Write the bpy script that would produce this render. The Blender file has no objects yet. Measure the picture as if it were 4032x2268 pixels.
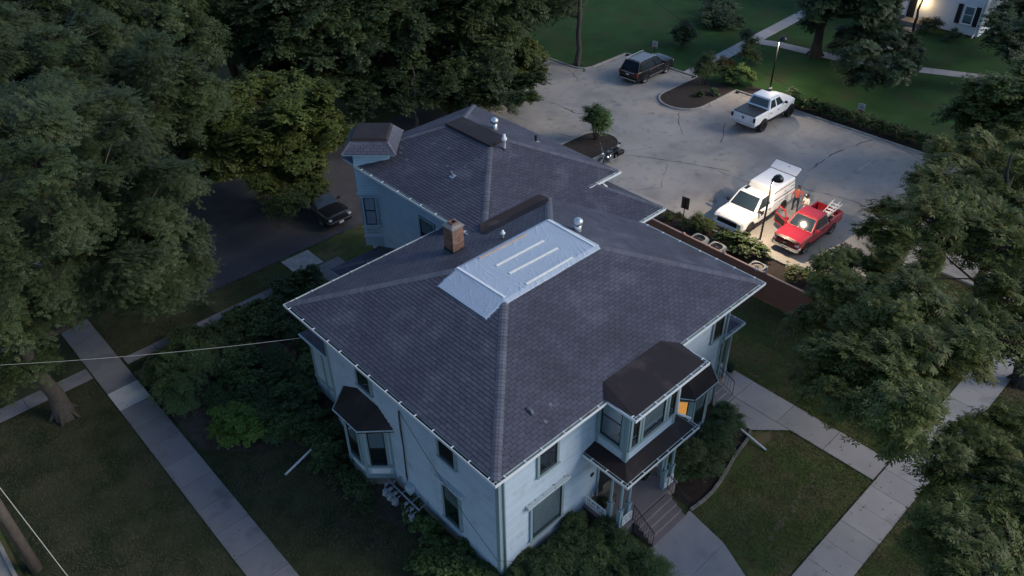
import bpy, math, random
import numpy as np
from mathutils import Vector, Matrix
rad = math.radians
sc = bpy.context.scene
col = sc.collection
random.seed(7)
rng = np.random.default_rng(7)

# ------------------------------------------------------------------ camera
# world frame: X runs along the porch side of the house, Y along its other street side, origin at the near wall corner
F_PX, PITCH, ROLL, YAW = 3142.26, rad(37.034), rad(-0.759), rad(47.0775)
CAM = Vector((-10.774, -12.339, 25.6))
def _axes():
    f = Vector((0, math.cos(PITCH), -math.sin(PITCH))); r = Vector((1, 0, 0)); u = r.cross(f)
    r2 = r * math.cos(ROLL) + u * math.sin(ROLL); u2 = -r * math.sin(ROLL) + u * math.cos(ROLL)
    da = Vector((-math.cos(YAW), math.sin(YAW), 0)); db = Vector((math.sin(YAW), math.cos(YAW), 0))
    w = lambda v: Vector((db.dot(v), da.dot(v), v.z))
    return w(r2), w(u2), w(f)
CR, CU, CF = _axes()
cam_d = bpy.data.cameras.new('camera'); cam = bpy.data.objects.new('camera', cam_d); col.objects.link(cam)
cam_d.sensor_width = 36.0; cam_d.lens = F_PX / 4032 * 36.0; cam_d.clip_start = 0.1; cam_d.clip_end = 2000
m3 = Matrix((CR, CU, -CF)).transposed().to_4x4(); m3.translation = CAM; cam.matrix_world = m3
sc.camera = cam
def at(u, v, z=0.0):
    """point of height z seen at position u,v of a 2576 wide view of the place (used to survey positions)"""
    s = 4032 / 2576
    d = CF * F_PX + CR * (u * s - 2016) - CU * (v * s - 1134)
    return CAM + d * ((z - CAM.z) / d.z)

# ------------------------------------------------------------------ light
SUN_FROM = Vector((0.62, -0.78, 0.56)).normalized()
world = bpy.data.worlds.new('World'); sc.world = world; world.use_nodes = True
wn = world.node_tree.nodes; wl = world.node_tree.links
bg = wn['Background']; sky = wn.new('ShaderNodeTexSky'); sky.sky_type = 'NISHITA'; sky.sun_disc = False
sky.sun_elevation = math.asin(SUN_FROM.z); sky.sun_rotation = math.atan2(SUN_FROM.x, SUN_FROM.y)
sky.air_density = 1.0; sky.dust_density = 0.6; sky.ozone_density = 3.0
wl.new(sky.outputs[0], bg.inputs[0]); bg.inputs[1].default_value = 0.14
sun_d = bpy.data.lights.new('sun', 'SUN'); sun = bpy.data.objects.new('sun', sun_d); col.objects.link(sun)
sun_d.energy = 1.5; sun_d.angle = rad(25); sun_d.color = (1.0, 0.90, 0.78)
sun.rotation_euler = SUN_FROM.to_track_quat('Z', 'Y').to_euler(); sun.location = (0, 0, 60)
sc.view_settings.view_transform = 'Standard'; sc.view_settings.look = 'None'
sc.view_settings.gamma = 1.0; sc.view_settings.use_curve_mapping = False
sc.view_settings.exposure = 0.35
sc.cycles.max_bounces = 5; sc.cycles.diffuse_bounces = 3; sc.cycles.glossy_bounces = 3
sc.cycles.transmission_bounces = 3; sc.cycles.transparent_max_bounces = 6
sc.cycles.use_denoising = True
sc.cycles.caustics_reflective = False; sc.cycles.caustics_refractive = False

# ------------------------------------------------------------------ materials
MATS = {}
def mat(name, c, rough=0.75, var=0.12, vs=4.0, bump=0.0, bs=40.0, metal=0.0, spec=0.3, isl=0.0, objv=0.0,
        coat=0.0, stain=None, speck=0.0, sps=120.0, emit=None, hue=0.0):
    if name in MATS: return MATS[name]
    m = bpy.data.materials.new(name); m.use_nodes = True; MATS[name] = m
    n = m.node_tree.nodes; l = m.node_tree.links; b = n['Principled BSDF']
    b.inputs['Roughness'].default_value = rough; b.inputs['Metallic'].default_value = metal
    b.inputs['Specular IOR Level'].default_value = spec; b.inputs['Coat Weight'].default_value = coat
    if coat: b.inputs['Coat Roughness'].default_value = 0.08
    geo = n.new('ShaderNodeNewGeometry')
    def math_(op, a, bb, cc=None):
        x = n.new('ShaderNodeMath'); x.operation = op
        for i, q in enumerate((a, bb, cc)):
            if q is None: continue
            if isinstance(q, (int, float)): x.inputs[i].default_value = q
            else: l.new(q, x.inputs[i])
        return x.outputs[0]
    def noise(s, d=3.0, r=0.55):
        t = n.new('ShaderNodeTexNoise'); t.inputs['Scale'].default_value = s; t.inputs['Detail'].default_value = d
        t.inputs['Roughness'].default_value = r; l.new(geo.outputs['Position'], t.inputs['Vector']); return t.outputs['Fac']
    val = math_('MULTIPLY_ADD', noise(vs), 2.4 * var, 1.0 - 1.2 * var)
    if speck: val = math_('MULTIPLY', val, math_('MULTIPLY_ADD', noise(sps, 1.0), 2 * speck, 1.0 - speck))
    if isl: val = math_('MULTIPLY', val, math_('MULTIPLY_ADD', geo.outputs['Random Per Island'], 2 * isl, 1.0 - isl))
    if objv:
        oi = n.new('ShaderNodeObjectInfo'); val = math_('MULTIPLY', val, math_('MULTIPLY_ADD', oi.outputs['Random'], 2 * objv, 1.0 - objv))
    hs = n.new('ShaderNodeHueSaturation'); hs.inputs['Color'].default_value = (*c, 1); l.new(val, hs.inputs['Value'])
    if hue: l.new(math_('MULTIPLY_ADD', noise(vs * 0.6), hue, 0.5 - hue / 2), hs.inputs['Hue'])
    out = hs.outputs[0]
    for (c2, s2, lo, hi) in (stain or ()):
        mp = n.new('ShaderNodeMapRange'); l.new(noise(s2, 4.0, 0.6), mp.inputs['Value'])
        mp.inputs['From Min'].default_value = lo; mp.inputs['From Max'].default_value = hi
        mx = n.new('ShaderNodeMix'); mx.data_type = 'RGBA'; l.new(mp.outputs[0], mx.inputs['Factor'])
        l.new(out, mx.inputs['A']); mx.inputs['B'].default_value = (*c2, 1); out = mx.outputs['Result']
    l.new(out, b.inputs['Base Color'])
    if bump:
        bp = n.new('ShaderNodeBump'); bp.inputs['Strength'].default_value = bump; bp.inputs['Distance'].default_value = 0.03
        l.new(noise(bs, 4.0), bp.inputs['Height']); l.new(bp.outputs[0], b.inputs['Normal'])
    if emit:
        b.inputs['Emission Color'].default_value = (*emit[0], 1); b.inputs['Emission Strength'].default_value = emit[1]
    return m

def leafmat(name, c, c2, trans=0.28):
    if name in MATS: return MATS[name]
    m = bpy.data.materials.new(name); m.use_nodes = True; MATS[name] = m
    n = m.node_tree.nodes; l = m.node_tree.links; b = n['Principled BSDF']
    b.inputs['Roughness'].default_value = 0.55; b.inputs['Specular IOR Level'].default_value = 0.35
    geo = n.new('ShaderNodeNewGeometry'); oi = n.new('ShaderNodeObjectInfo')
    mx = n.new('ShaderNodeMix'); mx.data_type = 'RGBA'; mx.inputs['A'].default_value = (*c, 1); mx.inputs['B'].default_value = (*c2, 1)
    ad = n.new('ShaderNodeMath'); ad.operation = 'MULTIPLY_ADD'; ad.inputs[1].default_value = 0.55
    l.new(geo.outputs['Random Per Island'], ad.inputs[0])
    sc_ = n.new('ShaderNodeMath'); sc_.operation = 'MULTIPLY'; sc_.inputs[1].default_value = 0.45
    l.new(oi.outputs['Random'], sc_.inputs[0]); l.new(sc_.outputs[0], ad.inputs[2]); l.new(ad.outputs[0], mx.inputs['Factor'])
    mul = n.new('ShaderNodeMix'); mul.data_type = 'RGBA'; mul.blend_type = 'MULTIPLY'; mul.inputs['Factor'].default_value = 1.0
    l.new(mx.outputs['Result'], mul.inputs['A']); l.new(oi.outputs['Color'], mul.inputs['B'])
    l.new(mul.outputs['Result'], b.inputs['Base Color'])
    tr = n.new('ShaderNodeBsdfTranslucent'); l.new(mul.outputs['Result'], tr.inputs['Color'])
    ms = n.new('ShaderNodeMixShader'); ms.inputs[0].default_value = trans
    l.new(b.outputs[0], ms.inputs[1]); l.new(tr.outputs[0], ms.inputs[2]); l.new(ms.outputs[0], n['Material Output'].inputs[0])
    return m

def glassmat(name, tint=(0.80, 0.86, 0.90)):
    """window pane: partly see-through, mirror-like at grazing angles"""
    if name in MATS: return MATS[name]
    m = bpy.data.materials.new(name); m.use_nodes = True; MATS[name] = m
    n = m.node_tree.nodes; l = m.node_tree.links
    t = n.new('ShaderNodeBsdfTransparent'); t.inputs[0].default_value = (*tint, 1)
    g = n.new('ShaderNodeBsdfGlossy'); g.inputs['Roughness'].default_value = 0.03; g.inputs['Color'].default_value = (0.9, 0.93, 0.95, 1)
    lw = n.new('ShaderNodeLayerWeight'); lw.inputs['Blend'].default_value = 0.5
    pw = n.new('ShaderNodeMath'); pw.operation = 'POWER'; l.new(lw.outputs['Facing'], pw.inputs[0]); pw.inputs[1].default_value = 3.0
    fr = n.new('ShaderNodeMath'); fr.operation = 'MULTIPLY_ADD'; l.new(pw.outputs[0], fr.inputs[0]); fr.inputs[1].default_value = 0.8; fr.inputs[2].default_value = 0.06
    ms = n.new('ShaderNodeMixShader'); l.new(fr.outputs[0], ms.inputs[0]); l.new(t.outputs[0], ms.inputs[1]); l.new(g.outputs[0], ms.inputs[2])
    l.new(ms.outputs[0], n['Material Output'].inputs[0]); return m

SHINGLE = (0.084, 0.085, 0.112)
M_shingle = mat('asphalt_shingle', SHINGLE, 0.72, 0.30, 0.55, bump=0.25, bs=160, isl=0.13, objv=0.13, spec=0.3, speck=0.18, sps=90,
                stain=[((0.15, 0.15, 0.175), 0.55, 0.55, 0.80), ((0.055, 0.052, 0.06), 0.33, 0.55, 0.75)])
M_hip = mat('hip_cap_shingle', (0.118, 0.120, 0.142), 0.72, 0.2, 1.2, bump=0.2, bs=160, isl=0.12, objv=0.14, spec=0.35, speck=0.12)
M_deck = mat('roof_underlay', (0.035, 0.034, 0.04), 0.9)
M_membrane = mat('brown_roof_membrane', (0.027, 0.019, 0.019), 0.6, 0.35, 1.1, spec=0.3, bump=0.08, bs=25, stain=[((0.070, 0.056, 0.054), 1.1, 0.57, 0.80)])
M_siding = mat('pale_blue_siding', (0.44, 0.54, 0.635), 0.6, 0.08, 1.5, spec=0.3, isl=0.05, stain=[((0.30, 0.35, 0.39), 1.3, 0.55, 0.80), ((0.20, 0.21, 0.22), 14.0, 0.70, 0.74)])
M_siding2 = mat('rear_house_blue_siding', (0.40, 0.54, 0.63), 0.6, 0.08, 1.5, spec=0.3, isl=0.05, stain=[((0.25, 0.36, 0.42), 1.2, 0.58, 0.82)])
M_lap = mat('clapboard_shadow_edge', (0.20, 0.25, 0.29), 0.8, 0.2, 2.0)
M_trim = mat('grey_green_trim', (0.24, 0.33, 0.36), 0.5, 0.10, 3.0)
M_lighttrim = mat('pale_trim', (0.42, 0.53, 0.60), 0.5, 0.08, 3.0)
M_white = mat('white_painted_metal', (0.72, 0.75, 0.76), 0.4, 0.06, 5.0, spec=0.5)
M_gutter = mat('gutter_inside', (0.42, 0.50, 0.48), 0.6, 0.25, 2.0, stain=[((0.16, 0.15, 0.12), 2.0, 0.52, 0.7)])
M_debris = mat('wet_leaf_debris', (0.022, 0.018, 0.015), 0.7, 0.5, 9.0, bump=0.5, bs=50, stain=[((0.11, 0.11, 0.09), 5.0, 0.6, 0.72)])
M_found = mat('rubble_foundation', (0.20, 0.185, 0.18), 0.9, 0.3, 4.0, bump=0.6, bs=9)
M_darkframe = mat('black_window_sash', (0.020, 0.024, 0.028), 0.45, 0.1)
M_glass = glassmat('window_glass')
M_cglass = mat('vehicle_glass', (0.022, 0.036, 0.050), 0.06, 0.02, spec=0.5)
M_blind = mat('window_blind', (0.36, 0.39, 0.40), 0.8, 0.10, 3.0)
M_room = mat('dark_room', (0.02, 0.022, 0.025), 0.9)
M_curtain = mat('rose_curtain', (0.82, 0.74, 0.74), 0.85, 0.2, 6.0)
M_lit = mat('lamplit_curtain', (0.8, 0.45, 0.2), 0.8, 0.5, 7.0, emit=((1.0, 0.38, 0.07), 0.72))
M_brick = mat('red_brown_brick', (0.22, 0.115, 0.085), 0.85, 0.25, 6.0, bump=0.3, bs=60, objv=0.35, hue=0.03)
M_mortar = mat('mortar', (0.42, 0.38, 0.34), 0.9, 0.2, 8.0)
M_cement = mat('weathered_cement', (0.24, 0.215, 0.195), 0.9, 0.3, 5.0, bump=0.5, bs=20)
M_tar = mat('black_flashing', (0.035, 0.036, 0.04), 0.6, 0.3, 6.0)
M_flash = mat('grey_flashing', (0.16, 0.17, 0.19), 0.5, 0.2, 4.0, metal=0.3)
M_galv = mat('galvanised_steel', (0.62, 0.65, 0.68), 0.32, 0.12, 8.0, metal=0.75, spec=0.5)
M_tarp = mat('silver_tarp', (0.47, 0.53, 0.60), 0.38, 0.06, 2.0, bump=0.10, bs=10, spec=0.5, metal=0.1)
M_batten = mat('new_pine_batten', (0.88, 0.86, 0.78), 0.7, 0.12, 6.0, objv=0.08)
M_batten_w = mat('white_batten', (0.88, 0.88, 0.86), 0.6, 0.06, 6.0)
M_concrete = mat('sidewalk_concrete', (0.34, 0.325, 0.325), 0.85, 0.12, 1.3, bump=0.1, bs=70, objv=0.09, speck=0.10, sps=70, stain=[((0.22, 0.21, 0.21), 0.9, 0.58, 0.8)])
M_concrete_shade = mat('shaded_sidewalk_concrete', (0.20, 0.196, 0.204), 0.85, 0.14, 1.1, bump=0.1, bs=70, objv=0.09, speck=0.10, sps=70, stain=[((0.125, 0.122, 0.125), 0.8, 0.52, 0.75)])  # tree shade on the left walks is put into this darker concrete colour
M_concrete_new = mat('fresh_concrete', (0.50, 0.50, 0.49), 0.85, 0.10, 2.0, stain=[((0.3, 0.3, 0.3), 3.0, 0.6, 0.7)])
M_kerb = mat('kerb_concrete', (0.33, 0.31, 0.285), 0.85, 0.2, 1.5, bump=0.2, bs=40, stain=[((0.15, 0.14, 0.12), 2.0, 0.55, 0.75)])
M_asphalt = mat('worn_asphalt', (0.34, 0.315, 0.29), 0.85, 0.22, 0.35, bump=0.15, bs=90, speck=0.22, sps=55,
                stain=[((0.235, 0.222, 0.212), 0.20, 0.46, 0.64), ((0.41, 0.36, 0.30), 0.13, 0.50, 0.66), ((0.15, 0.142, 0.138), 0.60, 0.63, 0.74), ((0.24, 0.225, 0.21), 1.6, 0.55, 0.75)])
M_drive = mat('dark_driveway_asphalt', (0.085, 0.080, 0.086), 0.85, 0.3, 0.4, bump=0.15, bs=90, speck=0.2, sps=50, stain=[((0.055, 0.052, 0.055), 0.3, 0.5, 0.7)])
M_crack = mat('sealed_crack', (0.070, 0.066, 0.064), 0.8, 0.3, 3.0)
M_lawn = mat('lawn', (0.078, 0.100, 0.034), 0.9, 0.38, 1.1, bump=0.6, bs=45, spec=0.1, speck=0.35, sps=28, hue=0.03,
             stain=[((0.16, 0.125, 0.072), 0.42, 0.50, 0.66), ((0.075, 0.060, 0.034), 1.9, 0.52, 0.68)])
M_lawn_far = mat('watered_lawn', (0.028, 0.068, 0.020), 0.9, 0.4, 0.45, bump=0.5, bs=45, spec=0.1, speck=0.4, sps=20, stain=[((0.045, 0.055, 0.024), 0.35, 0.5, 0.7)])
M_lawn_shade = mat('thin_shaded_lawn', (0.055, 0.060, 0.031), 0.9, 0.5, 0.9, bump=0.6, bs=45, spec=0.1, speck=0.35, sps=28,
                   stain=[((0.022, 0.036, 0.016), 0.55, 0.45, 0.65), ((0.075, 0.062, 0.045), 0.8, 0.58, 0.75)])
M_mulch = mat('bark_mulch', (0.040, 0.030, 0.025), 0.95, 0.5, 5.0, bump=0.9, bs=35, speck=0.4, sps=22)
M_soil = mat('bare_garden_soil', (0.060, 0.050, 0.042), 0.95, 0.5, 3.0, bump=0.9, bs=30, speck=0.35, sps=25)
M_fence = mat('brown_fence', (0.27, 0.12, 0.09), 0.6, 0.10, 1.5)
M_fencecap = mat('brown_fence_cap', (0.36, 0.22, 0.18), 0.6, 0.10, 1.5)
M_black = mat('black_paint', (0.010, 0.010, 0.011), 0.4, 0.1, spec=0.5)
M_bark = mat('grey_bark', (0.070, 0.062, 0.053), 0.95, 0.4, 5.0, bump=0.9, bs=14)
M_darkbark = mat('dark_bark', (0.040, 0.034, 0.032), 0.95, 0.4, 5.0, bump=0.9, bs=14)
M_wood = mat('weathered_pole', (0.125, 0.105, 0.090), 0.9, 0.3, 3.0, bump=0.4, bs=25)
M_rubber = mat('tyre_rubber', (0.018, 0.018, 0.019), 0.8, 0.1)
M_alloy = mat('alloy_rim', (0.55, 0.56, 0.58), 0.25, 0.08, metal=0.8)
M_chrome = mat('chrome', (0.60, 0.62, 0.64), 0.18, 0.04, metal=1.0)
M_pwhite = mat('white_car_paint', (0.80, 0.81, 0.82), 0.35, 0.03, coat=0.6)
M_pred = mat('red_car_paint', (0.30, 0.014, 0.022), 0.35, 0.05, coat=0.7)
M_pblack = mat('black_car_paint', (0.007, 0.007, 0.008), 0.3, 0.05, coat=0.4)
M_pdark = mat('dusty_dark_paint', (0.018, 0.018, 0.021), 0.4, 0.08, coat=0.4)
M_plastic = mat('black_plastic', (0.016, 0.016, 0.018), 0.55, 0.1)
M_lamp = mat('headlamp_lens', (0.55, 0.57, 0.60), 0.12, 0.05, spec=0.8, coat=0.5)
M_tail = mat('tail_lamp', (0.22, 0.02, 0.02), 0.2, 0.05, spec=0.6)
M_amber = mat('amber_lens', (0.7, 0.22, 0.03), 0.2)
M_plate = mat('number_plate', (0.62, 0.62, 0.64), 0.5, 0.1, 30.0)
M_skin = mat('skin', (0.42, 0.26, 0.19), 0.6, 0.05)
M_hair = mat('brown_hair', (0.06, 0.035, 0.025), 0.7)
M_redshirt = mat('red_shirt', (0.45, 0.11, 0.075), 0.85, 0.12, 9.0)
M_jeans = mat('dark_jeans', (0.030, 0.038, 0.065), 0.85, 0.2, 9.0)
M_whiteshirt = mat('white_shirt', (0.72, 0.70, 0.67), 0.85, 0.06, 9.0)
M_pinkshirt = mat('white_trousers', (0.66, 0.62, 0.58), 0.85, 0.06, 9.0)
M_cap = mat('black_cap', (0.015, 0.015, 0.017), 0.7)
M_sign = mat('white_sign_face', (0.60, 0.59, 0.60), 0.6, 0.06)
M_signred = mat('sign_red_print', (0.30, 0.05, 0.04), 0.6)
M_signtext = mat('sign_dark_print', (0.07, 0.06, 0.08), 0.6)
M_signback = mat('sign_back', (0.075, 0.066, 0.050), 0.5, 0.1)
M_brownstep = mat('painted_porch_floor', (0.235, 0.195, 0.19), 0.7, 0.12, 2.0)
M_stone = mat('edging_block', (0.20, 0.185, 0.18), 0.9, 0.2, 6.0, objv=0.15, bump=0.3, bs=30)
M_meter = mat('meter_grey', (0.25, 0.28, 0.33), 0.5, 0.1)
M_wire = mat('pale_cable', (0.50, 0.48, 0.45), 0.6)
M_darkwire = mat('dark_cable', (0.02, 0.02, 0.02), 0.6)
M_ceramic = mat('dark_planter', (0.02, 0.018, 0.018), 0.5)
M_shutter = mat('black_shutter', (0.012, 0.014, 0.018), 0.6)
M_barnwhite = mat('white_siding', (0.62, 0.66, 0.72), 0.6, 0.06)
M_bulb = mat('warm_lamp_glass', (1, 0.8, 0.5), 0.4, 0.0, emit=((1.0, 0.66, 0.28), 14.0))

# ------------------------------------------------------------------ mesh helpers
V = Vector
class MB:
    def __init__(s): s.v = []; s.f = []; s.m = []
    def add(s, vs, fs, mi=0):
        o = len(s.v); s.v += [tuple(p) for p in vs]
        for f in fs: s.f.append([o + i for i in f]); s.m.append(mi)
    def box(s, x0, x1, y0, y1, z0, z1, mi=0):
        s.add([(x0, y0, z0), (x1, y0, z0), (x1, y1, z0), (x0, y1, z0), (x0, y0, z1), (x1, y0, z1), (x1, y1, z1), (x0, y1, z1)],
              [(0, 3, 2, 1), (4, 5, 6, 7), (0, 1, 5, 4), (1, 2, 6, 5), (2, 3, 7, 6), (3, 0, 4, 7)], mi)
        return s
    def obox(s, c, a, b, n, mi=0):
        """box with centre c and half-extent vectors a, b, n"""
        c, a, b, n = V(c), V(a), V(b), V(n)
        p = [c + sa * a + sb * b + sn * n for sn in (-1, 1) for sb in (-1, 1) for sa in (-1, 1)]
        s.add(p, [(0, 2, 3, 1), (4, 5, 7, 6), (0, 1, 5, 4), (1, 3, 7, 5), (3, 2, 6, 7), (2, 0, 4, 6)], mi); return s
    def poly(s, pts, mi=0): s.add(pts, [range(len(pts))], mi); return s
    def prism(s, pts, off, mi=0):
        k = len(pts); o = V(off); q = [V(p) for p in pts]
        s.add(q + [p + o for p in q], [list(range(k))[::-1], list(range(k, 2 * k))] + [(i, (i + 1) % k, k + (i + 1) % k, k + i) for i in range(k)], mi); return s
    def frust(s, b, t, mi=0):
        k = len(b); s.add(list(b) + list(t), [list(range(k))[::-1], list(range(k, 2 * k))] + [(i, (i + 1) % k, k + (i + 1) % k, k + i) for i in range(k)], mi); return s
    def tube(s, pts, r, n=6, mi=0, cap=True):
        pts = [V(p) for p in pts]; rr = r if isinstance(r, (list, tuple)) else [r] * len(pts); rings = []
        prev = None
        for i, p in enumerate(pts):
            d = (pts[min(i + 1, len(pts) - 1)] - pts[max(i - 1, 0)]); d = d.normalized() if d.length > 1e-9 else V((0, 0, 1))
            ref = prev if prev is not None else (V((0, 0, 1)) if abs(d.z) < 0.9 else V((1, 0, 0)))
            a = (ref - d * ref.dot(d)); a = a.normalized() if a.length > 1e-6 else d.orthogonal().normalized(); prev = a
            b = d.cross(a); rings.append([p + (a * math.cos(2 * math.pi * k / n) + b * math.sin(2 * math.pi * k / n)) * rr[i] for k in range(n)])
        fs = [(i * n + k, i * n + (k + 1) % n, (i + 1) * n + (k + 1) % n, (i + 1) * n + k) for i in range(len(pts) - 1) for k in range(n)]
        if cap: fs += [list(range(n))[::-1], [(len(pts) - 1) * n + k for k in range(n)]]
        s.add([p for ring in rings for p in ring], fs, mi); return s
    def lathe(s, prof, c, n=16, mi=0, axis=(0, 0, 1)):
        ax = V(axis).normalized(); a = ax.orthogonal().normalized(); b = ax.cross(a); c = V(c); k = len(prof)
        vs = [c + ax * z + (a * math.cos(2 * math.pi * j / n) + b * math.sin(2 * math.pi * j / n)) * r for j in range(n) for r, z in prof]
        fs = [(j * k + i, ((j + 1) % n) * k + i, ((j + 1) % n) * k + i + 1, j * k + i + 1) for j in range(n) for i in range(k - 1)]
        s.add(vs, fs, mi); return s
    def loft(s, secs, mi=0, cap=True):
        k = len(secs[0]); fs = [(i * k + j, i * k + (j + 1) % k, (i + 1) * k + (j + 1) % k, (i + 1) * k + j) for i in range(len(secs) - 1) for j in range(k)]
        if cap: fs += [list(range(k))[::-1], [(len(secs) - 1) * k + j for j in range(k)]]
        s.add([p for q in secs for p in q], fs, mi); return s
    def mesh(s, name, mats):
        me = bpy.data.meshes.new(name); me.from_pydata(s.v, [], s.f)
        for m in (mats if isinstance(mats, (list, tuple)) else [mats]): me.materials.append(m)
        if len(set(s.m)) > 1 or (s.m and s.m[0]): me.polygons.foreach_set('material_index', s.m)
        me.update(); return me
    def build(s, name, mats, parent=None, smooth=False, bevel=0.0, seg=2, subd=0, recalc=False):
        me = s.mesh(name, mats)
        if smooth: me.polygons.foreach_set('use_smooth', [True] * len(me.polygons))
        if recalc:
            import bmesh
            b = bmesh.new(); b.from_mesh(me); bmesh.ops.recalc_face_normals(b, faces=b.faces); b.to_mesh(me); b.free()
        o = bpy.data.objects.new(name, me); col.objects.link(o); adopt(o, parent)
        if subd:
            md = o.modifiers.new('sub', 'SUBSURF'); md.levels = subd; md.render_levels = subd
        if bevel:
            md = o.modifiers.new('bevel', 'BEVEL'); md.width = bevel; md.segments = seg; md.limit_method = 'ANGLE'; md.angle_limit = rad(35)
            md.harden_normals = False
        return o
STATIC = set()
def adopt(o, parent):
    if parent is None: return o
    o.parent = parent
    if parent.name in STATIC: o.matrix_parent_inverse = parent.matrix_basis.inverted()
    return o
def tag(o, label=None, cat=None, group=None, kind=None):
    if label: o['label'] = label
    if cat: o['category'] = cat
    if group: o['group'] = group
    if kind: o['kind'] = kind
    return o
def thing(name, label, cat, loc=(0, 0, 0), group=None, rotz=None):
    """Empty at the base of a thing; with rotz the parts are given in the thing's own frame, else in world coordinates"""
    o = bpy.data.objects.new(name, None); col.objects.link(o); o.empty_display_size = 0.3; o.location = loc
    if rotz is not None: o.rotation_euler = (0, 0, rotz)
    else: STATIC.add(o.name)
    return tag(o, label, cat, group)
def copy_tree(o, parent=None):
    c = o.copy(); col.objects.link(c); c.parent = parent
    for ch in list(o.children): copy_tree(ch, c)
    return c
def link_mesh(name, me, parent, M=None):
    o = bpy.data.objects.new(name, me); col.objects.link(o); adopt(o, parent)
    if M is not None: o.matrix_basis = M
    return o
def struct(o): o['kind'] = 'structure'; return o
# ------------------------------------------------------------------ ground
def sheet(name, pts, z, m, parent=None):
    o = MB().poly([(p[0], p[1], z) for p in pts]).build(name, m, parent); return struct(o)
def rect(x0, x1, y0, y1): return [(x0, y0), (x1, y0), (x1, y1), (x0, y1)]
sheet('ground', rect(-400, 500, -400, 500), 0.0, M_lawn)
sheet('watered_lawn', rect(42.6, 120, -40, 90), 0.005, M_lawn_far)
sheet('watered_lawn', rect(37.1, 42.6, 30.2, 90), 0.005, M_lawn_far)
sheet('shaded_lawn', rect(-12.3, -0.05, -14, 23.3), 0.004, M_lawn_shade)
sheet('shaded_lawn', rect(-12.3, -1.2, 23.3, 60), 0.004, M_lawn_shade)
lot = sheet('parking_lot', rect(24.6, 42.5, -1.6, 28.2), 0.008, M_asphalt)
sheet('lot_corner', rect(37.0, 42.5, 28.2, 30.0), 0.008, M_asphalt, lot)
sheet('lot_drive', rect(24.6, 37.0, 28.2, 37.0), 0.008, M_asphalt, lot)
sheet('lot_entry', rect(30.0, 36.0, -60.0, -1.6), 0.008, M_asphalt, lot)
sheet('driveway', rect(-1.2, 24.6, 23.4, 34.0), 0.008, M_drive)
sheet('road', rect(-22.0, -12.75, -60, 90), 0.006, M_asphalt)
sheet('garden_bed', [(-4.9, 13.5), (-3.2, 11.6), (-2.2, 11.4), (-0.05, 5.0), (-0.05, 11.0), (4.6, 14.2), (5.6, 17.5), (5.5, 20.7), (-2.6, 20.7), (-4.9, 19.0)], 0.012, M_soil)
sheet('house_bed', [(-1.7, 8.9), (-1.9, 6.6), (-0.9, 3.6), (-1.6, 1.0), (-1.2, -1.6), (1.0, -2.4), (4.2, -3.0), (4.4, -1.0), (4.4, 0.3), (-0.0, 0.3), (0.3, 8.9)], 0.010, M_soil)
sheet('porch_bed', [(7.5, -2.7), (8.7, -2.78), (10.0, -2.6), (10.9, -2.3), (12.2, -2.2), (12.65, -2.0), (13.0, -0.4), (12.4, 0.2), (7.6, 0.2)], 0.010, M_mulch)
sheet('fence_bed', rect(21.35, 24.5, -1.6, 19.0), 0.012, M_mulch)
sheet('hedge_bed', rect(42.65, 44.4, -1, 18.7), 0.012, M_mulch)
# bed edging of single blocks along the curved bed by the porch
edge_pts = [(7.45, -2.72), (8.1, -2.80), (8.8, -2.80), (9.5, -2.70), (10.2, -2.55), (10.9, -2.38), (11.6, -2.28), (12.2, -2.20), (12.62, -2.02)]
edging = thing('bed_edging', 'curved row of grey edging blocks round the mulch bed beside the porch', 'edging', (10, -2.5, 0))
acc = 0.0
for a, b in zip(edge_pts[:-1], edge_pts[1:]):
    a, b = V((*a, 0)), V((*b, 0)); d = b - a; k = max(1, round(d.length / 0.24)); t = d.normalized(); nn = V((-t.y, t.x, 0))
    for i in range(k):
        c = a + d * ((i + 0.5) / k) + V((0, 0, 0.05 + random.uniform(-.008, .008)))
        MB().obox(c, t * (d.length / k / 2 - 0.008), nn * 0.055, V((0, 0, 0.05))).build('edging_block', M_stone, edging)
# slabs
def walk(name, slabs, m=M_concrete, z=0.045, special=None):
    """slabs: list of 4-corner polygons; each slab is its own piece, on a dark joint bed"""
    xs = [p[0] for s in slabs for p in s]; ys = [p[1] for s in slabs for p in s]
    base = MB()
    for s in slabs: base.poly([(p[0], p[1], 0.016) for p in s])
    b = struct(base.build(name, M_soil))
    for i, s in enumerate(slabs):
        c = V((sum(p[0] for p in s) / len(s), sum(p[1] for p in s) / len(s), 0)); q = []
        zz = z + random.uniform(-0.008, 0.008)
        for p in s:
            d = V((p[0], p[1], 0)) - c; q.append(c + d * (1 - 0.012 / max(d.length, .1)) )
        tilt = random.uniform(-.004, .004)
        lo = [(p.x, p.y, 0.017) for p in q]; hi = [(p.x, p.y, zz + (p.x - c.x) * tilt) for p in q]
        MB().frust(lo, hi).build('slab', M_concrete_new if special and i in special else m, b)
    return b
def strip_x(x0, x1, y0, y1, n): return [rect(x0 + (x1 - x0) * i / n, x0 + (x1 - x0) * (i + 1) / n, y0, y1) for i in range(n)]
def strip_y(x0, x1, y0, y1, n): return [rect(x0, x1, y0 + (y1 - y0) * i / n, y0 + (y1 - y0) * (i + 1) / n) for i in range(n)]
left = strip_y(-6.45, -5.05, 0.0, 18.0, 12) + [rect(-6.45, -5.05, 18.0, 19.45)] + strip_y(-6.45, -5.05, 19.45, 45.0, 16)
walk('sidewalk', left, M_concrete_shade, special={12})
walk('side_path', strip_x(-4.95, 5.55, 20.85, 21.45, 7) + [rect(5.6, 7.3, 18.9, 20.1), rect(5.6, 7.3, 20.1, 21.45)], M_concrete_shade)
walk('street_path', strip_x(-12.2, -6.5, 21.0, 21.9, 4), M_concrete_shade)
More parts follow.
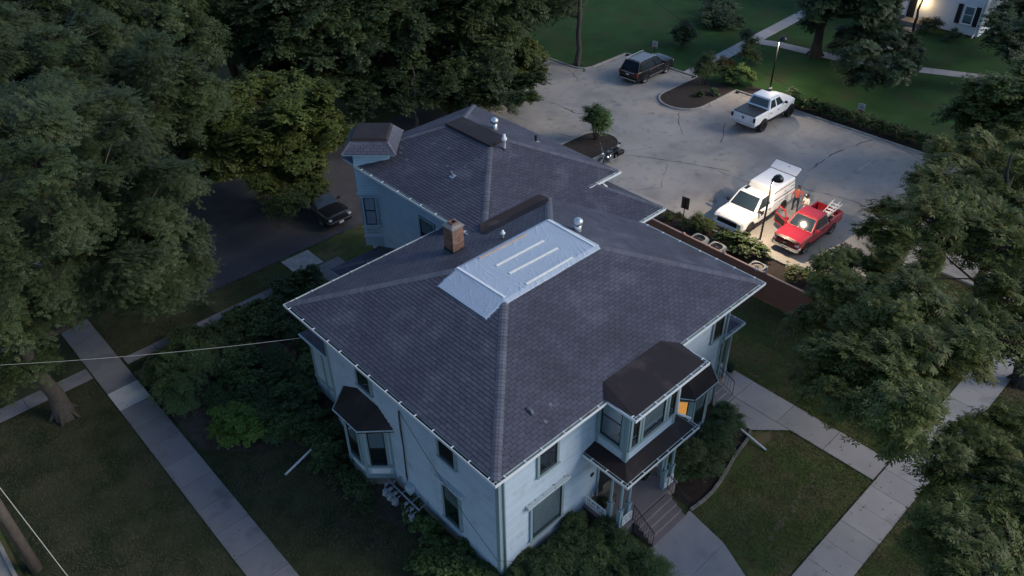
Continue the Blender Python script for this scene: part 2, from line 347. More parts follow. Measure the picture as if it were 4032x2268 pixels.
walk('front_sidewalk', strip_x(1.6, 40.0, -8.5, -6.95, 32))
walk('porch_walk', [[(4.95, -2.72), (7.4, -2.72), (7.12, -4.5), (4.35, -4.5)], [(4.35, -4.5), (7.12, -4.5), (6.5, -5.9), (3.9, -5.6)], [(3.9, -5.6), (6.5, -5.9), (6.1, -6.9), (3.3, -6.9)]])
walk('side_entry_walk', [rect(13.9, 15.35, -6.9, -4.7), rect(13.9, 15.35, -4.7, -2.5), rect(13.9, 15.35, -2.5, -0.4), rect(13.9, 15.35, -0.4, 1.4),
     [(12.7, -2.0), (13.88, -3.15), (13.88, -0.4), (12.75, -0.4)], [(12.75, -0.38), (13.88, -0.38), (13.88, 0.35), (12.75, 0.35)], rect(13.9, 15.35, 1.4, 3.6)])
walk('lawn_path', [[(42.7 + i * 2.3, 22.9 + i * .15), (45.0 + i * 2.3, 23.05 + i * .15), (45.0 + i * 2.3, 24.3 + i * .15), (42.7 + i * 2.3, 24.15 + i * .15)] for i in range(9)])
fp = [(52.6, 23.4), (53.2, 21.6), (53.5, 19.0), (53.9, 16.6), (55.2, 13.2), (56.6, 9.8), (58.2, 6.4), (59.9, 3.2), (61.6, 0), (63.2, -3)]
walk('far_path', [[(a[0], a[1]), (b[0], b[1]), (b[0] + 1.25, b[1] + .3), (a[0] + 1.25, a[1] + .3)] for a, b in zip(fp[:-1], fp[1:])])
walk('far_house_path', [[(54.6, 13.6), (55.6, 12.4), (59.2, 14.4), (58.6, 15.6)], [(58.6, 15.6), (59.2, 14.4), (63.4, 15.2), (63.4, 16.3)], [(63.4, 16.3), (63.4, 15.2), (66.6, 15.2), (66.6, 16.3)]])
# pavers beside the path
pv = struct(MB().poly([(4.68, 21.56, .018), (6.42, 21.56, .018), (6.42, 23.22, .018), (4.68, 23.22, .018)]).build('paver_patch', M_soil))
M_paver = mat('concrete_paver', (0.40, 0.37, 0.355), 0.85, 0.1, 3.0, objv=0.12)
for j in range(4):
    for i in range(5):
        x0 = 4.70 + i * 0.43 - (0.2 if j % 2 else 0); x1 = min(x0 + 0.42, 6.41); x0 = max(x0, 4.69); y0 = 21.57 + j * 0.412
        if x1 - x0 > 0.08: MB().box(x0, x1, y0, y0 + 0.402, 0.019, 0.05 + random.uniform(-.004, .004)).build('paver', M_paver, pv)
# kerbs
def kerb(name, pts, w=0.15, h=0.13, pan=0.32, side=1):
    mb = MB()
    for a, b in zip(pts[:-1], pts[1:]):
        a, b = V((*a, 0)), V((*b, 0)); L = (b - a).length; t = (b - a).normalized(); nn = V((-t.y, t.x, 0)) * side; k = max(1, round(L / 3.0))
        for i in range(k):
            p = a + t * (L * i / k); q = a + t * (L * (i + 1) / k - (0.012 if L > 2 else -0.02))
            mb.frust([p, q, q + nn * w, p + nn * w], [p + nn * -0.0 + V((0, 0, h)), q + V((0, 0, h)), q + nn * (w - .03) + V((0, 0, h)), p + nn * (w - .03) + V((0, 0, h))])
            if pan: mb.frust([p + nn * w, q + nn * w, q + nn * (w + pan), p + nn * (w + pan)], [x + V((0, 0, 0.022)) for x in (p + nn * w, q + nn * w, q + nn * (w + pan), p + nn * (w + pan))])
    return struct(mb.build(name, M_kerb, recalc=True))
kerb('kerb', [(24.45, -1.6), (24.45, 18.9)], side=-1)
kerb('kerb', [(42.65, -1.6), (42.65, 18.85)], side=1)
kerb('kerb', [(42.65, 22.6), (42.65, 30.15)], side=1)
kerb('kerb', [(42.65, 30.15), (38.2, 30.15), (37.5, 30.4), (37.15, 31.0), (37.0, 37.0)], side=1)
kerb('kerb', [(29.85, -5.9), (29.85, -1.75), (24.6, -1.75)], side=-1)
kerb('road_kerb', [(-12.45, -60), (-12.45, 90)], side=1, pan=0.3)
def island(name, x_root, x_tip, y0, y1, sgn, grp):
    ry = (y1 - y0) / 2; cy = (y0 + y1) / 2; xc = x_tip - sgn * ry
    arc = [(xc + sgn * ry * math.sin(math.pi * i / 14), cy - ry * math.cos(math.pi * i / 14)) for i in range(15)]
    pts = [(x_root, y0)] + arc + [(x_root, y1)]
    o = sheet(name, pts if sgn > 0 else pts[::-1], 0.10, M_mulch)
    kerb('island_kerb', pts, w=0.15, h=0.135, pan=0.28, side=-1 if sgn > 0 else 1)
    return o
island('planting_island', 24.6, 29.6, 19.15, 22.0, 1, None)
island('planting_island', 42.6, 36.5, 18.95, 22.55, -1, None)
# sealed cracks in the lot, each an uneven ribbon
def crack(pts, w=0.05):
    P = []
    for a, b in zip(pts[:-1], pts[1:]):
        k = max(2, int(math.hypot(b[0] - a[0], b[1] - a[1]) / 0.35))
        for i in range(k): t = i / k; P.append((a[0] + (b[0] - a[0]) * t + random.gauss(0, .05), a[1] + (b[1] - a[1]) * t + random.gauss(0, .05)))
    P.append(pts[-1]); vs = []; fs = []
    for i, p in enumerate(P):
        q = P[min(i + 1, len(P) - 1)]; r = P[max(i - 1, 0)]; d = V((q[0] - r[0], q[1] - r[1], 0)).normalized(); n2 = V((-d.y, d.x, 0)) * w * random.uniform(0.08, 0.8)
        vs += [(p[0] + n2.x, p[1] + n2.y, 0.013), (p[0] - n2.x, p[1] - n2.y, 0.013)]
        if i: fs.append((2 * i - 2, 2 * i - 1, 2 * i + 1, 2 * i))
    mb = MB(); mb.add(vs, fs); mb.build('crack', M_crack, lot)
def g2(*q): return [tuple(at(u, v)[:2]) for u, v in q]
crack(g2((1330, 242), (1400, 262), (1450, 285), (1520, 290)), .08)
crack(g2((1430, 175), (1460, 205), (1475, 215)), .05)
crack(g2((1710, 283), (1707, 310), (1718, 340)), .05)
crack(g2((1825, 310), (1815, 360)), .05)
crack(g2((1560, 388), (1640, 398), (1720, 410), (1835, 430)), .05)
crack(g2((1575, 380), (1640, 370)), .05)
crack(g2((1680, 410), (1660, 470), (1590, 480)), .03)
crack(g2((1790, 425), (1870, 455), (1960, 490)), .05)
crack(g2((2010, 470), (2140, 505), (2230, 545)), .06)
crack(g2((2035, 430), (2100, 385), (2195, 350)), .07)
crack(g2((1390, 335), (1470, 350)), .06)
crack(g2((1700, 175), (1740, 215)), .03)
crack(g2((1590, 480), (1540, 520)), .03)
# faint bay stripe
a, b = at(2160, 428), at(2190, 408); d = (b - a).normalized(); nn = V((-d.y, d.x, 0)) * .05
MB().poly([(*(a + nn)[:2], .0135), (*(a - nn)[:2], .0135), (*(b - nn)[:2], .0135), (*(b + nn)[:2], .0135)]).build('painted_line', mat('worn_paint', (.42, .42, .42), .8, .3, 4.0), lot)

M_worn = mat('worn_turf_soil', (.15, .12, .085), .95, .4, 3.0, bump=.6, bs=30, speck=.3, sps=25)
worn = None
for (u0, v0), (u1, v1), k, r_ in (((1940, 1350), (2062, 1185), 46, .13), ((2025, 1405), (2095, 1325), 14, .09), ((1850, 1010), (1990, 1075), 0, .1), ((1890, 940), (2000, 1040), 16, .16), ((1870, 1260), (1900, 1240), 8, .12)):
    for i in range(k):
        t = random.random(); p = at(u0 + (u1 - u0) * t + random.gauss(0, 5), v0 + (v1 - v0) * t + random.gauss(0, 5)); n_ = 7; rr_ = r_ * random.uniform(.3, 1.0); a0 = random.uniform(0, 6)
        if worn is None: worn = MB()
        worn.poly([(p.x + math.cos(a0 + 6.283 * q / n_) * rr_ * random.uniform(.5, 1.3) , p.y + math.sin(a0 + 6.283 * q / n_) * rr_ * random.uniform(.5, 1.3), .0045 + i * .00004) for q in range(n_)])
tag(worn.build('worn_turf', M_worn), 'patches of bare worn earth in the front lawns', 'bare earth', None, 'stuff')
# ------------------------------------------------------------------ roofs
EXPO, TABW = 0.143, 0.300
def clip(poly, a, b):
    """keep the part of a 2D polygon left of the line a->b"""
    out = []; k = len(poly)
    s = [(b[0] - a[0]) * (p[1] - a[1]) - (b[1] - a[1]) * (p[0] - a[0]) for p in poly]
    for i in range(k):
        j = (i + 1) % k
        if s[i] >= 0: out.append(poly[i])
        if (s[i] >= 0) != (s[j] >= 0):
            t = s[i] / (s[i] - s[j]); out.append((poly[i][0] + (poly[j][0] - poly[i][0]) * t, poly[i][1] + (poly[j][1] - poly[i][1]) * t))
    return out
def tab_h(f): return 0.016 - 0.012 * f
def _tab_mesh():
    w, e = TABW - 0.014, EXPO - .009
    mb = MB(); h0, h1 = 0.016, 0.004
    mb.add([(0, 0, h0), (w, 0, h0), (w, e, h1), (0, e, h1), (0, 0, 0), (w, 0, 0), (0, e, 0), (w, e, 0)], [(0, 1, 2, 3), (4, 5, 1, 0), (5, 7, 2, 1), (6, 4, 0, 3)])
    return mb.mesh('shingle', M_shingle)
TAB = _tab_mesh()
def shingle_slope(pts, rest, full, skip=None):
    """pts: eave start, eave end, then the upper corners; fills rest (MB) and full (list of matrices of whole tabs)"""
    P = [V(p) for p in pts]; u = (P[1] - P[0]).normalized(); n = u.cross(P[2] - P[1]).normalized()
    if n.z < 0: n = -n
    v = n.cross(u).normalized(); L2 = [((p - P[0]).dot(u), (p - P[0]).dot(v)) for p in P]
    vmax = max(q[1] for q in L2); umin = min(q[0] for q in L2); umax = max(q[0] for q in L2)
    area = sum(L2[i][0] * L2[(i + 1) % len(L2)][1] - L2[(i + 1) % len(L2)][0] * L2[i][1] for i in range(len(L2)))
    LL = L2 if area > 0 else L2[::-1]
    k = 0
    while k * EXPO < vmax:
        v0 = k * EXPO + .009; v1 = v0 + EXPO - .009; off = (TABW / 2) * (k % 2) + 0.02 * math.sin(k * 1.7)
        i = int((umin - off) / TABW) - 1
        while i * TABW + off < umax:
            u0 = i * TABW + off + random.uniform(-.003, .003); u1 = u0 + TABW - 0.014
            q = [(u0, v0), (u1, v0), (u1, v1), (u0, v1)]; c = q; i += 1
            for a in range(len(LL)):
                c = clip(c, LL[a], LL[(a + 1) % len(LL)])
                if len(c) < 3: break
            if len(c) < 3: continue
            ar = abs(sum(c[x][0] * c[(x + 1) % len(c)][1] - c[(x + 1) % len(c)][0] * c[x][1] for x in range(len(c)))) / 2
            if ar < 0.0006: continue
            w0 = P[0] + u * u0 + v * v0
            if skip and skip(w0 + u * .15 + v * .07): continue
            if len(c) == 4 and ar > 0.99 * (TABW - 0.014) * (EXPO - .009):
                full.append(Matrix(((u.x, v.x, n.x, w0.x), (u.y, v.y, n.y, w0.y), (u.z, v.z, n.z, w0.z), (0, 0, 0, 1))))
            else:
                top = [P[0] + u * x + v * y + n * tab_h((y - v0) / EXPO) for x, y in c]; bot = [P[0] + u * x + v * y for x, y in c]; kk = len(c)
                rest.add(top + bot, [list(range(kk))] + [(kk + j, kk + (j + 1) % kk, (j + 1) % kk, j) for j in range(kk)])
        k += 1
def finish_shingles(root, rest, full, nmax=300):
    full.sort(key=lambda M: (M.translation - CAM).length)
    for M in full[:nmax]:
        M2 = M @ Matrix.Translation((0, 0, random.uniform(0, .002))); link_mesh('shingle', TAB, root, M2)
    for M in full[nmax:]:
        w, e = TABW - 0.014, EXPO - .009
        rest.add([M @ V(p) for p in ((0, 0, .016), (w, 0, .016), (w, e, .004), (0, e, .004), (0, 0, 0), (w, 0, 0), (0, e, 0), (w, e, 0))], [(0, 1, 2, 3), (4, 5, 1, 0), (5, 7, 2, 1), (6, 4, 0, 3)])
    o = rest.build('shingle_field', M_shingle, root); o['kind'] = 'stuff'; return o
def hip_caps(root, p0, p1, n1, n2, width=0.16):
    p0, p1 = V(p0), V(p1); d = (p1 - p0); L = d.length; d.normalize(); n1, n2 = V(n1).normalized(), V(n2).normalized()
    a = d.cross(n1).normalized(); b = d.cross(n2).normalized()
    a = a if a.dot(n2) < 0 else -a; b = b if b.dot(n1) < 0 else -b
    nn = (n1 + n2).normalized(); ln = 0.20; mb = MB(); vs = []
    for t, h in ((0, .034), (ln, .014)):
        vs += [a * width + d * t + n1 * h * .6, a * width * .3 + d * t + n1 * h + nn * .004, b * width * .3 + d * t + n2 * h + nn * .004, b * width + d * t + n2 * h * .6]
    vs += [a * width + n1 * .002, a * width * .3 + n1 * .004, b * width * .3 + n2 * .004, b * width + n2 * .002]
    mb.add(vs, [(0, 1, 5, 4), (1, 2, 6, 5), (2, 3, 7, 6), (8, 9, 1, 0), (9, 10, 2, 1), (10, 11, 3, 2)])
    me = mb.mesh('hip_cap', M_hip); k = int((L - 0.05) / 0.14)
    for i in range(k): link_mesh('hip_cap', me, root, Matrix.Translation(p0 + d * (i * 0.14) + nn * random.uniform(-.002, .004)))
def normal_of(p): q = [V(x) for x in p]; n = (q[1] - q[0]).cross(q[2] - q[1]).normalized(); return n if n.z > 0 else -n
GPROF = [(0, 0), (0.004, -0.115), (0.125, -0.115), (0.125, 0.004), (0.117, 0.004), (0.117, -0.107), (0.012, -0.107), (0.010, -0.016), (0.022, -0.010), (0.022, 0.0)]
def gutter(root, p0, p1, inw, hang=0.8, debris=False, dz=0.0, inside=True):
    p0, p1, inw = V(p0), V(p1), V(inw); t = (p1 - p0).normalized(); mb = MB()
    for (i, m) in (((0, 1, 2, 3, 4, 5, 6, 7, 8, 9), 0),):
        A = [p0 + inw * d + V((0, 0, z + dz)) for d, z in GPROF]; B = [p1 + inw * d + V((0, 0, z + dz)) for d, z in GPROF]; k = len(A)
        for j in range(k):
            mb.add([A[j], B[j], B[(j + 1) % k], A[(j + 1) % k]], [(0, 1, 2, 3)], 1 if j in (4, 5, 6) else 0)
        mb.add(A, [range(k)]); mb.add(B, [range(k)[::-1]])
    g = mb.build('gutter', [M_white, M_gutter], root, recalc=False)
    if debris:
        db = MB(); db.obox((p0 + p1) / 2 + inw * .063 + V((0, 0, -.075 + dz)), t * ((p1 - p0).length / 2 - .03), inw * .05, (0, 0, .02)); db.build('gutter_debris', M_debris, g)
    L = (p1 - p0).length; k = int(L / hang)
    hm = MB(); hm.obox((0, 0, 0), inw * .066, t * .02, (0, 0, .010)); hm.obox(inw * -.058 + V((0, 0, -.012)), inw * .006, t * .02, (0, 0, .014)); me = hm.mesh('gutter_hanger', M_white)
    for i in range(k):
        c = p0 + t * (L * (i + .5) / k + random.uniform(-.12, .12)) + inw * .062 + V((0, 0, .009 + dz)); link_mesh('gutter_hanger', me, root, Matrix.Translation(c))
    return g
def siding(mb, p0, p1, z0, z1, nrm, ex=0.112, mi=0):
    """lapped clapboards on a vertical wall from p0 to p1, in boards of a few metres, each with its butt edge"""
    p0, p1, n = V((*p0, 0)), V((*p1, 0)), V((*nrm, 0)); k = max(1, round((z1 - z0) / ex)); e = (z1 - z0) / k; L = (p1 - p0).length; t = (p1 - p0).normalized()
    for i in range(k):
        a, b = z0 + i * e, z0 + (i + 1) * e; o = n * 0.022; x = 0.0
        while x < L - .01:
            x1 = min(L, x + random.uniform(2.2, 4.2)); x1 = L if L - x1 < .5 else x1; q0, q1 = p0 + t * x, p0 + t * (x1 - (.003 if x1 < L else 0)); x = x1
            mb.add([q0 + o + V((0, 0, a + .010)), q1 + o + V((0, 0, a + .010)), q1 + V((0, 0, b)), q0 + V((0, 0, b))], [(0, 1, 2, 3)], mi)
            mb.add([q0 + V((0, 0, a)), q1 + V((0, 0, a)), q1 + o + V((0, 0, a)), q0 + o + V((0, 0, a)), q1 + o + V((0, 0, a + .010)), q0 + o + V((0, 0, a + .010))], [(0, 1, 2, 3), (3, 2, 4, 5)], mi + 1)
def window(root, c, t, n, w, h, trim=M_trim, cas=0.11, head=False, blind=0.45, mid=True, inner=M_blind, sill=True, darktrim=M_darkframe):
    """double hung window; c = bottom centre on the wall face, t along the wall, n outward"""
    c, t, n = V(c), V((*t, 0)), V((*n, 0)); z = V((0, 0, 1)); mb = MB(); d = 0.042
    for s in (-1, 1): mb.obox(c + t * s * (w / 2 + cas / 2) + z * h / 2 + n * d, t * cas / 2, z * h / 2, n * d)
    mb.obox(c + z * (h + cas / 2) + n * (d + .002), t * (w / 2 + cas), z * cas / 2, n * (d + .002))
    o = mb.build('window', trim, root)
    if sill: MB().obox(c - z * .035 + n * .06, t * (w / 2 + cas + .03), z * .035, n * .06).build('sill', trim, o)
    if head:
        hm = MB(); hm.obox(c + z * (h + cas + .07) + n * .10, t * (w / 2 + cas + .20), z * .05, n * .10)
        hm.obox(c + z * (h + cas + .02) + n * .05, t * (w / 2 + cas + .10), z * .03, n * .05)
        for s in (-1, 1): hm.obox(c + t * s * (w / 2 + cas + .12) + z * (h + cas - .05) + n * .06, t * .035, z * .09, n * .06)
        hm.build('head_moulding', M_peel, o)
    sm = MB(); fr = 0.045
    for s in (-1, 1): sm.obox(c + t * s * (w / 2 - fr / 2) + z * h / 2 + n * .045, t * fr / 2, z * h / 2, n * .025)
    for zz in ((fr / 2, h - fr / 2) + ((h * .52,) if mid else ())): sm.obox(c + z * zz + n * .043, t * (w / 2 - fr), z * fr / 2, n * .022)
    sm.build('sash', darktrim, o)
    hs = [(fr, h * .52 - fr / 2), (h * .52 + fr / 2, h - fr)] if mid else [(fr, h - fr)]
    for a, b in hs: MB().obox(c + z * (a + b) / 2 + n * .052, t * (w / 2 - fr), z * (b - a) / 2, n * .003).build('pane', M_glass, o)
    if inner is M_blind:
        MB().obox(c + z * (h * (1 - blind / 2)) + n * .040, t * (w / 2 - fr), z * h * blind / 2, n * .002).build('blind', inner, o)
        MB().obox(c + z * h * .5 + n * .030, t * (w / 2), z * h / 2, n * .004).build('room', M_room, o)
    else:
        cm = MB(); k = 9
        for i in range(k):
            a, b = -w / 2 + fr + (w - 2 * fr) * i / k, -w / 2 + fr + (w - 2 * fr) * (i + 1) / k; o0, o1 = n * (.044 if i % 2 else .030), n * (.030 if i % 2 else .044)
            cm.add([c + t * a + z * fr + o0, c + t * b + z * fr + o1, c + t * b + z * (h - fr) + o1, c + t * a + z * (h - fr) + o0], [(0, 1, 2, 3)])
        cm.build('curtain', inner, o)
    return o
M_peel = mat('peeling_trim', (0.46, 0.53, 0.57), 0.6, 0.1, 3.0, stain=[((0.13, 0.12, 0.12), 9.0, 0.60, 0.64)])
def board(root, name, c, a, b, n, m=None): return MB().obox(c, a, b, n).build(name, m or M_trim, root)

# ------------------------------------------------------------------ main house
H = thing('front_house', 'pale blue clapboard house with grey hip roof, brick chimney and small front porch', 'house', (6, 5, 0))
LX, LY, ZE, OV, GW = 12.41, 10.08, 7.0, 0.92, 0.13
wm = MB()
siding(wm, (0, LY), (0, 0), 0.42, 6.9, (-1, 0)); siding(wm, (0, 0), (LX, 0), 0.42, 6.9, (0, -1))
siding(wm, (LX, 0), (LX, LY), 0.42, 6.9, (1, 0)); siding(wm, (LX, LY), (0, LY), 0.42, 6.9, (0, 1))
wm.build('wall', [M_siding, M_lap], H)
MB().box(.05, LX - .05, .05, LY - .05, -.1, .425).build('foundation', M_found, H)
ex0, ex1, ey0, ey1 = -OV + GW, LX + OV - GW, -OV + GW, LY + OV - GW        # drip edges
dx0, dx1, dy0, dy1, ZD = 3.85, 8.63, 3.78, 6.30, 8.66                        # flat deck at the top
ZR = ZE + 0.02
E = [(ex0, ey0, ZR), (ex1, ey0, ZR), (ex1, ey1, ZR), (ex0, ey1, ZR)]; D = [(dx0, dy0, ZD), (dx1, dy0, ZD), (dx1, dy1, ZD), (dx0, dy1, ZD)]
rb = MB(); rb.frust([V(p) - V((0, 0, .012)) for p in E], [V(p) - V((0, 0, .012)) for p in D]); rb.build('roof', M_deck, H)
sf = MB(); sf.box(ex0 + .01, ex1 - .01, ey0 + .01, ey1 - .01, 6.78, 6.99); sf.build('soffit', M_lighttrim, H)
slopes = [[E[0], E[1], D[1], D[0]], [E[1], E[2], D[2], D[1]], [E[2], E[3], D[3], D[2]], [E[3], E[0], D[0], D[3]]]
OX0, OX1, OYR = 4.02, 7.99, -2.11                                            # the projecting upper bay's eave
def in_bay_roof(p):
    # the membrane of the upper bay replaces shingles in a trapezoid above it
    h = (p.y - ey0); return OX0 - .05 < p.x < OX1 + .05 and h < 1.15 and p.x - OX0 > h * .55 - .05 and OX1 - p.x > h * .35 - .05
rest, full = MB(), []
shingle_slope(slopes[0], rest, full)
for s in slopes[1:]: shingle_slope(s, rest, full)
finish_shingles(H, rest, full)
N = [normal_of(s) for s in slopes]
for i in range(4): hip_caps(H, V(E[i]), V(D[i]), N[i], N[i - 1])
# gutters: outer lip on the eave rectangle
gx0, gx1, gy0, gy1 = -OV, LX + OV, -OV, LY + OV
gutter(H, (gx0, gy1, ZE), (gx0, gy0, ZE), (1, 0, 0), debris=True)
gutter(H, (gx0 + .01, gy0, ZE + .002), (OX0, gy0, ZE + .002), (0, 1, 0))
gutter(H, (OX1, gy0, ZE + .002), (gx1, gy0, ZE + .002), (0, 1, 0))
gutter(H, (gx1, gy0 + .01, ZE), (gx1, 5.3, ZE), (-1, 0, 0))
gutter(H, (7.0, gy1, ZE + .002), (gx0 + .01, gy1, ZE + .002), (0, -1, 0))
# corner boards and downpipe
for (x, y) in ((0, 0), (LX, 0), (0, LY)):
    sx = 1 if x == 0 else -1; sy = 1 if y == 0 else -1
    cb = MB(); cb.box(*sorted((x - sx * .03, x + sx * .14)), *sorted((y - sy * .03, y)), .42, 6.78); cb.box(*sorted((x - sx * .03, x)), *sorted((y, y + sy * .14)), .42, 6.78)
    cb.build('corner_board', M_trim, H)
MB().tube([(.17, -.07, 6.75), (.17, -.07, .3)], .038, 8).build('downpipe', M_trim, H, smooth=True)
MB().tube([(12.5, -.08, 6.7), (12.5, -.08, .3)], .045, 8).build('downpipe', M_trim, H, smooth=True)
fb = MB(); fb.box(-.035, 0, .14, LY - .14, 6.5, 6.78); fb.box(.14, OX0 + .6, -.035, 0, 6.5, 6.78); fb.box(OX1 - .6, LX - .14, -.035, 0, 6.5, 6.78); fb.build('frieze_board', M_lighttrim, H)
bb = MB(); bb.box(-.045, 0, .14, LY - .14, .42, .62); bb.box(.14, LX - .14, -.045, 0, .42, .62); bb.build('base_board', M_trim, H)
# windows, street side (-X) and porch side (-Y)
L_, P_ = ((0, -1), (-1, 0)), ((1, 0), (0, -1))
window(H, (0, 2.52, 1.15), *L_, .82, 1.95, head=True)
window(H, (0, 2.56, 4.45), *L_, .80, 1.75)
window(H, (0, 7.42, 4.50), *L_, .80, 1.70)
window(H, (2.2, 0, 4.47), *P_, .82, 1.72)
window(H, (2.2, 0, 1.30), *P_, 1.46, 1.84, head=True, mid=False, blind=.9)
window(H, (11.9, 0, 4.47), *P_, .62, 1.72)
# side bay with hipped membrane roof
def bay(root, pts, z0, z1, roof_top, ridge_pts, eave, wins, zt=.5, lit=False, base=M_found):
    """pts: plan of the bay from wall to wall (4 points)"""
    mb = MB(); q = [V((*p, 0)) for p in pts]; cen = sum(q, V()) / 4
    k = len(q); mb.frust([p + V((0, 0, z0)) for p in q], [p + V((0, 0, z1)) for p in q]); o = mb.build('bay', M_lighttrim, root)
    fb = MB(); qi = [cen + (p - cen) * .94 for p in q]; fb.frust([p + V((0, 0, -.05)) for p in qi], [p + V((0, 0, z0 + .003)) for p in qi]); fb.build('bay_foundation', base, root)
    for i in range(3):
        a, b = q[i], q[i + 1]; t = (b - a).normalized(); n = V((t.y, -t.x, 0)); n = n if n.dot(a - cen) > 0 else -n; L = (b - a).length
        w, zz, h = wins[i]
        if w: window(root, ((a + b) / 2 + V((0, 0, zz))), (t.x, t.y), (n.x, n.y), w, h, cas=.07, inner=M_lit if lit and i == 0 else M_blind, blind=.5)
        pm = MB(); pm.obox((a + b) / 2 + V((0, 0, z0 + .38)) + n * .012, t * (L * .33), V((0, 0, .12)), n * .012); pm.build('panel', M_white, o)
        bm = MB(); bm.obox((a + b) / 2 + V((0, 0, z0 + .09)) + n * .03, t * (L / 2 + .03), V((0, 0, .09)), n * .03); bm.obox((a + b) / 2 + V((0, 0, z0 + .64)) + n * .025, t * (L / 2 + .02), V((0, 0, .05)), n * .025); bm.build('water_table', M_trim, o)
    for p in q: 
        d = (p - cen).normalized(); MB().obox(p + V((0, 0, (z0 + z1) / 2)), d * .05, V((-d.y, d.x, 0)) * .05, V((0, 0, (z1 - z0) / 2 - .005))).build('corner_post', M_trim, o)
    lo = [V((*p, z1 + .06)) for p in eave]; hi = [V((*p, roof_top)) for p in ridge_pts]
    rm = MB(); rm.frust([p - V((0, 0, .09)) for p in lo], lo); rm.add(lo + hi, [(0, 1, 4), (1, 2, 5, 4), (2, 3, 5)]); rr = rm.build('bay_roof', M_membrane, root, recalc=True)
    tm = MB()
    for a, b in zip(lo[:-1], lo[1:]): tm.tube([a + V((0, 0, .004)), b + V((0, 0, .004))], .028, 5)
    tm.build('roof_edge', M_peel, rr)
    sm = MB()
    for a, b in ((lo[1], hi[0]), (lo[2], hi[1])): sm.tube([a, b], .016, 5)
    sm.build('roof_seam', M_membrane, rr)
    return o
bay(H, [(0, 8.85), (-.80, 8.06), (-.80, 6.94), (0, 6.17)], .48, 3.38, 4.06, [(-.01, 8.1), (-.01, 6.7)], [(-.01, 9.16), (-1.06, 8.34), (-1.06, 6.72), (-.01, 5.80)],
    [(.62, 1.25, 1.85), (.70, 1.25, 1.85), (.66, 1.25, 1.85)])
bay(H, [(8.95, 0), (9.6, -.75), (10.75, -.75), (11.4, 0)], .48, 3.30, 4.25, [(9.7, -.01), (10.7, -.01)], [(8.7, -.01), (9.42, -1.0), (10.95, -1.0), (11.72, -.01)],
    [(.78, 1.15, 1.9), (.72, 1.25, 1.8), (.6, 1.25, 1.8)], lit=True)
# upper bay over the porch
O = MB(); ox0, ox1, oy = 4.66, 7.36, -1.42
siding(O, (ox0, 0), (ox0, oy), 3.9, 6.8, (-1, 0)); siding(O, (ox0, oy), (ox1, oy), 3.9, 6.8, (0, -1)); siding(O, (ox1, oy), (ox1, 0), 3.9, 6.8, (1, 0))
ob = O.build('upper_bay', [M_siding, M_lap], H)
window(H, (ox0, -.71, 4.62), (0, -1), (-1, 0), .92, 1.9, blind=.5)
window(H, (4.98, oy, 4.62), (1, 0), (0, -1), .36, 1.85, blind=.2)
window(H, (6.0, oy, 4.62), (1, 0), (0, -1), 1.15, 1.85, mid=False, blind=.85)
window(H, (7.03, oy, 4.62), (1, 0), (0, -1), .36, 1.85, blind=.2)
tb = MB()
for x in (ox0, ox1):
    s = 1 if x == ox0 else -1
    tb.box(*sorted((x - s * .03, x + s * .12)), oy - .03, oy, 3.9, 6.72); tb.box(*sorted((x - s * .03, x)), oy, oy + .16, 3.9, 6.72); tb.box(*sorted((x - s * .03, x)), -.16, -.03, 3.9, 6.72)
tb.box(ox0 + .12, ox1 - .12, oy - .03, oy, 4.36, 4.50); tb.box(ox0 - .03, ox0, oy + .16, -.16, 4.36, 4.50)
tb.build('bay_trim', M_trim, ob)
sb = MB(); sb.box(OX0 + GW, OX1 - GW, OYR + GW, -.8, 6.80, 6.985); sb.build('bay_soffit', M_lighttrim, ob)
sl = (ZD - ZR) / (dy0 - ey0); zt_ = lambda y: ZR + (y - ey0) * sl + .04
mq = [V((OX0 + GW - .02, OYR + GW - .02, 7.0)), V((OX1 - GW + .02, OYR + GW - .02, 7.0)), V((8.0, ey0 - .02, zt_(ey0))), V((7.45, -.36, zt_(-.36))), V((4.47, -.34, zt_(-.34))), V((3.99, ey0 - .02, zt_(ey0)))]
rm2 = MB(); rm2.add(mq, [(0, 1, 3, 4), (1, 2, 3), (0, 4, 5)]); rm2.build('bay_roof', M_membrane, ob, recalc=True)
gutter(H, (OX0, gy0 + .0, ZE + .004), (OX0, OYR, ZE + .004), (1, 0, 0), .5)
gutter(H, (OX0 + .01, OYR, ZE + .006), (OX1 - .01, OYR, ZE + .006), (0, 1, 0), .62)
gutter(H, (OX1, OYR, ZE + .004), (OX1, gy0, ZE + .004), (-1, 0, 0), .5)
# porch
PF = .70
P = MB(); P.box(4.2, 7.75, -1.82, -.02, PF - .08, PF); porch = P.build('porch', M_brownstep, H)
MB().box(4.26, 7.7, -1.76, -.03, -.1, PF - .08).build('porch_base', M_found, porch)
for i in range(4):
    MB().box(5.1, 7.1, -1.82 - .24 * (i + 1), -1.82 - .24 * i - .002, -.02, PF - .155 * (i + 1)).build('step', M_brownstep, porch)
pr = MB(); lo = [(4.07, -2.02, 3.80), (7.92, -2.02, 3.80), (7.92, -.0, 3.80), (4.07, -.0, 3.80)]
pr.frust([(p[0], p[1], 3.66) for p in lo], lo); pr.add([(4.07, -2.02, 3.803), (7.92, -2.02, 3.803), (7.92, -.02, 3.803), (4.07, -.02, 3.803), (ox0 - .03, oy - .03, 3.97), (ox1 + .03, oy - .03, 3.97), (ox1 + .03, -.02, 3.97), (ox0 - .03, -.02, 3.97)], [(0, 1, 5, 4), (1, 2, 6, 5), (3, 0, 4, 7), (4, 5, 6, 7)])
pr.build('porch_roof', M_membrane, porch)
MB().box(4.3, 7.7, -1.78, -.03, 3.44, 3.66).build('porch_beam', M_trim, porch)
gutter(H, (3.95, -.05, 3.82), (3.95, -2.14, 3.82), (1, 0, 0), .6, debris=True)
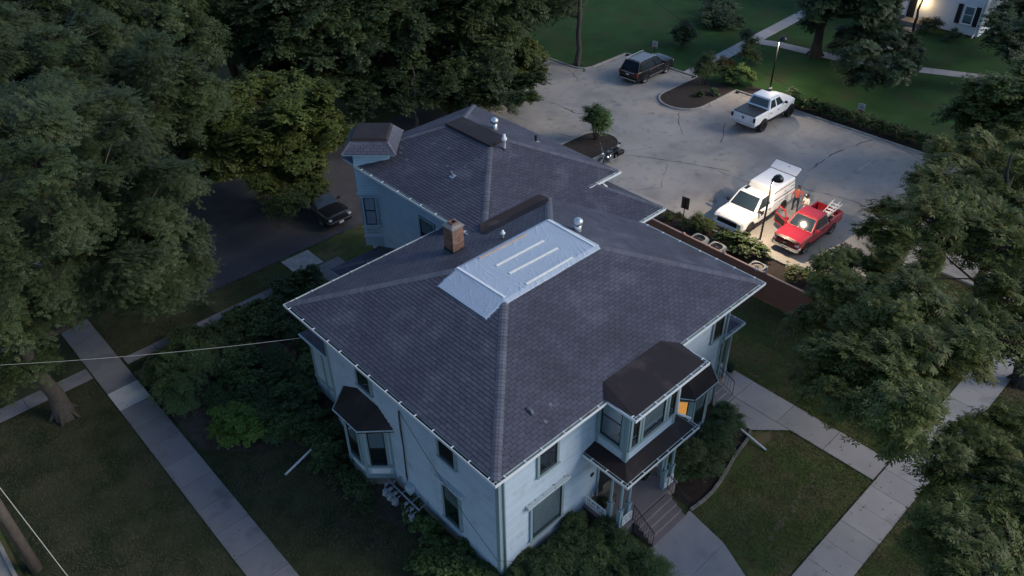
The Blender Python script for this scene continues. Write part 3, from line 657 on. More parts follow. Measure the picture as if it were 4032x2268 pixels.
gutter(H, (3.96, -2.14, 3.823), (8.04, -2.14, 3.823), (0, 1, 0), .62, debris=True)
gutter(H, (8.04, -2.14, 3.82), (8.04, -.05, 3.82), (-1, 0, 0), .6, debris=True)
MB().tube([(7.62, -1.30, 6.72), (7.62, -1.34, 4.25), (7.75, -1.45, 4.12), (8.0, -1.75, 3.98)], .05, 8).build('downpipe', M_white, H, smooth=True)
pm = MB(); pm.box(-.085, .085, -.085, .085, 0, .95); pm.box(-.11, .11, -.11, .11, .95, 1.0); pm.lathe([(.06, 1.0), (.075, 1.08), (.055, 1.12), (.062, 1.9), (.05, 2.30), (.07, 2.36), (.07, 2.44), (.05, 2.48), (.05, 2.76)], (0, 0, 0), 12)
me_post = pm.mesh('post', M_trim)
rg = MB(); rg.lathe([(.079, 1.06), (.079, 1.10)], (0, 0, 0), 12); rg.lathe([(.074, 2.38), (.074, 2.42)], (0, 0, 0), 12); me_ring = rg.mesh('ring', mat('rust_band', (.10, .045, .04), .6))
for x, y in ((4.45, -1.58), (4.92, -1.58), (4.45, -1.12), (7.5, -1.58), (7.05, -1.58), (7.5, -1.12)):
    link_mesh('post', me_post, porch, Matrix.Translation((x, y, PF))); link_mesh('post_ring', me_ring, porch, Matrix.Translation((x, y, PF)))
def balustrade(par, a, b, z0, hh=.55):
    a, b = V((*a, 0)), V((*b, 0)); t = (b - a).normalized(); L = (b - a).length; n = V((-t.y, t.x, 0)); mb = MB(); c = (a + b) / 2; Z = V((0, 0, 1))
    for zz in (.14, hh): mb.obox(c + Z * (z0 + zz), t * L / 2, n * .03, Z * .028)
    mb.obox(c + Z * (z0 + .36), t * L / 2, n * .02, Z * .018)
    k = max(2, int(L / .19))
    for i in range(k + 1):
        q = a + t * (L * i / k); mb.obox(q + Z * (z0 + .34), t * .025, n * .018, Z * .2)
        if i < k: mb.obox(q + t * (L / k / 2) + Z * (z0 + .25), (t + Z).normalized() * .05, n * .012, (Z - t).normalized() * .05)
    return mb.build('balustrade', M_white, par)
balustrade(porch, (4.28, -.1), (4.28, -1.05), PF); balustrade(porch, (7.66, -.1), (7.66, -1.05), PF); balustrade(porch, (4.5, -1.70), (5.0, -1.70), PF); balustrade(porch, (7.0, -1.70), (7.5, -1.70), PF)
def iron_rail(par, pts, h=.85, sp=.13, name='iron_railing'):
    mb = MB(); P2 = [V(p) for p in pts]; Z = V((0, 0, 1))
    mb.tube([p + Z * h for p in P2], .018, 6); mb.tube([p + Z * .12 for p in P2], .012, 5)
    for a, b in zip(P2[:-1], P2[1:]):
        k = max(1, int((b - a).length / sp))
        for i in range(k + 1): q = a + (b - a) * (i / k); mb.tube([q + Z * (.0 if i in (0, k) else .12), q + Z * h], .016 if i in (0, k) else .008, 4)
    return mb.build(name, M_black, par)
iron_rail(porch, [(5.06, -1.75, PF), (5.06, -2.75, .02)]); iron_rail(porch, [(7.14, -1.75, PF), (7.14, -2.75, .02)])
dm = MB(); dm.box(5.0, 5.9, -.06, -.0, PF, PF + 2.1); dr = dm.build('door', M_darkframe, porch); MB().box(4.9, 5.0, -.08, 0, PF, PF + 2.2).build('door_casing', M_trim, porch)
MB().lathe([(.001, .012), (.10, .012), (.10, .0)], (4.62, -.03, 2.15), 16, axis=(0, -1, 0)).build('house_plaque', M_black, H)
# +X side entry porch with low hip roof, steps and rail
S_ = MB(); S_.add([(12.43, .35, 3.55), (14.55, .35, 3.55), (14.55, 4.2, 3.55), (12.43, 4.2, 3.55), (12.43, 1.6, 4.25), (13.2, 1.6, 4.25), (13.2, 3.4, 4.25), (12.43, 3.4, 4.25)], [(0, 1, 5, 4), (1, 2, 6, 5), (2, 3, 7, 6), (0, 3, 2, 1), (4, 5, 6, 7)])
sp = S_.build('side_porch_roof', M_deck, H)
rs2, fl2 = MB(), []
shingle_slope([(12.43, .35, 3.56), (14.55, .35, 3.56), (13.2, 1.6, 4.26), (12.43, 1.6, 4.26)], rs2, fl2); shingle_slope([(14.55, .35, 3.56), (14.55, 4.2, 3.56), (13.2, 3.4, 4.26), (13.2, 1.6, 4.26)], rs2, fl2)
for M in fl2: link_mesh('porch_shingle', TAB, sp, M)
rs2.build('porch_shingle_edge', M_shingle, sp)
gutter(H, (12.45, .22, 3.55), (14.68, .22, 3.55), (0, 1, 0), .55); gutter(H, (14.68, .23, 3.552), (14.68, 4.2, 3.552), (-1, 0, 0), .8)
hip_caps(sp, (14.55, .35, 3.57), (13.2, 1.6, 4.27), V((0, -.5, 1)), V((.5, 0, 1)), .12)
for x, y in ((14.3, .6), (14.3, 3.9)): MB().box(x - .06, x + .06, y - .06, y + .06, .4, 3.55).build('side_porch_post', M_trim, sp)
MB().box(12.45, 14.4, .5, 4.1, 0, .42).build('side_porch_floor', M_brownstep, sp)
for i in range(3): MB().box(12.72, 13.8, .48 - .26 * (i + 1), .48 - .26 * i - .002, .04, .42 - .125 * i - .1).build('side_step', mat('grey_step', (.24, .23, .26), .8), sp)
iron_rail(sp, [(13.86, .7, .42), (13.86, -.25, .05)], .85, .16, 'side_railing')
# left (+Y) sun porch addition
A = MB(); A.box(.62, 6.2, LY, 12.85, .3, 3.42); ad = A.build('sun_porch', M_lighttrim, H)
MB().box(.7, 6.1, LY, 12.75, -.05, .3).build('sun_porch_base', M_found, ad)
for y in (10.35, 11.1, 11.9, 12.7): MB().box(.585, .62, y - .06, y + .06, .3, 3.42).build('pilaster', M_trim, ad)
for z in (.4, 1.15, 3.3): MB().box(.575, .618, LY + .05, 12.85, z - .06, z + .06).build('rail_board', M_trim, ad)
rs2, fl2 = MB(), []
q = [(.38, 13.08, 3.52), (.38, LY + .02, 3.52), (1.6, LY + .02, 4.25), (1.6, 12.0, 4.25)]
shingle_slope(q, rs2, fl2); shingle_slope([(6.4, 13.08, 3.52), (.38, 13.08, 3.52), (1.6, 12.0, 4.25), (6.4, 12.0, 4.25)], rs2, fl2)
MB().frust([(.38, LY, 3.5), (6.4, LY, 3.5), (6.4, 13.08, 3.5), (.38, 13.08, 3.5)], [(1.6, LY, 4.23), (6.4, LY, 4.23), (6.4, 12.0, 4.23), (1.6, 12.0, 4.23)]).build('sun_porch_roof', M_deck, ad)
for M in fl2: link_mesh('porch_shingle', TAB, ad, M)
rs2.build('porch_shingle_edge', M_shingle, ad)
tm = MB(); tm.box(.33, .38, LY, 13.1, 3.44, 3.53); tm.build('fascia', M_lighttrim, ad)
# chimney of single bricks
CX, CY, CW, Z0, Z1 = 5.13, 8.02, .27, 7.75, 9.18
ch = MB().box(CX - CW + .012, CX + CW - .012, CY - CW + .012, CY + CW - .012, Z0, Z1).build('chimney', M_mortar, H)
bl, bh = .185, .056; bm = MB().box(-bl / 2, bl / 2, 0, .04, 0, bh).mesh('brick', M_brick)
k = 0; z = 8.22
while z < Z1 - .03:
    for s in range(4):
        a = s * math.pi / 2; off = -CW + (0 if k % 2 else -.1)
        while off < CW - .02:
            x0, x1 = max(off, -CW), min(off + bl, CW)
            if x1 - x0 > .05:
                Rm = Matrix.Translation((CX, CY, z)) @ Matrix.Rotation(a, 4, 'Z') @ Matrix.Translation(((x0 + x1) / 2, -CW - random.uniform(0, .006), 0)) @ Matrix.Diagonal(((x1 - x0) / bl, 1, 1, 1))
                if s in (0, 3): link_mesh('brick', bm, ch, Rm)
            off += bl + .02
    z += bh + .02; k += 1
MB().box(CX - CW, CX + CW, CY + CW - .05, CY + CW, 8.2, Z1).box(CX + CW - .05, CX + CW, CY - CW, CY + CW, 8.2, Z1).build('chimney_back', M_brick, ch)
fm = MB(); fm.box(CX - CW - .02, CX + CW + .02, CY - CW - .02, CY + CW + .02, 7.6, 8.16); fm.build('chimney_flashing', M_flash, ch)
fm = MB(); fm.box(CX - CW - .025, CX + CW + .025, CY - CW - .025, CY + CW + .025, 8.12, 8.24); fm.build('chimney_tar', M_tar, ch)
cm = MB(); r0 = CW + .05
cm.frust([(CX - CW, CY - CW, Z1 - .05), (CX + CW, CY - CW, Z1 - .05), (CX + CW, CY + CW, Z1 - .05), (CX - CW, CY + CW, Z1 - .05)], [(CX - r0, CY - r0, Z1 + .05), (CX + r0, CY - r0, Z1 + .05), (CX + r0, CY + r0, Z1 + .05), (CX - r0, CY + r0, Z1 + .05)])
cm.frust([(CX - r0, CY - r0, Z1 + .051), (CX + r0, CY - r0, Z1 + .051), (CX + r0, CY + r0, Z1 + .051), (CX - r0, CY + r0, Z1 + .051)], [(CX - .2, CY - .2, Z1 + .13), (CX + .2, CY - .2, Z1 + .13), (CX + .2, CY + .2, Z1 + .13), (CX - .2, CY + .2, Z1 + .13)])
cm.build('chimney_crown', M_cement, ch)
fl = MB()
for s in range(4):
    R_ = Matrix.Translation((CX, CY, Z1 + .1)) @ Matrix.Rotation(s * math.pi / 2, 4, 'Z'); fl.add([R_ @ V(p) for p in ((-.14, -.14, 0), (.14, -.14, 0), (.14, -.14, .1), (-.14, -.14, .1), (-.11, -.11, .1), (.11, -.11, .1), (.11, -.11, .02), (-.11, -.11, .02))], [(0, 1, 2, 3), (3, 2, 5, 4), (4, 5, 6, 7)])
fl.build('flue_liner', M_brick, ch); MB().box(CX - .115, CX + .115, CY - .115, CY + .115, Z1 + .131, Z1 + .136).build('flue_opening', M_tar, ch)
# roof vents
def turbine(par, p, s=1.0):
    p = V(p); MB().lathe([(.15 * s, -.12), (.15 * s, .24 * s), (.13 * s, .26 * s)], p, 16).build('vent_collar', M_galv, par, smooth=True)
    mb = MB(); n = 20
    for i in range(n):
        a = 2 * math.pi * i / n; vs = []
        for j in range(7):
            ph = math.pi * (0.08 + .84 * j / 6); r = .20 * s * math.sin(ph) ** .7; zz = .26 * s + .15 * s - .15 * s * math.cos(ph) * 1.0
            for da, rr in ((0, r), (.42, r * 1.02)): vs.append(p + V((math.cos(a + da - j * .05) * rr, math.sin(a + da - j * .05) * rr, zz)))
        mb.add(vs, [(2 * j, 2 * j + 1, 2 * j + 3, 2 * j + 2) for j in range(6)])
    mb.lathe([(.001, .57 * s), (.10 * s, .56 * s), (.13 * s, .53 * s)], p, 14)
    mb.build('turbine_head', M_galv, par, smooth=True)
    MB().obox(p + V((0, 0, -.03)), (.24 * s, 0, -.08 * s), (0, .24 * s, 0), (.002, 0, .006)).build('vent_flashing', M_galv, par)
turbine(H, (9.08, 5.18, 8.50))
def flue(par, p, h=.42, m=M_white, r=.05):
    MB().lathe([(r * 1.0, -.1), (r, h * .6), (r * 1.9, h * .62), (r * 2.1, h * .72), (r * 1.1, h * .86), (r * .9, h), (.001, h)], p, 12).build('flue_pipe', m, par, smooth=True)
    MB().lathe([(r * 2.2, -.02), (r * 1.5, .05), (r, .09)], p, 12).build('pipe_boot', M_tar, par)
flue(H, (6.63, 6.86, 8.42))
# stray items on the near slope: bent pipe boot, loose flashing squares
vt = MB(); b0 = V((1.62, .12, 7.36)); vt.tube([b0, b0 + V((.02, .08, .10)), b0 + V((.0, .2, .12)), b0 + V((-.02, .26, .08))], [.07, .06, .055, .06], 8); vt.build('bent_vent', M_flash, H, smooth=True)
for p in ((1.8, -.28), (2.35, .05)):
    zz = ZR + (p[1] - ey0) * sl + .02; MB().obox((p[0], p[1], zz + .006), (.06, 0, 0), (0, .055, .02), (0, -.002, .005)).build('flashing_patch', M_flash, H)
for p in ((-.05, 6.6, 0), ):
    MB().obox((1.45, 6.55, ZR + (1.45 - ex0) * (ZD - ZR) / (dx0 - ex0) + .022), (.10, 0, .035), (0, .13, 0), (0, 0, .003)).build('replaced_shingle', M_hip, H)
# electric service: mast conduit and box on the street wall
MB().tube([(-.03, 5.2, 4.95), (-.07, 5.2, 4.9), (-.07, 5.24, 1.15)], .022, 6).build('conduit', M_darkwire, H)
MB().tube([(-.03, 5.3, 4.9), (-.05, 5.32, 4.2), (-.05, 5.27, 3.0), (-.05, 5.33, 1.2)], .012, 5).build('cable', M_darkwire, H)
eb = MB().box(-.30, -.03, 4.82, 5.12, .80, 1.15).build('meter_box', M_lighttrim, H, bevel=.01)
MB().tube([(-.04, 5.19, 4.88), (-.2, 3.5, 4.0), (-.3, 1.4, 2.75), (-.32, -.2, 1.95), (.6, -.5, 1.3)], .009, 5).build('drop_wire', M_darkwire, H)

# ------------------------------------------------------------------ tarp and battens on the deck
def tarp_z(x, y):
    z = ZD + .026
    if x < dx0: z -= (dx0 - x) * (ZD - ZR) / (dx0 - ex0)
    if x > dx1: z -= (x - dx1) * .4
    if y < dy0: z -= (dy0 - y) * sl
    if y > dy1: z -= (y - dy1) * sl
    return z
n1, n2 = 290, 150; gxs = np.linspace(2.93, 8.76, n1); gys = np.linspace(3.60, 6.46, n2); rr = np.random.default_rng(3)
fold = np.zeros((n1, n2)); GX, GY = np.meshgrid(gxs, gys, indexing='ij')
for i in range(230):
    cx, cy = rr.uniform(2.9, 8.8), rr.uniform(3.6, 6.5); a = rr.choice([0.3, 1.2, -.5, .9, 1.6, 2.6]) + rr.normal(0, .3); L = rr.uniform(.12, .6); w = rr.uniform(.012, .028); h = rr.uniform(.003, .009)
    du = (GX - cx) * math.cos(a) + (GY - cy) * math.sin(a); dv = -(GX - cx) * math.sin(a) + (GY - cy) * math.cos(a)
    fold += h * np.exp(-(du / L) ** 2 - (dv / w) ** 2)
for i in range(60):   # puckers running in from the nailed edge along the near side
    cx = rr.uniform(4.0, 8.7); cy = 3.62; a = rr.normal(1.1, .25); L = rr.uniform(.25, .7); w = rr.uniform(.014, .03)
    du = (GX - cx) * math.cos(a) + (GY - cy) * math.sin(a); dv = -(GX - cx) * math.sin(a) + (GY - cy) * math.cos(a)
    fold += rr.uniform(.004, .013) * np.exp(-(du / L) ** 2 - (dv / w) ** 2)
tv = []; 
for i in range(n1):
    for j in range(n2):
        x, y = gxs[i], gys[j]
        if x < dx0:      # the part hanging down the near slope is a little wider to the left and cut obliquely on the right
            t = (dx0 - x) / (dx0 - 2.93); y = y + (y - 5.0) * .10 * t * (1 if y > 5 else .3)
        shr = (ZD - ZR) / (dx0 - ex0) * .25 * math.sin(x * 26) * 0
        tv.append((x, y, tarp_z(x, y) + float(fold[i, j])))
tf = [(i * n2 + j, (i + 1) * n2 + j, (i + 1) * n2 + j + 1, i * n2 + j + 1) for i in range(n1 - 1) for j in range(n2 - 1)]
tb_ = MB(); tb_.add(tv, tf); to = tb_.build('roof_tarp', M_tarp, None, smooth=True)
sd = to.modifiers.new('thick', 'SOLIDIFY'); sd.thickness = .006; sd.offset = 1
tag(to, 'creased silver blue tarp covering the top of the near roof', 'tarp')
def batten(a, b, label, m=M_batten, w=.045):
    a, b = V((*a, 0)), V((*b, 0)); t = (b - a).normalized(); c = (a + b) / 2; o = MB().obox((c.x, c.y, ZD + .054), t * (b - a).length / 2, V((-t.y, t.x, 0)) * w, (0, 0, .014)).build('batten', m)
    return tag(o, label, 'batten', 'battens nailed over the roof tarp')
batten((4.84, 6.22), (7.23, 6.18), 'tan batten by the far tarp edge near the white pipe', mat('tan_batten', (.55, .42, .33), .7, .1))
batten((4.99, 5.44), (7.40, 5.40), 'second long batten from the far tarp edge')
batten((5.00, 4.76), (7.41, 4.68), 'third long batten from the far tarp edge')
batten((4.99, 3.88), (7.37, 3.86), 'nearest of the four long parallel battens on the tarp')
batten((3.90, 6.34), (3.93, 3.86), 'white cross batten at the tarp fold above the street slope', M_batten_w)
batten((8.57, 6.30), (8.51, 3.80), 'white cross batten along the tarp edge beside the turbine vent', M_batten_w)

# ------------------------------------------------------------------ rear house
H2 = thing('rear_house', 'blue clapboard house with second hip roof and corner turret behind the tarped house', 'house', (11, 13, 0))
Z2 = 7.75; hx0, hx1, hy0, hy1 = 6.66, 15.0, 8.08, 18.2; qx0, qx1, qy0, qy1, ZD2 = 10.68, 11.66, 12.05, 15.1, 9.08
E2 = [(hx0, hy0, Z2), (hx1, hy0, Z2), (hx1, hy1, Z2), (hx0, hy1, Z2)]; D2 = [(qx0, qy0, ZD2), (qx1, qy0, ZD2), (qx1, qy1, ZD2), (qx0, qy1, ZD2)]
w2 = MB(); wx0, wx1, wy0, wy1 = 7.28, 14.4, 8.7, 17.5
siding(w2, (wx0, wy1), (wx0, 10.1), .4, 7.6, (-1, 0)); siding(w2, (wx1, 8.7), (wx1, wy1), .4, 7.6, (1, 0)); siding(w2, (wx1, wy1), (wx0, wy1), .4, 7.6, (0, 1)); siding(w2, (wx0, 10.12), (wx1, 10.12), .4, 7.6, (0, -1))
w2.build('wall', [M_siding2, M_lap], H2)
MB().frust([V(p) - V((0, 0, .012)) for p in E2], [V(p) - V((0, 0, .012)) for p in D2]).build('roof', M_deck, H2)
MB().box(hx0 + .02, hx1 - .02, 10.3, hy1 - .02, 7.55, 7.735).build('soffit', M_lighttrim, H2)
s2 = [[E2[0], E2[1], D2[1], D2[0]], [E2[1], E2[2], D2[2], D2[1]], [E2[2], E2[3], D2[3], D2[2]], [E2[3], E2[0], D2[0], D2[3]]]
rest, full = MB(), []
TWC = V((7.75, 17.05, 0))
def under_tower(p): d = p - TWC; return abs((d.x - d.y)) / 1.41421 < .80 and abs(d.x + d.y) / 1.41421 < .80
for s in s2: shingle_slope(s, rest, full, under_tower)
# lower ell roof continuing the slope down to the main eave
zs = (ZD2 - Z2) / (qy0 - hy0); ell_y = 5.33; ell_z = 7.02; kx = 14.9
ellq = [(12.2, ell_y, ell_z), (kx, ell_y, ell_z), (13.3, hy0 + .02, Z2 - .0), (12.2 - 2.2, hy0 + .02, Z2)]
MB().frust([V(p) - V((0, 0, .10)) for p in ellq], [V(p) - V((0, 0, .012)) for p in ellq]).build('ell_roof', M_deck, H2)
shingle_slope(ellq, rest, full)
ell_r = [(kx, ell_y, ell_z), (kx, 9.6, ell_z), (13.3, 9.6, 7.6), (13.3, hy0 + .02, Z2)]
eb_ = MB(); eb_.add([V(p) - V((0, 0, .012)) for p in ell_r], [(0, 1, 2, 3)]); eb_.build('ell_roof_side', M_deck, H2)
shingle_slope(ell_r, rest, full)
finish_shingles(H2, rest, full)
N2 = [normal_of(s) for s in s2]
for i in (0, 1, 2, 3): hip_caps(H2, V(E2[i]), V(D2[i]), N2[i], N2[i - 1], .15)
hip_caps(H2, ellq[1], ellq[2], normal_of(ellq), V((.45, 0, 1)), .14)
MB().box(qx0 - .06, qx1 + .06, qy0 - .06, qy1 + .06, ZD2 - .02, ZD2 + .10).build('roof_cap_panel', M_membrane, H2, bevel=.02)
gutter(H2, (hx0 - .13, 17.05, Z2), (hx0 - .13, 8.7, Z2), (1, 0, 0), .85)
gutter(H2, (12.9, hy0 - .13, Z2), (hx1 + .05, hy0 - .13, Z2), (0, 1, 0), .9)
gutter(H2, (13.2, ell_y - .13, ell_z), (kx + .05, ell_y - .13, ell_z), (0, 1, 0), .8)
MB().tube([(13.9, hy0 - .06, 7.62), (13.9, hy0 - .0, 7.5), (13.95, hy0 - .25, 7.42)], .05, 8).build('downspout_elbow', M_white, H2, smooth=True)
MB().box(13.35, 14.2, 6.0, 9.5, .0, 7.0).build('ell_wall', M_siding2, H2)
# dark membrane valley between the two roofs
vz = lambda y: ZR + (ey1 - y) * (ZD - ZR) / (ey1 - dy1)
hz2 = lambda y: Z2 + (y - hy0) * (ZD2 - Z2) / (qy0 - hy0)
vm = MB(); vm.add([(6.75, 8.02, vz(8.02) + .045), (10.35, 8.02, vz(8.02) + .045), (10.75, 8.45, vz(8.45) + .05), (6.85, 8.45, vz(8.45) + .05), (7.15, 8.80, hz2(8.80) + .045), (10.55, 8.80, hz2(8.80) + .045)], [(0, 1, 2, 3), (3, 2, 5, 4)]); vm.build('valley_membrane', M_membrane, H2)
vb = MB(); vb.tube([(6.72, 8.1, 7.80), (6.72, 8.3, 7.86), (6.6, 8.42, 7.9)], .05, 8); vb.build('bent_vent', M_flash, H2, smooth=True)
window(H2, (wx0, 12.62, 4.75), (0, -1), (-1, 0), .95, 1.62, trim=M_trim)
# corner turret, turned 45 degrees
tw = MB(); hw = .85; c45 = math.sqrt(.5); ta, tn = V((c45, -c45, 0)), V((-c45, -c45, 0)); TC = V((7.75, 17.05, 0))
def TP(a, b, z): return TC + ta * a + tn * b + V((0, 0, z))
for z0_, z1_, mi in ((6.25, 8.5, 0),):
    for (a0, b0, a1, b1, n_) in ((-hw, hw, hw, hw, tn), (hw, hw, hw, -hw, ta), (hw, -hw, -hw, -hw, -tn), (-hw, -hw, -hw, hw, -ta)):
        p, q = TP(a0, b0, 0), TP(a1, b1, 0); siding(tw, (p.x, p.y), (q.x, q.y), z0_, z1_, (n_.x, n_.y), .15)
turret = tw.build('turret', [M_siding2, M_lap], H2)
MB().obox(TP(0, 0, 4.75), ta * (hw - .05), tn * (hw - .05), V((0, 0, 1.5))).build('turret_wall', M_lighttrim, turret)
MB().obox(TP(0, 0, 6.24), ta * (hw + .05), tn * (hw + .05), V((0, 0, .05))).build('turret_band', M_lighttrim, turret)
fc = TP(-.36, hw - .05, 0)
window(H2, (fc.x, fc.y, 4.50), (ta.x, ta.y), (tn.x, tn.y), .56, 1.55, trim=M_lighttrim, inner=M_curtain, cas=.06)
for s in (-.42, .42):
    for k in range(8): MB().obox(fc + ta * s + tn * .012 + V((0, 0, 4.55 + k * .19)), ta * .04, tn * .012, V((0, 0, .07))).build('turret_ornament', M_trim, turret)
for i in range(5):
    for j in range(2): MB().lathe([(.001, .03), (.05, .012), (.062, 0)], fc + ta * (-.26 + i * .13) + V((0, 0, 4.02 + j * .15)) + tn * .003, 4, axis=tuple(tn)).build('turret_boss', M_trim, turret)
MB().obox(fc + V((0, 0, 4.36)) + tn * .02, ta * .48, tn * .03, V((0, 0, .04))).build('turret_sill', M_lighttrim, turret)
MB().obox(fc + V((0, 0, 3.80)) + tn * .02, ta * .48, tn * .03, V((0, 0, .05))).build('turret_sill', M_lighttrim, turret)
for i in range(7): MB().obox(fc + ta * (-.36 + i * .12) + V((0, 0, 3.5)) + tn * .015, ta * .025, tn * .02, V((0, 0, .2))).build('turret_baluster', M_lighttrim, turret)
el, th = 1.2, .84
MB().frust([TP(-el, el, 8.44), TP(el, el, 8.44), TP(el, -el, 8.44), TP(-el, -el, 8.44)], [TP(-el, el, 8.53), TP(el, el, 8.53), TP(el, -el, 8.53), TP(-el, -el, 8.53)]).build('turret_cornice', M_lighttrim, turret)
ce = [TP(-el - .06, el + .06, 8.54), TP(el + .06, el + .06, 8.54), TP(el + .06, -el - .06, 8.54), TP(-el - .06, -el - .06, 8.54)]; ct = [TP(-th, th, 9.05), TP(th, th, 9.05), TP(th, -th, 9.05), TP(-th, -th, 9.05)]
MB().frust([p - V((0, 0, .008)) for p in ce], [p - V((0, 0, .012)) for p in ct]).build('turret_roof', M_deck, turret)
rt, ft = MB(), []
for i in range(4): shingle_slope([ce[i], ce[(i + 1) % 4], ct[(i + 1) % 4], ct[i]], rt, ft)
for M in ft: rt.add([M @ V(p) for p in ((0, 0, .016), (TABW - .014, 0, .016), (TABW - .014, EXPO, .004), (0, EXPO, .004), (0, 0, 0), (TABW - .014, 0, 0))], [(0, 1, 2, 3), (4, 5, 1, 0)])
rt.build('turret_shingles', M_shingle, turret)
for i in range(4): hip_caps(turret, ce[i], ct[i], normal_of([ce[i], ce[(i + 1) % 4], ct[i]]), normal_of([ce[i - 1], ce[i], ct[i]]), .09)
MB().frust([TP(-th - .05, th + .05, 9.04), TP(th + .05, th + .05, 9.04), TP(th + .05, -th - .05, 9.04), TP(-th - .05, -th - .05, 9.04)], [TP(-th + .04, th - .04, 9.15), TP(th - .04, th - .04, 9.15), TP(th - .04, -th + .04, 9.15), TP(-th + .04, -th + .04, 9.15)]).build('turret_flat', M_membrane, turret)
# low side porch of the rear house
lp = [(4.35, 16.9, 2.95), (4.35, 12.9, 2.95), (wx0, 12.9, 2.95), (wx0, 16.9, 2.95)]; lt = [(6.2, 15.4, 3.5), (6.2, 14.2, 3.5), (wx0, 14.2, 3.5), (wx0, 15.4, 3.5)]
lr = MB().frust([V(p) - V((0, 0, .08)) for p in lp], [V(p) - V((0, 0, .01)) for p in lp]).build('low_porch_roof', M_lighttrim, H2)
rt, ft = MB(), []
for i, j in ((0, 1), (1, 2), (3, 0)): shingle_slope([lp[i], lp[j], lt[j], lt[i]], rt, ft)
for M in ft: link_mesh('porch_shingle', TAB, lr, M)
rt.build('porch_shingle_edge', M_shingle, lr); MB().frust([V(p) - V((0, 0, .011)) for p in lp], [V(p) - V((0, 0, .011)) for p in lt]).build('porch_deck', M_deck, lr)
hip_caps(lr, lp[0], lt[0], V((-.3, 0, 1)), V((0, .4, 1)), .12)
for y in (13.2, 16.6): MB().box(4.55, 4.67, y - .06, y + .06, 0, 2.88).build('porch_post', M_lighttrim, lr)
turbine(H2, (12.45, 13.72, 8.78), 1.0)
flue(H2, (11.15, 11.62, 8.92), .75, M_white, .065); MB().obox((11.15, 11.62, 8.92), (.16, 0, 0), (0, .15, .05), (0, 0, .008)).build('vent_flashing', M_galv, H2)
MB().tube([(13.60, 12.08, 8.25), (13.60, 12.08, 8.62)], .06, 10).build('black_vent_pipe', M_black, H2); MB().obox((13.6, 12.05, 8.315), (.15, 0, -.055), (0, .15, 0), (.002, 0, .006)).build('vent_flashing', M_galv, H2)
MB().tube([(8.5, 12.15, 8.35), (8.5, 12.17, 8.52), (8.46, 12.22, 8.62)], .055, 8).build('bent_vent_pipe', M_flash, H2); MB().obox((8.5, 12.12, 8.40), (.12, 0, .04), (0, .13, 0), (-.002, 0, .005)).build('vent_flashing', M_galv, H2)
for k in range(14):
    x, y = random.uniform(7.6, 10.2), random.uniform(10.8, 16.0)
    if y - 7.95 > x - 6.5 + .3 and 18.2 - y > x - 6.5: MB().obox((x, y, Z2 + (x - hx0) * (ZD2 - Z2) / (qx0 - hx0) + .022), (.05, 0, .017), (0, .09, 0), (0, 0, .002)).build('roof_patch', M_hip, H2)
# ------------------------------------------------------------------ vehicles (own frame: x forward, y left)
def lerp(a, b, t): return a + (b - a) * t
def panel(quad, u0, u1, v0, v1, off):
    """plate lying on a quad (bl, br, tr, tl), pushed out by off"""
    q = [V(p) for p in quad]; f = lambda u, v: lerp(lerp(q[0], q[1], u), lerp(q[3], q[2], u), v)
    n = (q[1] - q[0]).cross(q[3] - q[0]).normalized() * off
    p = [f(u0, v0), f(u1, v0), f(u1, v1), f(u0, v1)]; mb = MB(); mb.frust([x - n * .3 for x in p], [x + n for x in p]); return mb
def wheel_mesh(r, w, rim_r, spokes=5):
    t = MB(); t.lathe([(rim_r, w / 2 - .02), (rim_r * 1.08, w / 2), (r * .93, w / 2), (r, w / 2 - .05), (r, -w / 2 + .05), (r * .93, -w / 2), (rim_r, -w / 2)], (0, 0, 0), 24, axis=(0, 1, 0))
    m = MB(); m.lathe([(rim_r * 1.02, w / 2 - .015), (rim_r * .93, w / 2 - .02), (rim_r * .90, w / 2 - .07), (.001, w / 2 - .07)], (0, 0, 0), 24, axis=(0, 1, 0))
    for k in range(spokes):
        a = 2 * math.pi * k / spokes; d = V((math.cos(a), 0, math.sin(a))); m.obox(d * rim_r * .5 + V((0, w / 2 - .045, 0)), d * rim_r * .45, V((-d.z, 0, d.x)) * rim_r * .11, V((0, .022, 0)))
    m.lathe([(.001, w / 2 - .01), (rim_r * .2, w / 2 - .015), (rim_r * .22, w / 2 - .05)], (0, 0, 0), 12, axis=(0, 1, 0))
    return t, m
def section(x, w, zb, zs, zt): return [(x, -w * .94, zb), (x, -w, zb + .16), (x, -w, zs - .14), (x, -w * .955, zs - .02), (x, -w * .62, zt), (x, 0, zt + .018), (x, w * .62, zt), (x, w * .955, zs - .02), (x, w, zs - .14), (x, w, zb + .16), (x, w * .94, zb)]
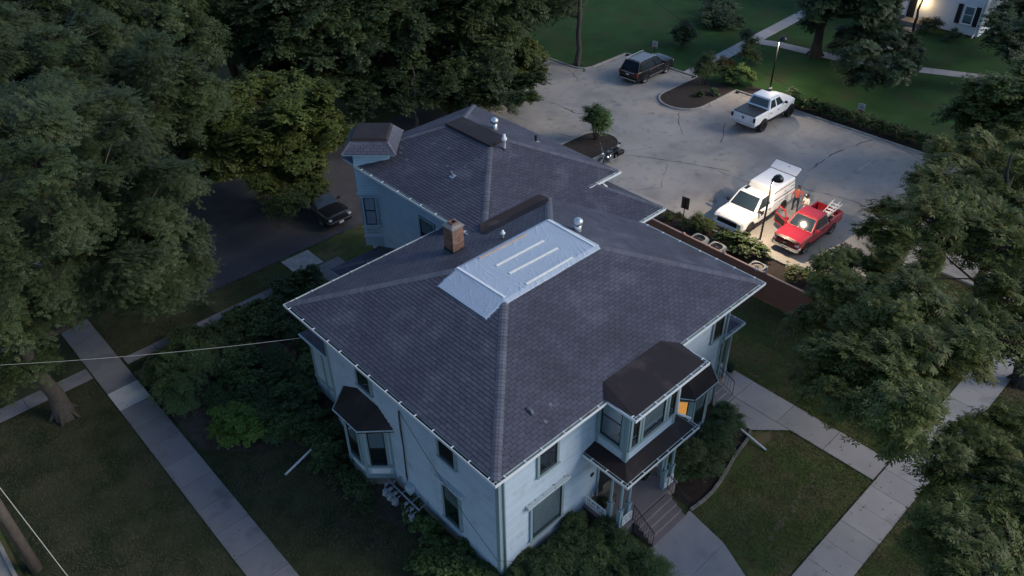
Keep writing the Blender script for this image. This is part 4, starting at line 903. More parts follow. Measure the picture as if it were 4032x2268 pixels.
def vehicle(name, label, loc, rot, p):
    R0 = thing(name, label, p['cat'], loc, p.get('group'), rot)
    W = p['w'] / 2; f, r = p['f'], p['r']; pm = p['paint']; zb, zs, H_ = p['zb'], p['belt'], p['h']; r_w = p['wr']
    hf = p['hood']; xc0, xt0, xt3, xc3 = p['xc0'], p['xt0'], p['xt3'], p['xc3']; pick = p['kind'] == 'pickup'
    back = xc3 - .06 if pick else r
    body = MB()
    secs = [section(back, W, zb, zs, zs - .015)] if pick else [section(r, W * .90, zb + .12, zs - .08, zs - .05), section(r + .10, W * .97, zb, zs, zs - .01), section(r + .5, W, zb, zs, zs)]
    secs += [section(xc0 - .1, W, zb, zs, zs + .0), section(xc0 + .12, W, zb, zs - .01, lerp(zs, hf, .1) + .03), section(lerp(xc0, f, .6), W, zb, lerp(zs, hf, .5), lerp(zs, hf, .55) + .03), section(f - .16, W * .97, zb + .02, hf - .03, hf + .02), section(f - .02, W * .90, zb + .1, hf - .16, hf - .10)]
    body.loft(secs); b = body.build('body', pm, R0, bevel=.03, seg=2)
    gw0, gw1 = W * .93, W * p.get('roofw', .76); z1 = H_ - .03
    bq = [V((xc3, -gw0, zs - .02)), V((xc0, -gw0, zs - .02)), V((xc0, gw0, zs - .02)), V((xc3, gw0, zs - .02))]; tq = [V((xt3, -gw1, z1)), V((xt0, -gw1, z1)), V((xt0, gw1, z1)), V((xt3, gw1, z1))]
    gh = MB(); gh.frust(bq, tq); gh.frust([q + V((0, 0, .0)) for q in tq], [V((lerp(q.x, (xt0 + xt3) / 2, .12), q.y * .80, H_)) for q in tq]); gh.build('cabin', pm, R0, bevel=.045, seg=3)
    panel([bq[1], bq[2], tq[2], tq[1]], .06, .94, .08, .93, .008).build('windshield', M_cglass, R0)
    panel([bq[3], bq[0], tq[0], tq[3]], .08, .92, p.get('rg', .2), .9, .008).build('rear_window', M_cglass, R0)
    for s, quad in ((-1, [bq[0], bq[1], tq[1], tq[0]]), (1, [bq[2], bq[3], tq[3], tq[2]])):
        for (u0, u1) in p['wins']:
            a, c = (u0, u1) if s < 0 else (1 - u1, 1 - u0); panel(quad, a, c, .10, .88, .010).build('side_window', M_cglass, R0)
        if not (p.get('open_door') and s < 0):
            m2 = MB(); mx = xc0 - .25; m2.obox((mx, s * (W + .10), zs + .10), (.06, 0, 0), (0, .10, 0), (0, 0, .08)); m2.obox((mx, s * (W - .02), zs + .04), (.03, 0, 0), (0, .06, 0), (0, 0, .025)); m2.build('mirror', p.get('mirror', pm), R0, bevel=.02)
        for (d0, d1) in p['doors']:
            if p.get('open_door') and s < 0: continue
            dm = MB(); dm.obox(((d0 + d1) / 2, s * (W + .002), (zb + .12 + zs - .16) / 2 + .02), ((d1 - d0) / 2 - .012, 0, 0), (0, .010, 0), (0, 0, (zs - .16 - zb - .12) / 2 + .03)); d = dm.build('door', pm, R0, bevel=.012)
            MB().obox((d0 + .16, s * (W + .02), zs - .24), (.09, 0, 0), (0, .014, 0), (0, 0, .022)).build('handle', p.get('handle', pm), d)
        for xw in (p['xf'], p['xr']):
            am = MB(); k = 14; rr_ = r_w * p.get('arch', 1.16); pts = [(xw + rr_ * math.cos(math.pi * i / k * 1.16 - .25), s * (W - .22), r_w + rr_ * math.sin(math.pi * i / k * 1.16 - .25)) for i in range(k + 1)]
            am.prism(pts, (0, s * .228, 0)); am.build('wheel_arch', M_plastic, R0, recalc=True)
        sk = MB(); sk.obox(((p['xf'] + p['xr']) / 2, s * (W - .05), zb + .02), ((p['xf'] - p['xr']) / 2 - r_w * 1.1, 0, 0), (0, .07, 0), (0, 0, .05)); sk.build('sill', p.get('sill', M_plastic), R0)
    tm, rm_ = wheel_mesh(r_w, p.get('ww', .24), r_w * p.get('rimr', .66), p.get('spokes', 5)); tme = tm.mesh('wheel', M_rubber); rme = rm_.mesh('rim', p.get('rim', M_alloy))
    for xw in (p['xf'], p['xr']):
        for s in (-1, 1):
            Mx = Matrix.Translation((xw, s * (W - p.get('ww', .24) / 2 + p.get('poke', .025)), r_w)) @ (Matrix.Rotation(math.pi, 4, 'Z') if s < 0 else Matrix())
            if xw == p['xf'] and p.get('steer'): Mx = Mx @ Matrix.Rotation(p['steer'], 4, 'Z')
            w_ = link_mesh('wheel', tme, R0, Mx); link_mesh('rim', rme, w_)
    MB().box(f - .10, f - .005, -W * .66, W * .66, zb + .30, hf - .17).build('grille', p.get('grille', M_plastic), R0, bevel=.02)
    for i in range(4): MB().box(f - .05, f + .004, -W * .60, W * .60, zb + .34 + i * .07, zb + .355 + i * .07).build('grille_bar', p.get('gbar', M_plastic), R0)
    for s in (-1, 1): MB().obox((f - .13, s * W * .80, hf - .22), (.12, 0, 0), (0, W * .12, 0), (0, 0, .07)).build('headlight', M_lamp, R0, bevel=.015)
    if p.get('amber'):
        for s in (-1, 1): MB().obox((f - .20, s * W * .935, hf - .20), (.06, 0, 0), (0, W * .03, 0), (0, 0, .035)).build('turn_signal', M_amber, R0)
    bu = MB(); bu.loft([[(x, -W * k, zb + .02), (x, W * k, zb + .02), (x, W * k, zb + .25), (x, -W * k, zb + .25)] for x, k in ((f - .30, 1.0), (f - .02, .97), (f + .06, .80))]); bu.build('front_bumper', p.get('bumper', pm), R0, bevel=.03)
    MB().box(f + .058, f + .072, -.15, .15, zb + .06, zb + .20).build('number_plate', M_plate, R0)
    rb_ = MB(); rb_.loft([[(x, -W * k, zb + .05), (x, W * k, zb + .05), (x, W * k, zb + .24), (x, -W * k, zb + .24)] for x, k in ((r - .07, .88), (r + .02, .98), (r + .16, .98))]); rb_.build('rear_bumper', p.get('rbumper', p.get('bumper', pm)), R0, bevel=.02)
    MB().box(r - .085, r - .068, -.15, .15, zb + .12 if pick else zs - .32, zb + .24 if pick else zs - .20).build('number_plate', M_plate, R0)
    for s in (-1, 1): MB().obox((r + .03, s * W * .90, zs - .22), (.05, 0, 0), (0, W * .085, 0), (0, 0, .15)).build('tail_light', p.get('tail', M_tail), R0, bevel=.01)
    MB().box(r + .3, f - .3, -W * .85, W * .85, zb - .10, zb + .05).build('underbody', M_plastic, R0)
    if pick:
        bt = p['bedtop']; x1, x0 = back - .03, r + .02
        for s in (-1, 1):
            bm = MB(); bm.loft([[(x, s * W * .95, zb + .05), (x, s * W, zb + .2), (x, s * W, bt - .10), (x, s * W * .965, bt), (x, s * W * .86, bt), (x, s * W * .86, zb + .2)] for x in (x0, x1)]); bm.build('bed_side', pm, R0, bevel=.02, recalc=True)
        MB().box(x0 - .01, x0 + .06, -W * .855, W * .855, zb + .22, bt - .02).build('tailgate', pm, R0, bevel=.015)
        MB().box(x1 - .05, x1, -W * .855, W * .855, zb + .2, bt - .01).build('bed_front', pm, R0)
        MB().box(x0 + .06, x1 - .05, -W * .855, W * .855, zb + .12, zb + .22).build('bed_floor', p.get('bedmat', M_plastic), R0)
    return R0
PK = dict(kind='pickup', cat='pickup truck', w=1.98, f=2.72, r=-2.92, zb=.38, belt=1.18, h=1.88, hood=1.14, xc0=1.35, xt0=.55, xt3=-.12, xc3=-.42, xf=1.74, xr=-1.72, wr=.39, paint=M_pwhite,
          wins=[(.10, .86)], doors=[(-.28, 1.05)], bedtop=1.22, mirror=M_plastic, handle=M_plastic, bumper=M_pwhite, rbumper=M_plastic, rim=M_plastic, amber=True)
# work truck with topper, nose to the fence
wt = vehicle('pickup_truck', 'white single cab work pickup with a tall cap and raised rear hatch', (27.48, 7.66, .008), math.pi, dict(PK, steer=.25))
bt = 1.22; x0, x1, W_ = -2.88, -.50, .97
cp = MB(); cp.frust([V((x0, -W_, bt)), V((x1, -W_, bt)), V((x1, W_, bt)), V((x0, W_, bt))], [V((x0, -W_ * .90, 1.95)), V((x1 - .16, -W_ * .88, 1.95)), V((x1 - .16, W_ * .88, 1.95)), V((x0, W_ * .90, 1.95))])
cp.build('topper', M_pwhite, wt, bevel=.09, seg=4)
for s in (-1, 1):
    lb = MB(); lb.obox(((x0 + x1) / 2, s * W_ * .935, 1.74), ((x1 - x0) / 2 - .04, 0, 0), (0, .012, 0), (0, 0, .010)); lb.obox(((x0 + x1) / 2, s * (W_ + .005), 1.26), ((x1 - x0) / 2 - .02, 0, 0), (0, .010, 0), (0, 0, .012)); lb.build('topper_seal', M_plastic, wt)
    MB().obox((-1.75, s * W_ * .965, 1.46), (.05, 0, 0), (0, .012, 0), (0, 0, .045)).build('topper_latch', M_chrome, wt)
    for (xa, xb) in ((-2.62, -2.22), (-2.14, -1.62), (-1.54, -1.10)):
        MB().obox(((xa + xb) / 2, s * (W_ + .018), 1.04), ((xb - xa) / 2, 0, 0), (0, .003, 0), (0, 0, .035)).build('side_lettering', mat('grey_lettering', (.42, .44, .47), .6, .35, 40.0), wt)
    MB().obox((-2.55, s * (W_ * .975), 1.52), (.16, 0, 0), (0, .006, 0), (0, 0, .022)).build('side_lettering', mat('dark_lettering', (.12, .13, .14), .6, .3, 40.0), wt)
    MB().obox((.62, s * (W_ + .036), .98), (.14, 0, 0), (0, .004, 0), (0, 0, .14)).build('door_sign', M_black, wt)
ht = MB(); ht.obox((x0 - .29, 0, 2.12), V((-.29, 0, .14)), (0, W_ * .90, 0), V((.012, 0, .026))); ht.build('rear_hatch', M_pwhite, wt, bevel=.01)
MB().obox((x0 - .57, 0, 2.25), V((-.03, 0, .013)), (0, W_ * .92, 0), (0, 0, .035)).build('hatch_trim', M_plastic, wt)
MB().obox((x0 - .42, .12, 2.20), V((-.05, 0, .02)), (0, .07, 0), (.004, 0, .012)).build('hatch_latch', M_chrome, wt)
for s in (-1, 1): MB().tube([(x0 - .05, s * .8, 1.5), (x0 - .40, s * .8, 2.14)], .012, 5).build('hatch_strut', M_black, wt)
MB().box(-.1, .35, -.60, -.42, 1.885, 1.91).build('roof_antenna', M_plastic, wt)
for y in (-.55, .35): MB().obox((1.05, y, 1.20), (.09, 0, -.01), (0, .12, 0), (0, 0, .002)).build('dash_paper', M_plate, wt)
# red pickup with open passenger door
rt_ = vehicle('pickup_truck', 'red extended cab pickup with open door and a ladder in its bed', (27.80, 4.25, .008), math.pi,
    dict(PK, w=1.72, f=2.38, r=-2.42, belt=1.06, h=1.66, hood=1.02, xc0=1.02, xt0=.40, xt3=-.62, xc3=-.82, xf=1.52, xr=-1.38, wr=.35, paint=M_pred, wins=[(.10, .46), (.52, .86)], doors=[(-.30, .92), (-.78, -.32)],
         bedtop=1.10, mirror=M_pred, handle=M_pred, bumper=M_chrome, rbumper=M_chrome, rim=M_alloy, amber=False, open_door=True, grille=M_pred, gbar=M_plastic))
MB().loft([[(2.30, -.78, .98), (2.30, .78, .98), (2.34, .78, 1.08), (2.34, -.78, 1.08)], [(2.44, -.62, .94), (2.44, .62, .94), (2.45, .62, 1.03), (2.45, -.62, 1.03)]]).build('bug_deflector', mat('smoked_plastic', (.03, .012, .012), .2, coat=.4), rt_)
em = MB(); em.obox((2.47, 0, .80), (.012, 0, 0), (0, .14, 0), (0, 0, .028)); em.obox((2.471, 0, .80), (.014, 0, 0), (0, .05, .0), (0, 0, .055)); em.build('badge', M_chrome, rt_)
# open door of the red truck (its right side), hinged at the front edge
hx, hy = .92, -.86; th_ = rad(62); dd = V((-math.cos(th_), -math.sin(th_), 0)); dn = V((-dd.y, dd.x, 0)); Z = V((0, 0, 1)); hp = V((hx, hy, 0))
od = MB(); od.obox(hp + dd * .58 + Z * .78, dd * .58, dn * .05, Z * .30); od_o = od.build('open_door', M_pred, rt_, bevel=.04)
fr = MB(); base = [hp + dd * .03 + Z * 1.06, hp + dd * .36 + Z * 1.60, hp + dd * .92 + Z * 1.60, hp + dd * 1.14 + Z * 1.06]; fr.tube(base, .045, 6); fr.build('door_frame', M_pred, od_o)
gp = MB(); gp.frust([p + dn * -.004 for p in base], [p + dn * .004 for p in base]); gp.build('door_glass', M_glass, od_o)
MB().obox(hp + dd * .25 + Z * 1.12 - dn * .14, dd * .09, dn * .10, Z * .07).build('mirror', M_pred, od_o, bevel=.02)
MB().obox(hp + dd * .60 + Z * .85 + dn * .055, dd * .48, dn * .012, Z * .18).build('door_trim', M_plastic, od_o)
# ladder in the bed
ld = thing('stepladder', 'white aluminium stepladder lying over the red pickup bed', 'ladder', (29.3, 3.95, 1.2))
A0, A1, B0, B1 = V((28.80, 4.10, 1.12)), V((29.86, 4.02, 1.60)), V((28.78, 3.78, 1.16)), V((29.98, 3.46, 1.50))
ldA, ldB = (A0, V((30.05, 4.12, 1.55))), (B0 + V((0, -.05, 0)), V((30.1, 3.55, 1.52)))
for a, b in (ldA, ldB): MB().obox((a + b) / 2, (b - a) / 2, V((-(b - a).y, (b - a).x, 0)).normalized() * .022, V((0, 0, .04))).build('rail', M_white, ld)
for a, b in ((ldA[0] + V((.1, 0, .10)), V((29.95, 4.02, 1.72))), (ldB[0] + V((.1, .04, .10)), V((30.0, 3.66, 1.70)))): MB().obox((a + b) / 2, (b - a) / 2, V((-(b - a).y, (b - a).x, 0)).normalized() * .018, V((0, 0, .022))).build('back_rail', M_white, ld)
for i in range(5):
    t = .12 + i * .19; p, q = lerp(*ldA, t), lerp(*ldB, t); MB().obox((p + q) / 2, (q - p) / 2, (ldA[1] - ldA[0]).normalized() * .045, V((0, 0, .012))).build('step', M_white, ld)
bx = MB(); bx.box(28.75, 29.1, 4.35, 4.85, .62, .98); tb2 = bx.build('tool_box', M_white, None, bevel=.02); tag(tb2, 'white box standing in the red pickup bed beside the ladder', 'box')
for i, (x, y) in enumerate(((28.95, 4.0), )):
    cbk = MB(); cbk.lathe([(.001, 0), (.13, 0), (.15, .34), (.14, .34), (.12, .03), (.001, .03)], (29.35, 4.62, .60), 14); tag(cbk.build('bucket', M_white), 'white bucket standing in the red pickup bed by the tailgate', 'bucket')
# lifted white pickup with soft bed cover
lw = vehicle('pickup_truck', 'white lifted pickup with black bed cover and big black tyres', (39.42, 14.52, .008), 0.0,
    dict(PK, w=1.98, f=2.55, r=-2.78, zb=.62, belt=1.40, h=2.10, hood=1.36, xc0=1.20, xt0=.45, xt3=-.72, xc3=-1.00, xf=1.98, xr=-1.58, wr=.47, ww=.32, rimr=.56, poke=.08, arch=1.14, wins=[(.08, .42), (.50, .88)],
         doors=[(.02, 1.05), (-.92, -.02)], bedtop=1.44, bumper=M_chrome, rbumper=M_galv, tail=M_plastic, amber=False))
cv = MB(); cv.box(-2.72, -1.10, -.90, .90, 1.445, 1.475); cv.build('bed_cover', mat('black_vinyl_cover', (.035, .035, .034), .32, .15, 3.0, bump=.2, bs=9), lw, bevel=.015)
for i in range(5): MB().box(-2.6, -1.2, -.72 + i * .36 - .006, -.72 + i * .36 + .006, 1.4755, 1.4775).build('cover_seam', M_plastic, lw)
MB().obox((-2.80, 0, 1.22), (.006, 0, 0), (0, .11, 0), (0, 0, .035)).build('tailgate_handle', M_plastic, lw); MB().obox((-2.80, .62, 1.14), (.004, 0, 0), (0, .12, 0), (0, 0, .018)).build('badge', M_galv, lw); MB().obox((-2.80, -.62, 1.06), (.004, 0, 0), (0, .12, 0), (0, 0, .018)).build('badge', M_galv, lw); MB().obox((-2.80, .0, 1.12), (.008, 0, 0), (0, .05, 0), (0, 0, .04)).build('badge', M_plastic, lw)
MB().tube([(-2.9, .05, .52), (-3.02, .05, .52), (-3.02, .05, .58)], .03, 8).build('hitch_ball', M_chrome, lw)
for s in (-1, 1):
    MB().tube([(.9, s * 1.02, .56), (-.8, s * 1.02, .56)], .04, 8).build('step_bar', M_plastic, lw)
    MB().obox((1.25, s * 1.004, 1.10), (.14, 0, .012), (0, .003, 0), (0, 0, .018)).build('badge', M_galv, lw)
# dark SUV
SV = dict(kind='wagon', cat='car', w=1.92, f=2.42, r=-2.46, zb=.32, belt=1.10, h=1.76, hood=1.08, xc0=1.10, xt0=.30, xt3=-2.02, xc3=-2.36, xf=1.42, xr=-1.40, wr=.38, rimr=.72, paint=M_pblack, wins=[(.12, .38), (.41, .66), (.70, .92)],
          doors=[(.05, 1.0), (-.95, .0)], handle=M_chrome, roofw=.74, rg=.12, bumper=M_pblack, grille=M_plastic, spokes=5)
sv = vehicle('suv', 'black SUV with roof rails parked nose to the upper lawn', (40.12, 25.9, .008), rad(1.5), SV)
for s in (-1, 1): MB().tube([(.25, s * .66, 1.78), (.15, s * .68, 1.85), (-1.85, s * .68, 1.85), (-1.98, s * .66, 1.78)], .025, 6).build('roof_rail', M_galv, sv)
MB().box(-1.75, .10, -.50, .50, 1.762, 1.768).build('roof_panel', mat('grey_glass_roof', (.16, .17, .19), .25, .2, 3.0, coat=.4), sv); MB().obox((-1.85, 0, 1.80), (.07, 0, 0), (0, .015, 0), (0, 0, .03)).build('roof_antenna', M_black, sv)
MB().box(-2.55, -2.5, -.85, .85, .42, .47).build('bumper_strip', M_galv, sv); MB().box(-2.52, -2.47, -.62, .62, .98, 1.01).build('chrome_strip', M_galv, sv)
for s in (-1, 1): MB().box(-.95, .95, *sorted((s * .965, s * .975)), 1.0, 1.025).build('chrome_strip', M_galv, sv); MB().box(-.9, .9, *sorted((s * .965, s * .98)), .40, .44).build('chrome_strip', M_galv, sv)
# old dark station wagon on the driveway
wg = vehicle('station_wagon', 'dark old station wagon under the yellow green tree on the driveway', (9.22, 26.15, .01), rad(-90),
    dict(SV, w=1.66, f=2.22, r=-2.26, zb=.28, belt=.92, h=1.44, hood=.90, xc0=.95, xt0=.30, xt3=-1.85, xc3=-2.14, xf=1.36, xr=-1.18, wr=.31, rimr=.62, paint=M_pdark, bumper=M_pdark, handle=M_pdark))
for x in (-.3, -1.4): MB().box(x - .03, x + .03, -.62, .62, 1.47, 1.50).build('roof_bar', M_plastic, wg)
MB().box(2.26, 2.285, -.76, .76, .50, .56).build('bumper_strip', M_flash, wg)
# motorcycle
mc = thing('motorcycle', 'black touring motorcycle with saddlebags parked along the planting island kerb', 'motorcycle', (26.6, 18.15, .008), None, math.pi)
def ring(par, c, r, w, nm):
    t = MB(); t.lathe([(r - w, -.05), (r, -.045), (r, .045), (r - w, .05)], c, 22, axis=(0, 1, 0)); t.lathe([(r - w - .02, -.02), (r - w, -.03), (r - w, .03), (r - w - .02, .02)], c, 22, axis=(0, 1, 0)); o = t.build(nm, M_rubber, par, smooth=True)
    s_ = MB()
    for k in range(9): a = 2 * math.pi * k / 9; s_.tube([V(c), V(c) + V((math.cos(a), 0, math.sin(a))) * (r - w)], .008, 4)
    s_.lathe([(.001, -.05), (.06, -.05), (.06, .05), (.001, .05)], c, 10, axis=(0, 1, 0)); s_.build('spokes', M_chrome, o)
ring(mc, (.86, 0, .33), .33, .09, 'wheel'); ring(mc, (-.80, 0, .31), .31, .11, 'wheel')
for s in (-1, 1): MB().tube([(.86, s * .11, .33), (.60, s * .11, .92)], .03, 8).build('fork', M_chrome, mc)
MB().lathe([(.001, .14), (.09, .10), (.11, .0), (.07, -.08), (.001, -.1)], (.72, 0, .88), 14, axis=(1, 0, 0)).build('headlamp', M_chrome, mc, smooth=True)
MB().tube([(.62, 0, .96), (.55, .20, 1.06), (.36, .42, 1.14), (.25, .46, 1.12)], .018, 6).tube([(.62, 0, .96), (.55, -.20, 1.06), (.36, -.42, 1.14), (.25, -.46, 1.12)], .018, 6).build('handlebar', M_chrome, mc)
for s in (-1, 1): MB().tube([(.40, s * .42, 1.14), (.42, s * .48, 1.30), (.42, s * .52, 1.34)], .008, 4).obox((.42, s * .52, 1.37), (.01, 0, 0), (0, .06, 0), (0, 0, .04)).build('mirror', M_chrome, mc)
MB().loft([[(x, -w, z - h), (x, w, z - h), (x, w * .8, z), (x, -w * .8, z)] for x, w, z, h in ((.52, .06, .88, .10), (.30, .16, .90, .2), (.05, .14, .84, .16), (-.12, .08, .78, .10))]).build('fuel_tank', M_pblack, mc, bevel=.04)
MB().loft([[(x, -w, z - h), (x, w, z - h), (x, w, z), (x, -w, z)] for x, w, z, h in ((-.08, .11, .74, .08), (-.35, .17, .70, .08), (-.55, .17, .78, .1), (-.85, .13, .84, .1), (-.92, .12, .80, .06))]).build('seat', M_plastic, mc, bevel=.03)
for i, x in enumerate((.18, -.06)): MB().lathe([(.001, 0), (.09, 0), (.1, .06), (.085, .08), (.1, .12), (.085, .14), (.1, .18), (.09, .26), (.001, .26)], (x, 0, .40), 10, axis=(.35 if i == 0 else -.35, 0, 1)).build('cylinder', M_chrome, mc)
MB().box(-.22, .30, -.14, .14, .22, .46).build('engine_case', M_flash, mc, bevel=.04)
for s in (-1, 1):
    MB().tube([(.2, s * .17, .48), (.22, s * .22, .28), (-.2, s * .24, .24), (-1.05, s * .26, .26)], .045, 8).build('exhaust', M_flash, mc)
    MB().loft([[(x, s * .20, .38 + k), (x, s * .40, .40 + k), (x, s * .40, .68), (x, s * .20, .70)] for x, k in ((-.45, .06), (-.55, 0), (-1.0, 0), (-1.12, .08))]).build('saddlebag', M_pblack, mc, bevel=.04, recalc=True)
MB().loft([[(x, -.1, z - .12), (x, .1, z - .12), (x, .08, z), (x, -.08, z)] for x, z in ((-.55, .66), (-.85, .70), (-1.1, .60), (-1.18, .45))]).build('rear_fender', M_pblack, mc, bevel=.03)
MB().tube([(-.90, -.12, .82), (-1.02, -.12, 1.12), (-1.02, .12, 1.12), (-.90, .12, .82)], .014, 6).obox((-1.01, 0, 1.06), (.02, 0, 0), (0, .11, 0), (0, 0, .07)).build('sissy_bar', M_chrome, mc)
MB().obox((-1.2, 0, .56), (.03, 0, 0), (0, .05, 0), (0, 0, .04)).build('tail_light', M_tail, mc)
MB().tube([(-.05, .16, .26), (-.1, .34, .02)], .014, 5).build('kickstand', M_chrome, mc)

# ------------------------------------------------------------------ people
def person(label, loc, rz, J, cols, hat=None, extra=None):
    """J: joint dict in own frame (x forward, y left); one continuous skinned body"""
    R0 = thing('person', label, 'person', loc, None, rz)
    verts, edges, radii = [], [], []; idx = {}
    def vtx(n, p, r): idx[n] = len(verts); verts.append(p); radii.append(r); return idx[n]
    def lk(a, b): edges.append((idx[a], idx[b]))
    for n, (p, r) in J.items(): vtx(n, p, r)
    chain = [('pelvis', 'waist'), ('waist', 'chest'), ('chest', 'neck0'), ('neck0', 'neck'), ('neck', 'chin'), ('chin', 'head'), ('head', 'crown')]
    for s in 'LR': chain += [('pelvis', 'hip' + s), ('hip' + s, 'knee' + s), ('knee' + s, 'ank' + s), ('ank' + s, 'toe' + s), ('chest', 'sho' + s), ('sho' + s, 'elb' + s), ('elb' + s, 'wri' + s), ('wri' + s, 'palm' + s)]
    for a, b in chain: lk(a, b)
    for s in 'LR':
        w, pl = V(J['wri' + s][0]), V(J['palm' + s][0]); d = (pl - w).normalized(); sd = V((d.y, -d.x, 0)); sd = sd.normalized() if sd.length > .01 else V((1, 0, 0)); dn_ = d.cross(sd)
        for k, (o_, L_f) in enumerate(((-.030, .065), (-.010, .078), (.010, .074), (.030, .058))):
            b0 = pl + sd * o_ + d * .02; vtx(f'f{s}{k}a', tuple(b0 + d * L_f * .55), .009); vtx(f'f{s}{k}b', tuple(b0 + d * L_f + dn_ * .015), .008); lk('palm' + s, f'f{s}{k}a'); lk(f'f{s}{k}a', f'f{s}{k}b')
        vtx(f't{s}a', tuple(w + d * .03 + sd * .04), .011); vtx(f't{s}b', tuple(w + d * .07 + sd * .055), .009); lk('wri' + s, f't{s}a'); lk(f't{s}a', f't{s}b')
    me = bpy.data.meshes.new('body'); me.from_pydata(verts, edges, []); o = bpy.data.objects.new('body', me); col.objects.link(o)
    sk = o.modifiers.new('skin', 'SKIN'); sk.use_smooth_shade = True; sk.branch_smoothing = .3
    for i, r in enumerate(radii):
        rr_ = (r, r) if not isinstance(r, tuple) else r; me.skin_vertices[0].data[i].radius = rr_; me.skin_vertices[0].data[i].use_root = (i == idx['pelvis'])
    sb_ = o.modifiers.new('sub', 'SUBSURF'); sb_.levels = 2; sb_.render_levels = 2
    dg = bpy.context.evaluated_depsgraph_get(); ev = bpy.data.meshes.new_from_object(o.evaluated_get(dg)); bpy.data.objects.remove(o)
    for m in cols: ev.materials.append(m)
    # clothes end at waist, cuffs and ankles: nearest bone decides
    sleeve = {('sho', 'elb')}
    ctr = {n: V(p[0]) for n, p in J.items()}
    def segd(p, a, b):
        ab = b - a; t = max(0, min(1, (p - a).dot(ab) / max(ab.length_squared, 1e-9))); return (p - a - ab * t).length, t
    bones = [(a, b) for a, b in chain]
    for f in ev.polygons:
        c = f.center; best = min(((*segd(c, ctr[a], ctr[b]), a, b) for a, b in bones), key=lambda q: q[0] / (1 if q[2] not in ('pelvis', 'waist') else 1.3)); t, a, b = best[1], best[2], best[3]
        k = 0
        if b[:3] in ('wai', 'che', 'nec') and a in ('pelvis', 'waist', 'chest'): k = 1
        if a == 'chest': k = 1
        if a[:3] == 'sho': k = 1
        if a == 'pelvis' and (b[:3] == 'hip' or t < .35): k = 2
        if a[:3] in ('hip', 'kne'): k = 2
        if a[:3] == 'ank': k = 3
        if a == 'neck0' and t > .3: k = 0
        f.material_index = k; f.use_smooth = True
    b_ = bpy.data.objects.new('body', ev); col.objects.link(b_); b_.parent = R0
    hd = ctr['head']; fw = (V(J['nose'][0]) - hd).normalized() if 'nose' in J else V((1, 0, 0)); lf = V((0, 0, 1)).cross(fw).normalized(); up = fw.cross(lf)
    fm_ = MB(); fm_.obox(hd + fw * .115 + up * -.015, fw * .018, lf * .012, up * .022); fm_.build('nose', M_skin, b_, bevel=.006)
    for s in (-1, 1):
        MB().lathe([(.001, .012), (.011, .006), (.013, 0)], hd + fw * .094 + lf * s * .034 + up * .012, 8, axis=tuple(fw)).build('eye', M_hair, b_); MB().obox(hd + lf * s * .088 - up * .005, fw * .02, lf * .008, up * .03).build('ear', M_skin, b_, bevel=.008)
    MB().obox(hd + fw * .098 - up * .058, fw * .006, lf * .026, up * .007).build('mouth', mat('lips', (.30, .12, .10), .6), b_)
    hm = MB(); n_ = 12
    rows = [(.102, -.035), (.108, .02), (.100, .065), (.07, .105), (.03, .122), (.002, .125)]
    vs = []
    for (r_, zz) in rows:
        for k in range(n_):
            a = 2 * math.pi * k / n_; ca, sa = math.cos(a), math.sin(a); cut = 1.0 if (ca < .25 or zz > .04) else .80
            vs.append(hd + (fw * (ca * r_ * 1.08 * cut - .012) + lf * sa * r_ * .92 * cut + up * (zz + (.015 if ca > .25 else 0))))
    hm.add(vs, [(i * n_ + k, i * n_ + (k + 1) % n_, (i + 1) * n_ + (k + 1) % n_, (i + 1) * n_ + k) for i in range(len(rows) - 1) for k in range(n_)]); hm.build('hair' if not hat else 'cap', hat or M_hair, b_, smooth=True)
    if hat:
        br = MB(); br.frust([hd + fw * .09 + lf * y + up * .052 for y in (-.075, .075)] + [hd + fw * .21 + lf * y + up * .035 for y in (.05, -.05)], [hd + fw * .09 + lf * y + up * .064 for y in (-.075, .075)] + [hd + fw * .21 + lf * y + up * .045 for y in (.05, -.05)]); br.build('cap_brim', hat, b_)
        MB().obox(hd + fw * .100 + up * .085, fw * .016 - up * .012, lf * .05, up * .034 + fw * -.012).build('cap_front', M_whiteshirt, b_)
        lh = MB(); lh.lathe([(.06, .05), (.10, .02), (.105, -.06), (.09, -.13), (.05, -.15)], hd - fw * .025, 12, axis=tuple(up)); lh.build('hair', M_hair, b_, smooth=True)
    return R0, b_
def std(hd=(0.02, 0, 1.64)):
    J = {'pelvis': ((0, 0, .98), (.15, .12)), 'waist': ((0, 0, 1.10), (.145, .11)), 'chest': ((.0, 0, 1.34), (.165, .12)), 'neck0': ((0, 0, 1.47), .075), 'neck': ((.01, 0, 1.53), .055), 'chin': ((.03, 0, 1.58), .07),
         'head': (hd, (.085, .095)), 'crown': ((hd[0], 0, hd[2] + .08), .065), 'nose': ((hd[0] + .1, 0, hd[2]), .01)}
    return J
J = std((.02, 0, 1.66))
J.update({'hipL': ((0, .10, .90), .095), 'kneeL': ((.16, .12, .50), .068), 'ankL': ((.05, .13, .09), .045), 'toeL': ((.22, .15, .04), .038), 'hipR': ((0, -.10, .90), .095), 'kneeR': ((-.04, -.13, .50), .068), 'ankR': ((-.26, -.15, .12), .045), 'toeR': ((-.10, -.17, .04), .038),
          'shoL': ((0, .20, 1.42), .072), 'elbL': ((-.07, .30, 1.15), .052), 'wriL': ((.06, .30, .92), .034), 'palmL': ((.10, .29, .84), .034), 'shoR': ((0, -.20, 1.42), .072), 'elbR': ((-.05, -.31, 1.16), .052), 'wriR': ((.10, -.33, .95), .034), 'palmR': ((.15, -.32, .88), .034)})
def call_person(label, loc, rz, J, cols, hat=None): J.pop('nose'); return person(label, loc, rz, J, cols, hat)
call_person('person in a red shirt and dark jeans walking away between the two trucks', (29.85, 6.2, .008), rad(28), J, [M_skin, M_redshirt, M_jeans, M_black])
J = std((.05, 0, 1.58))
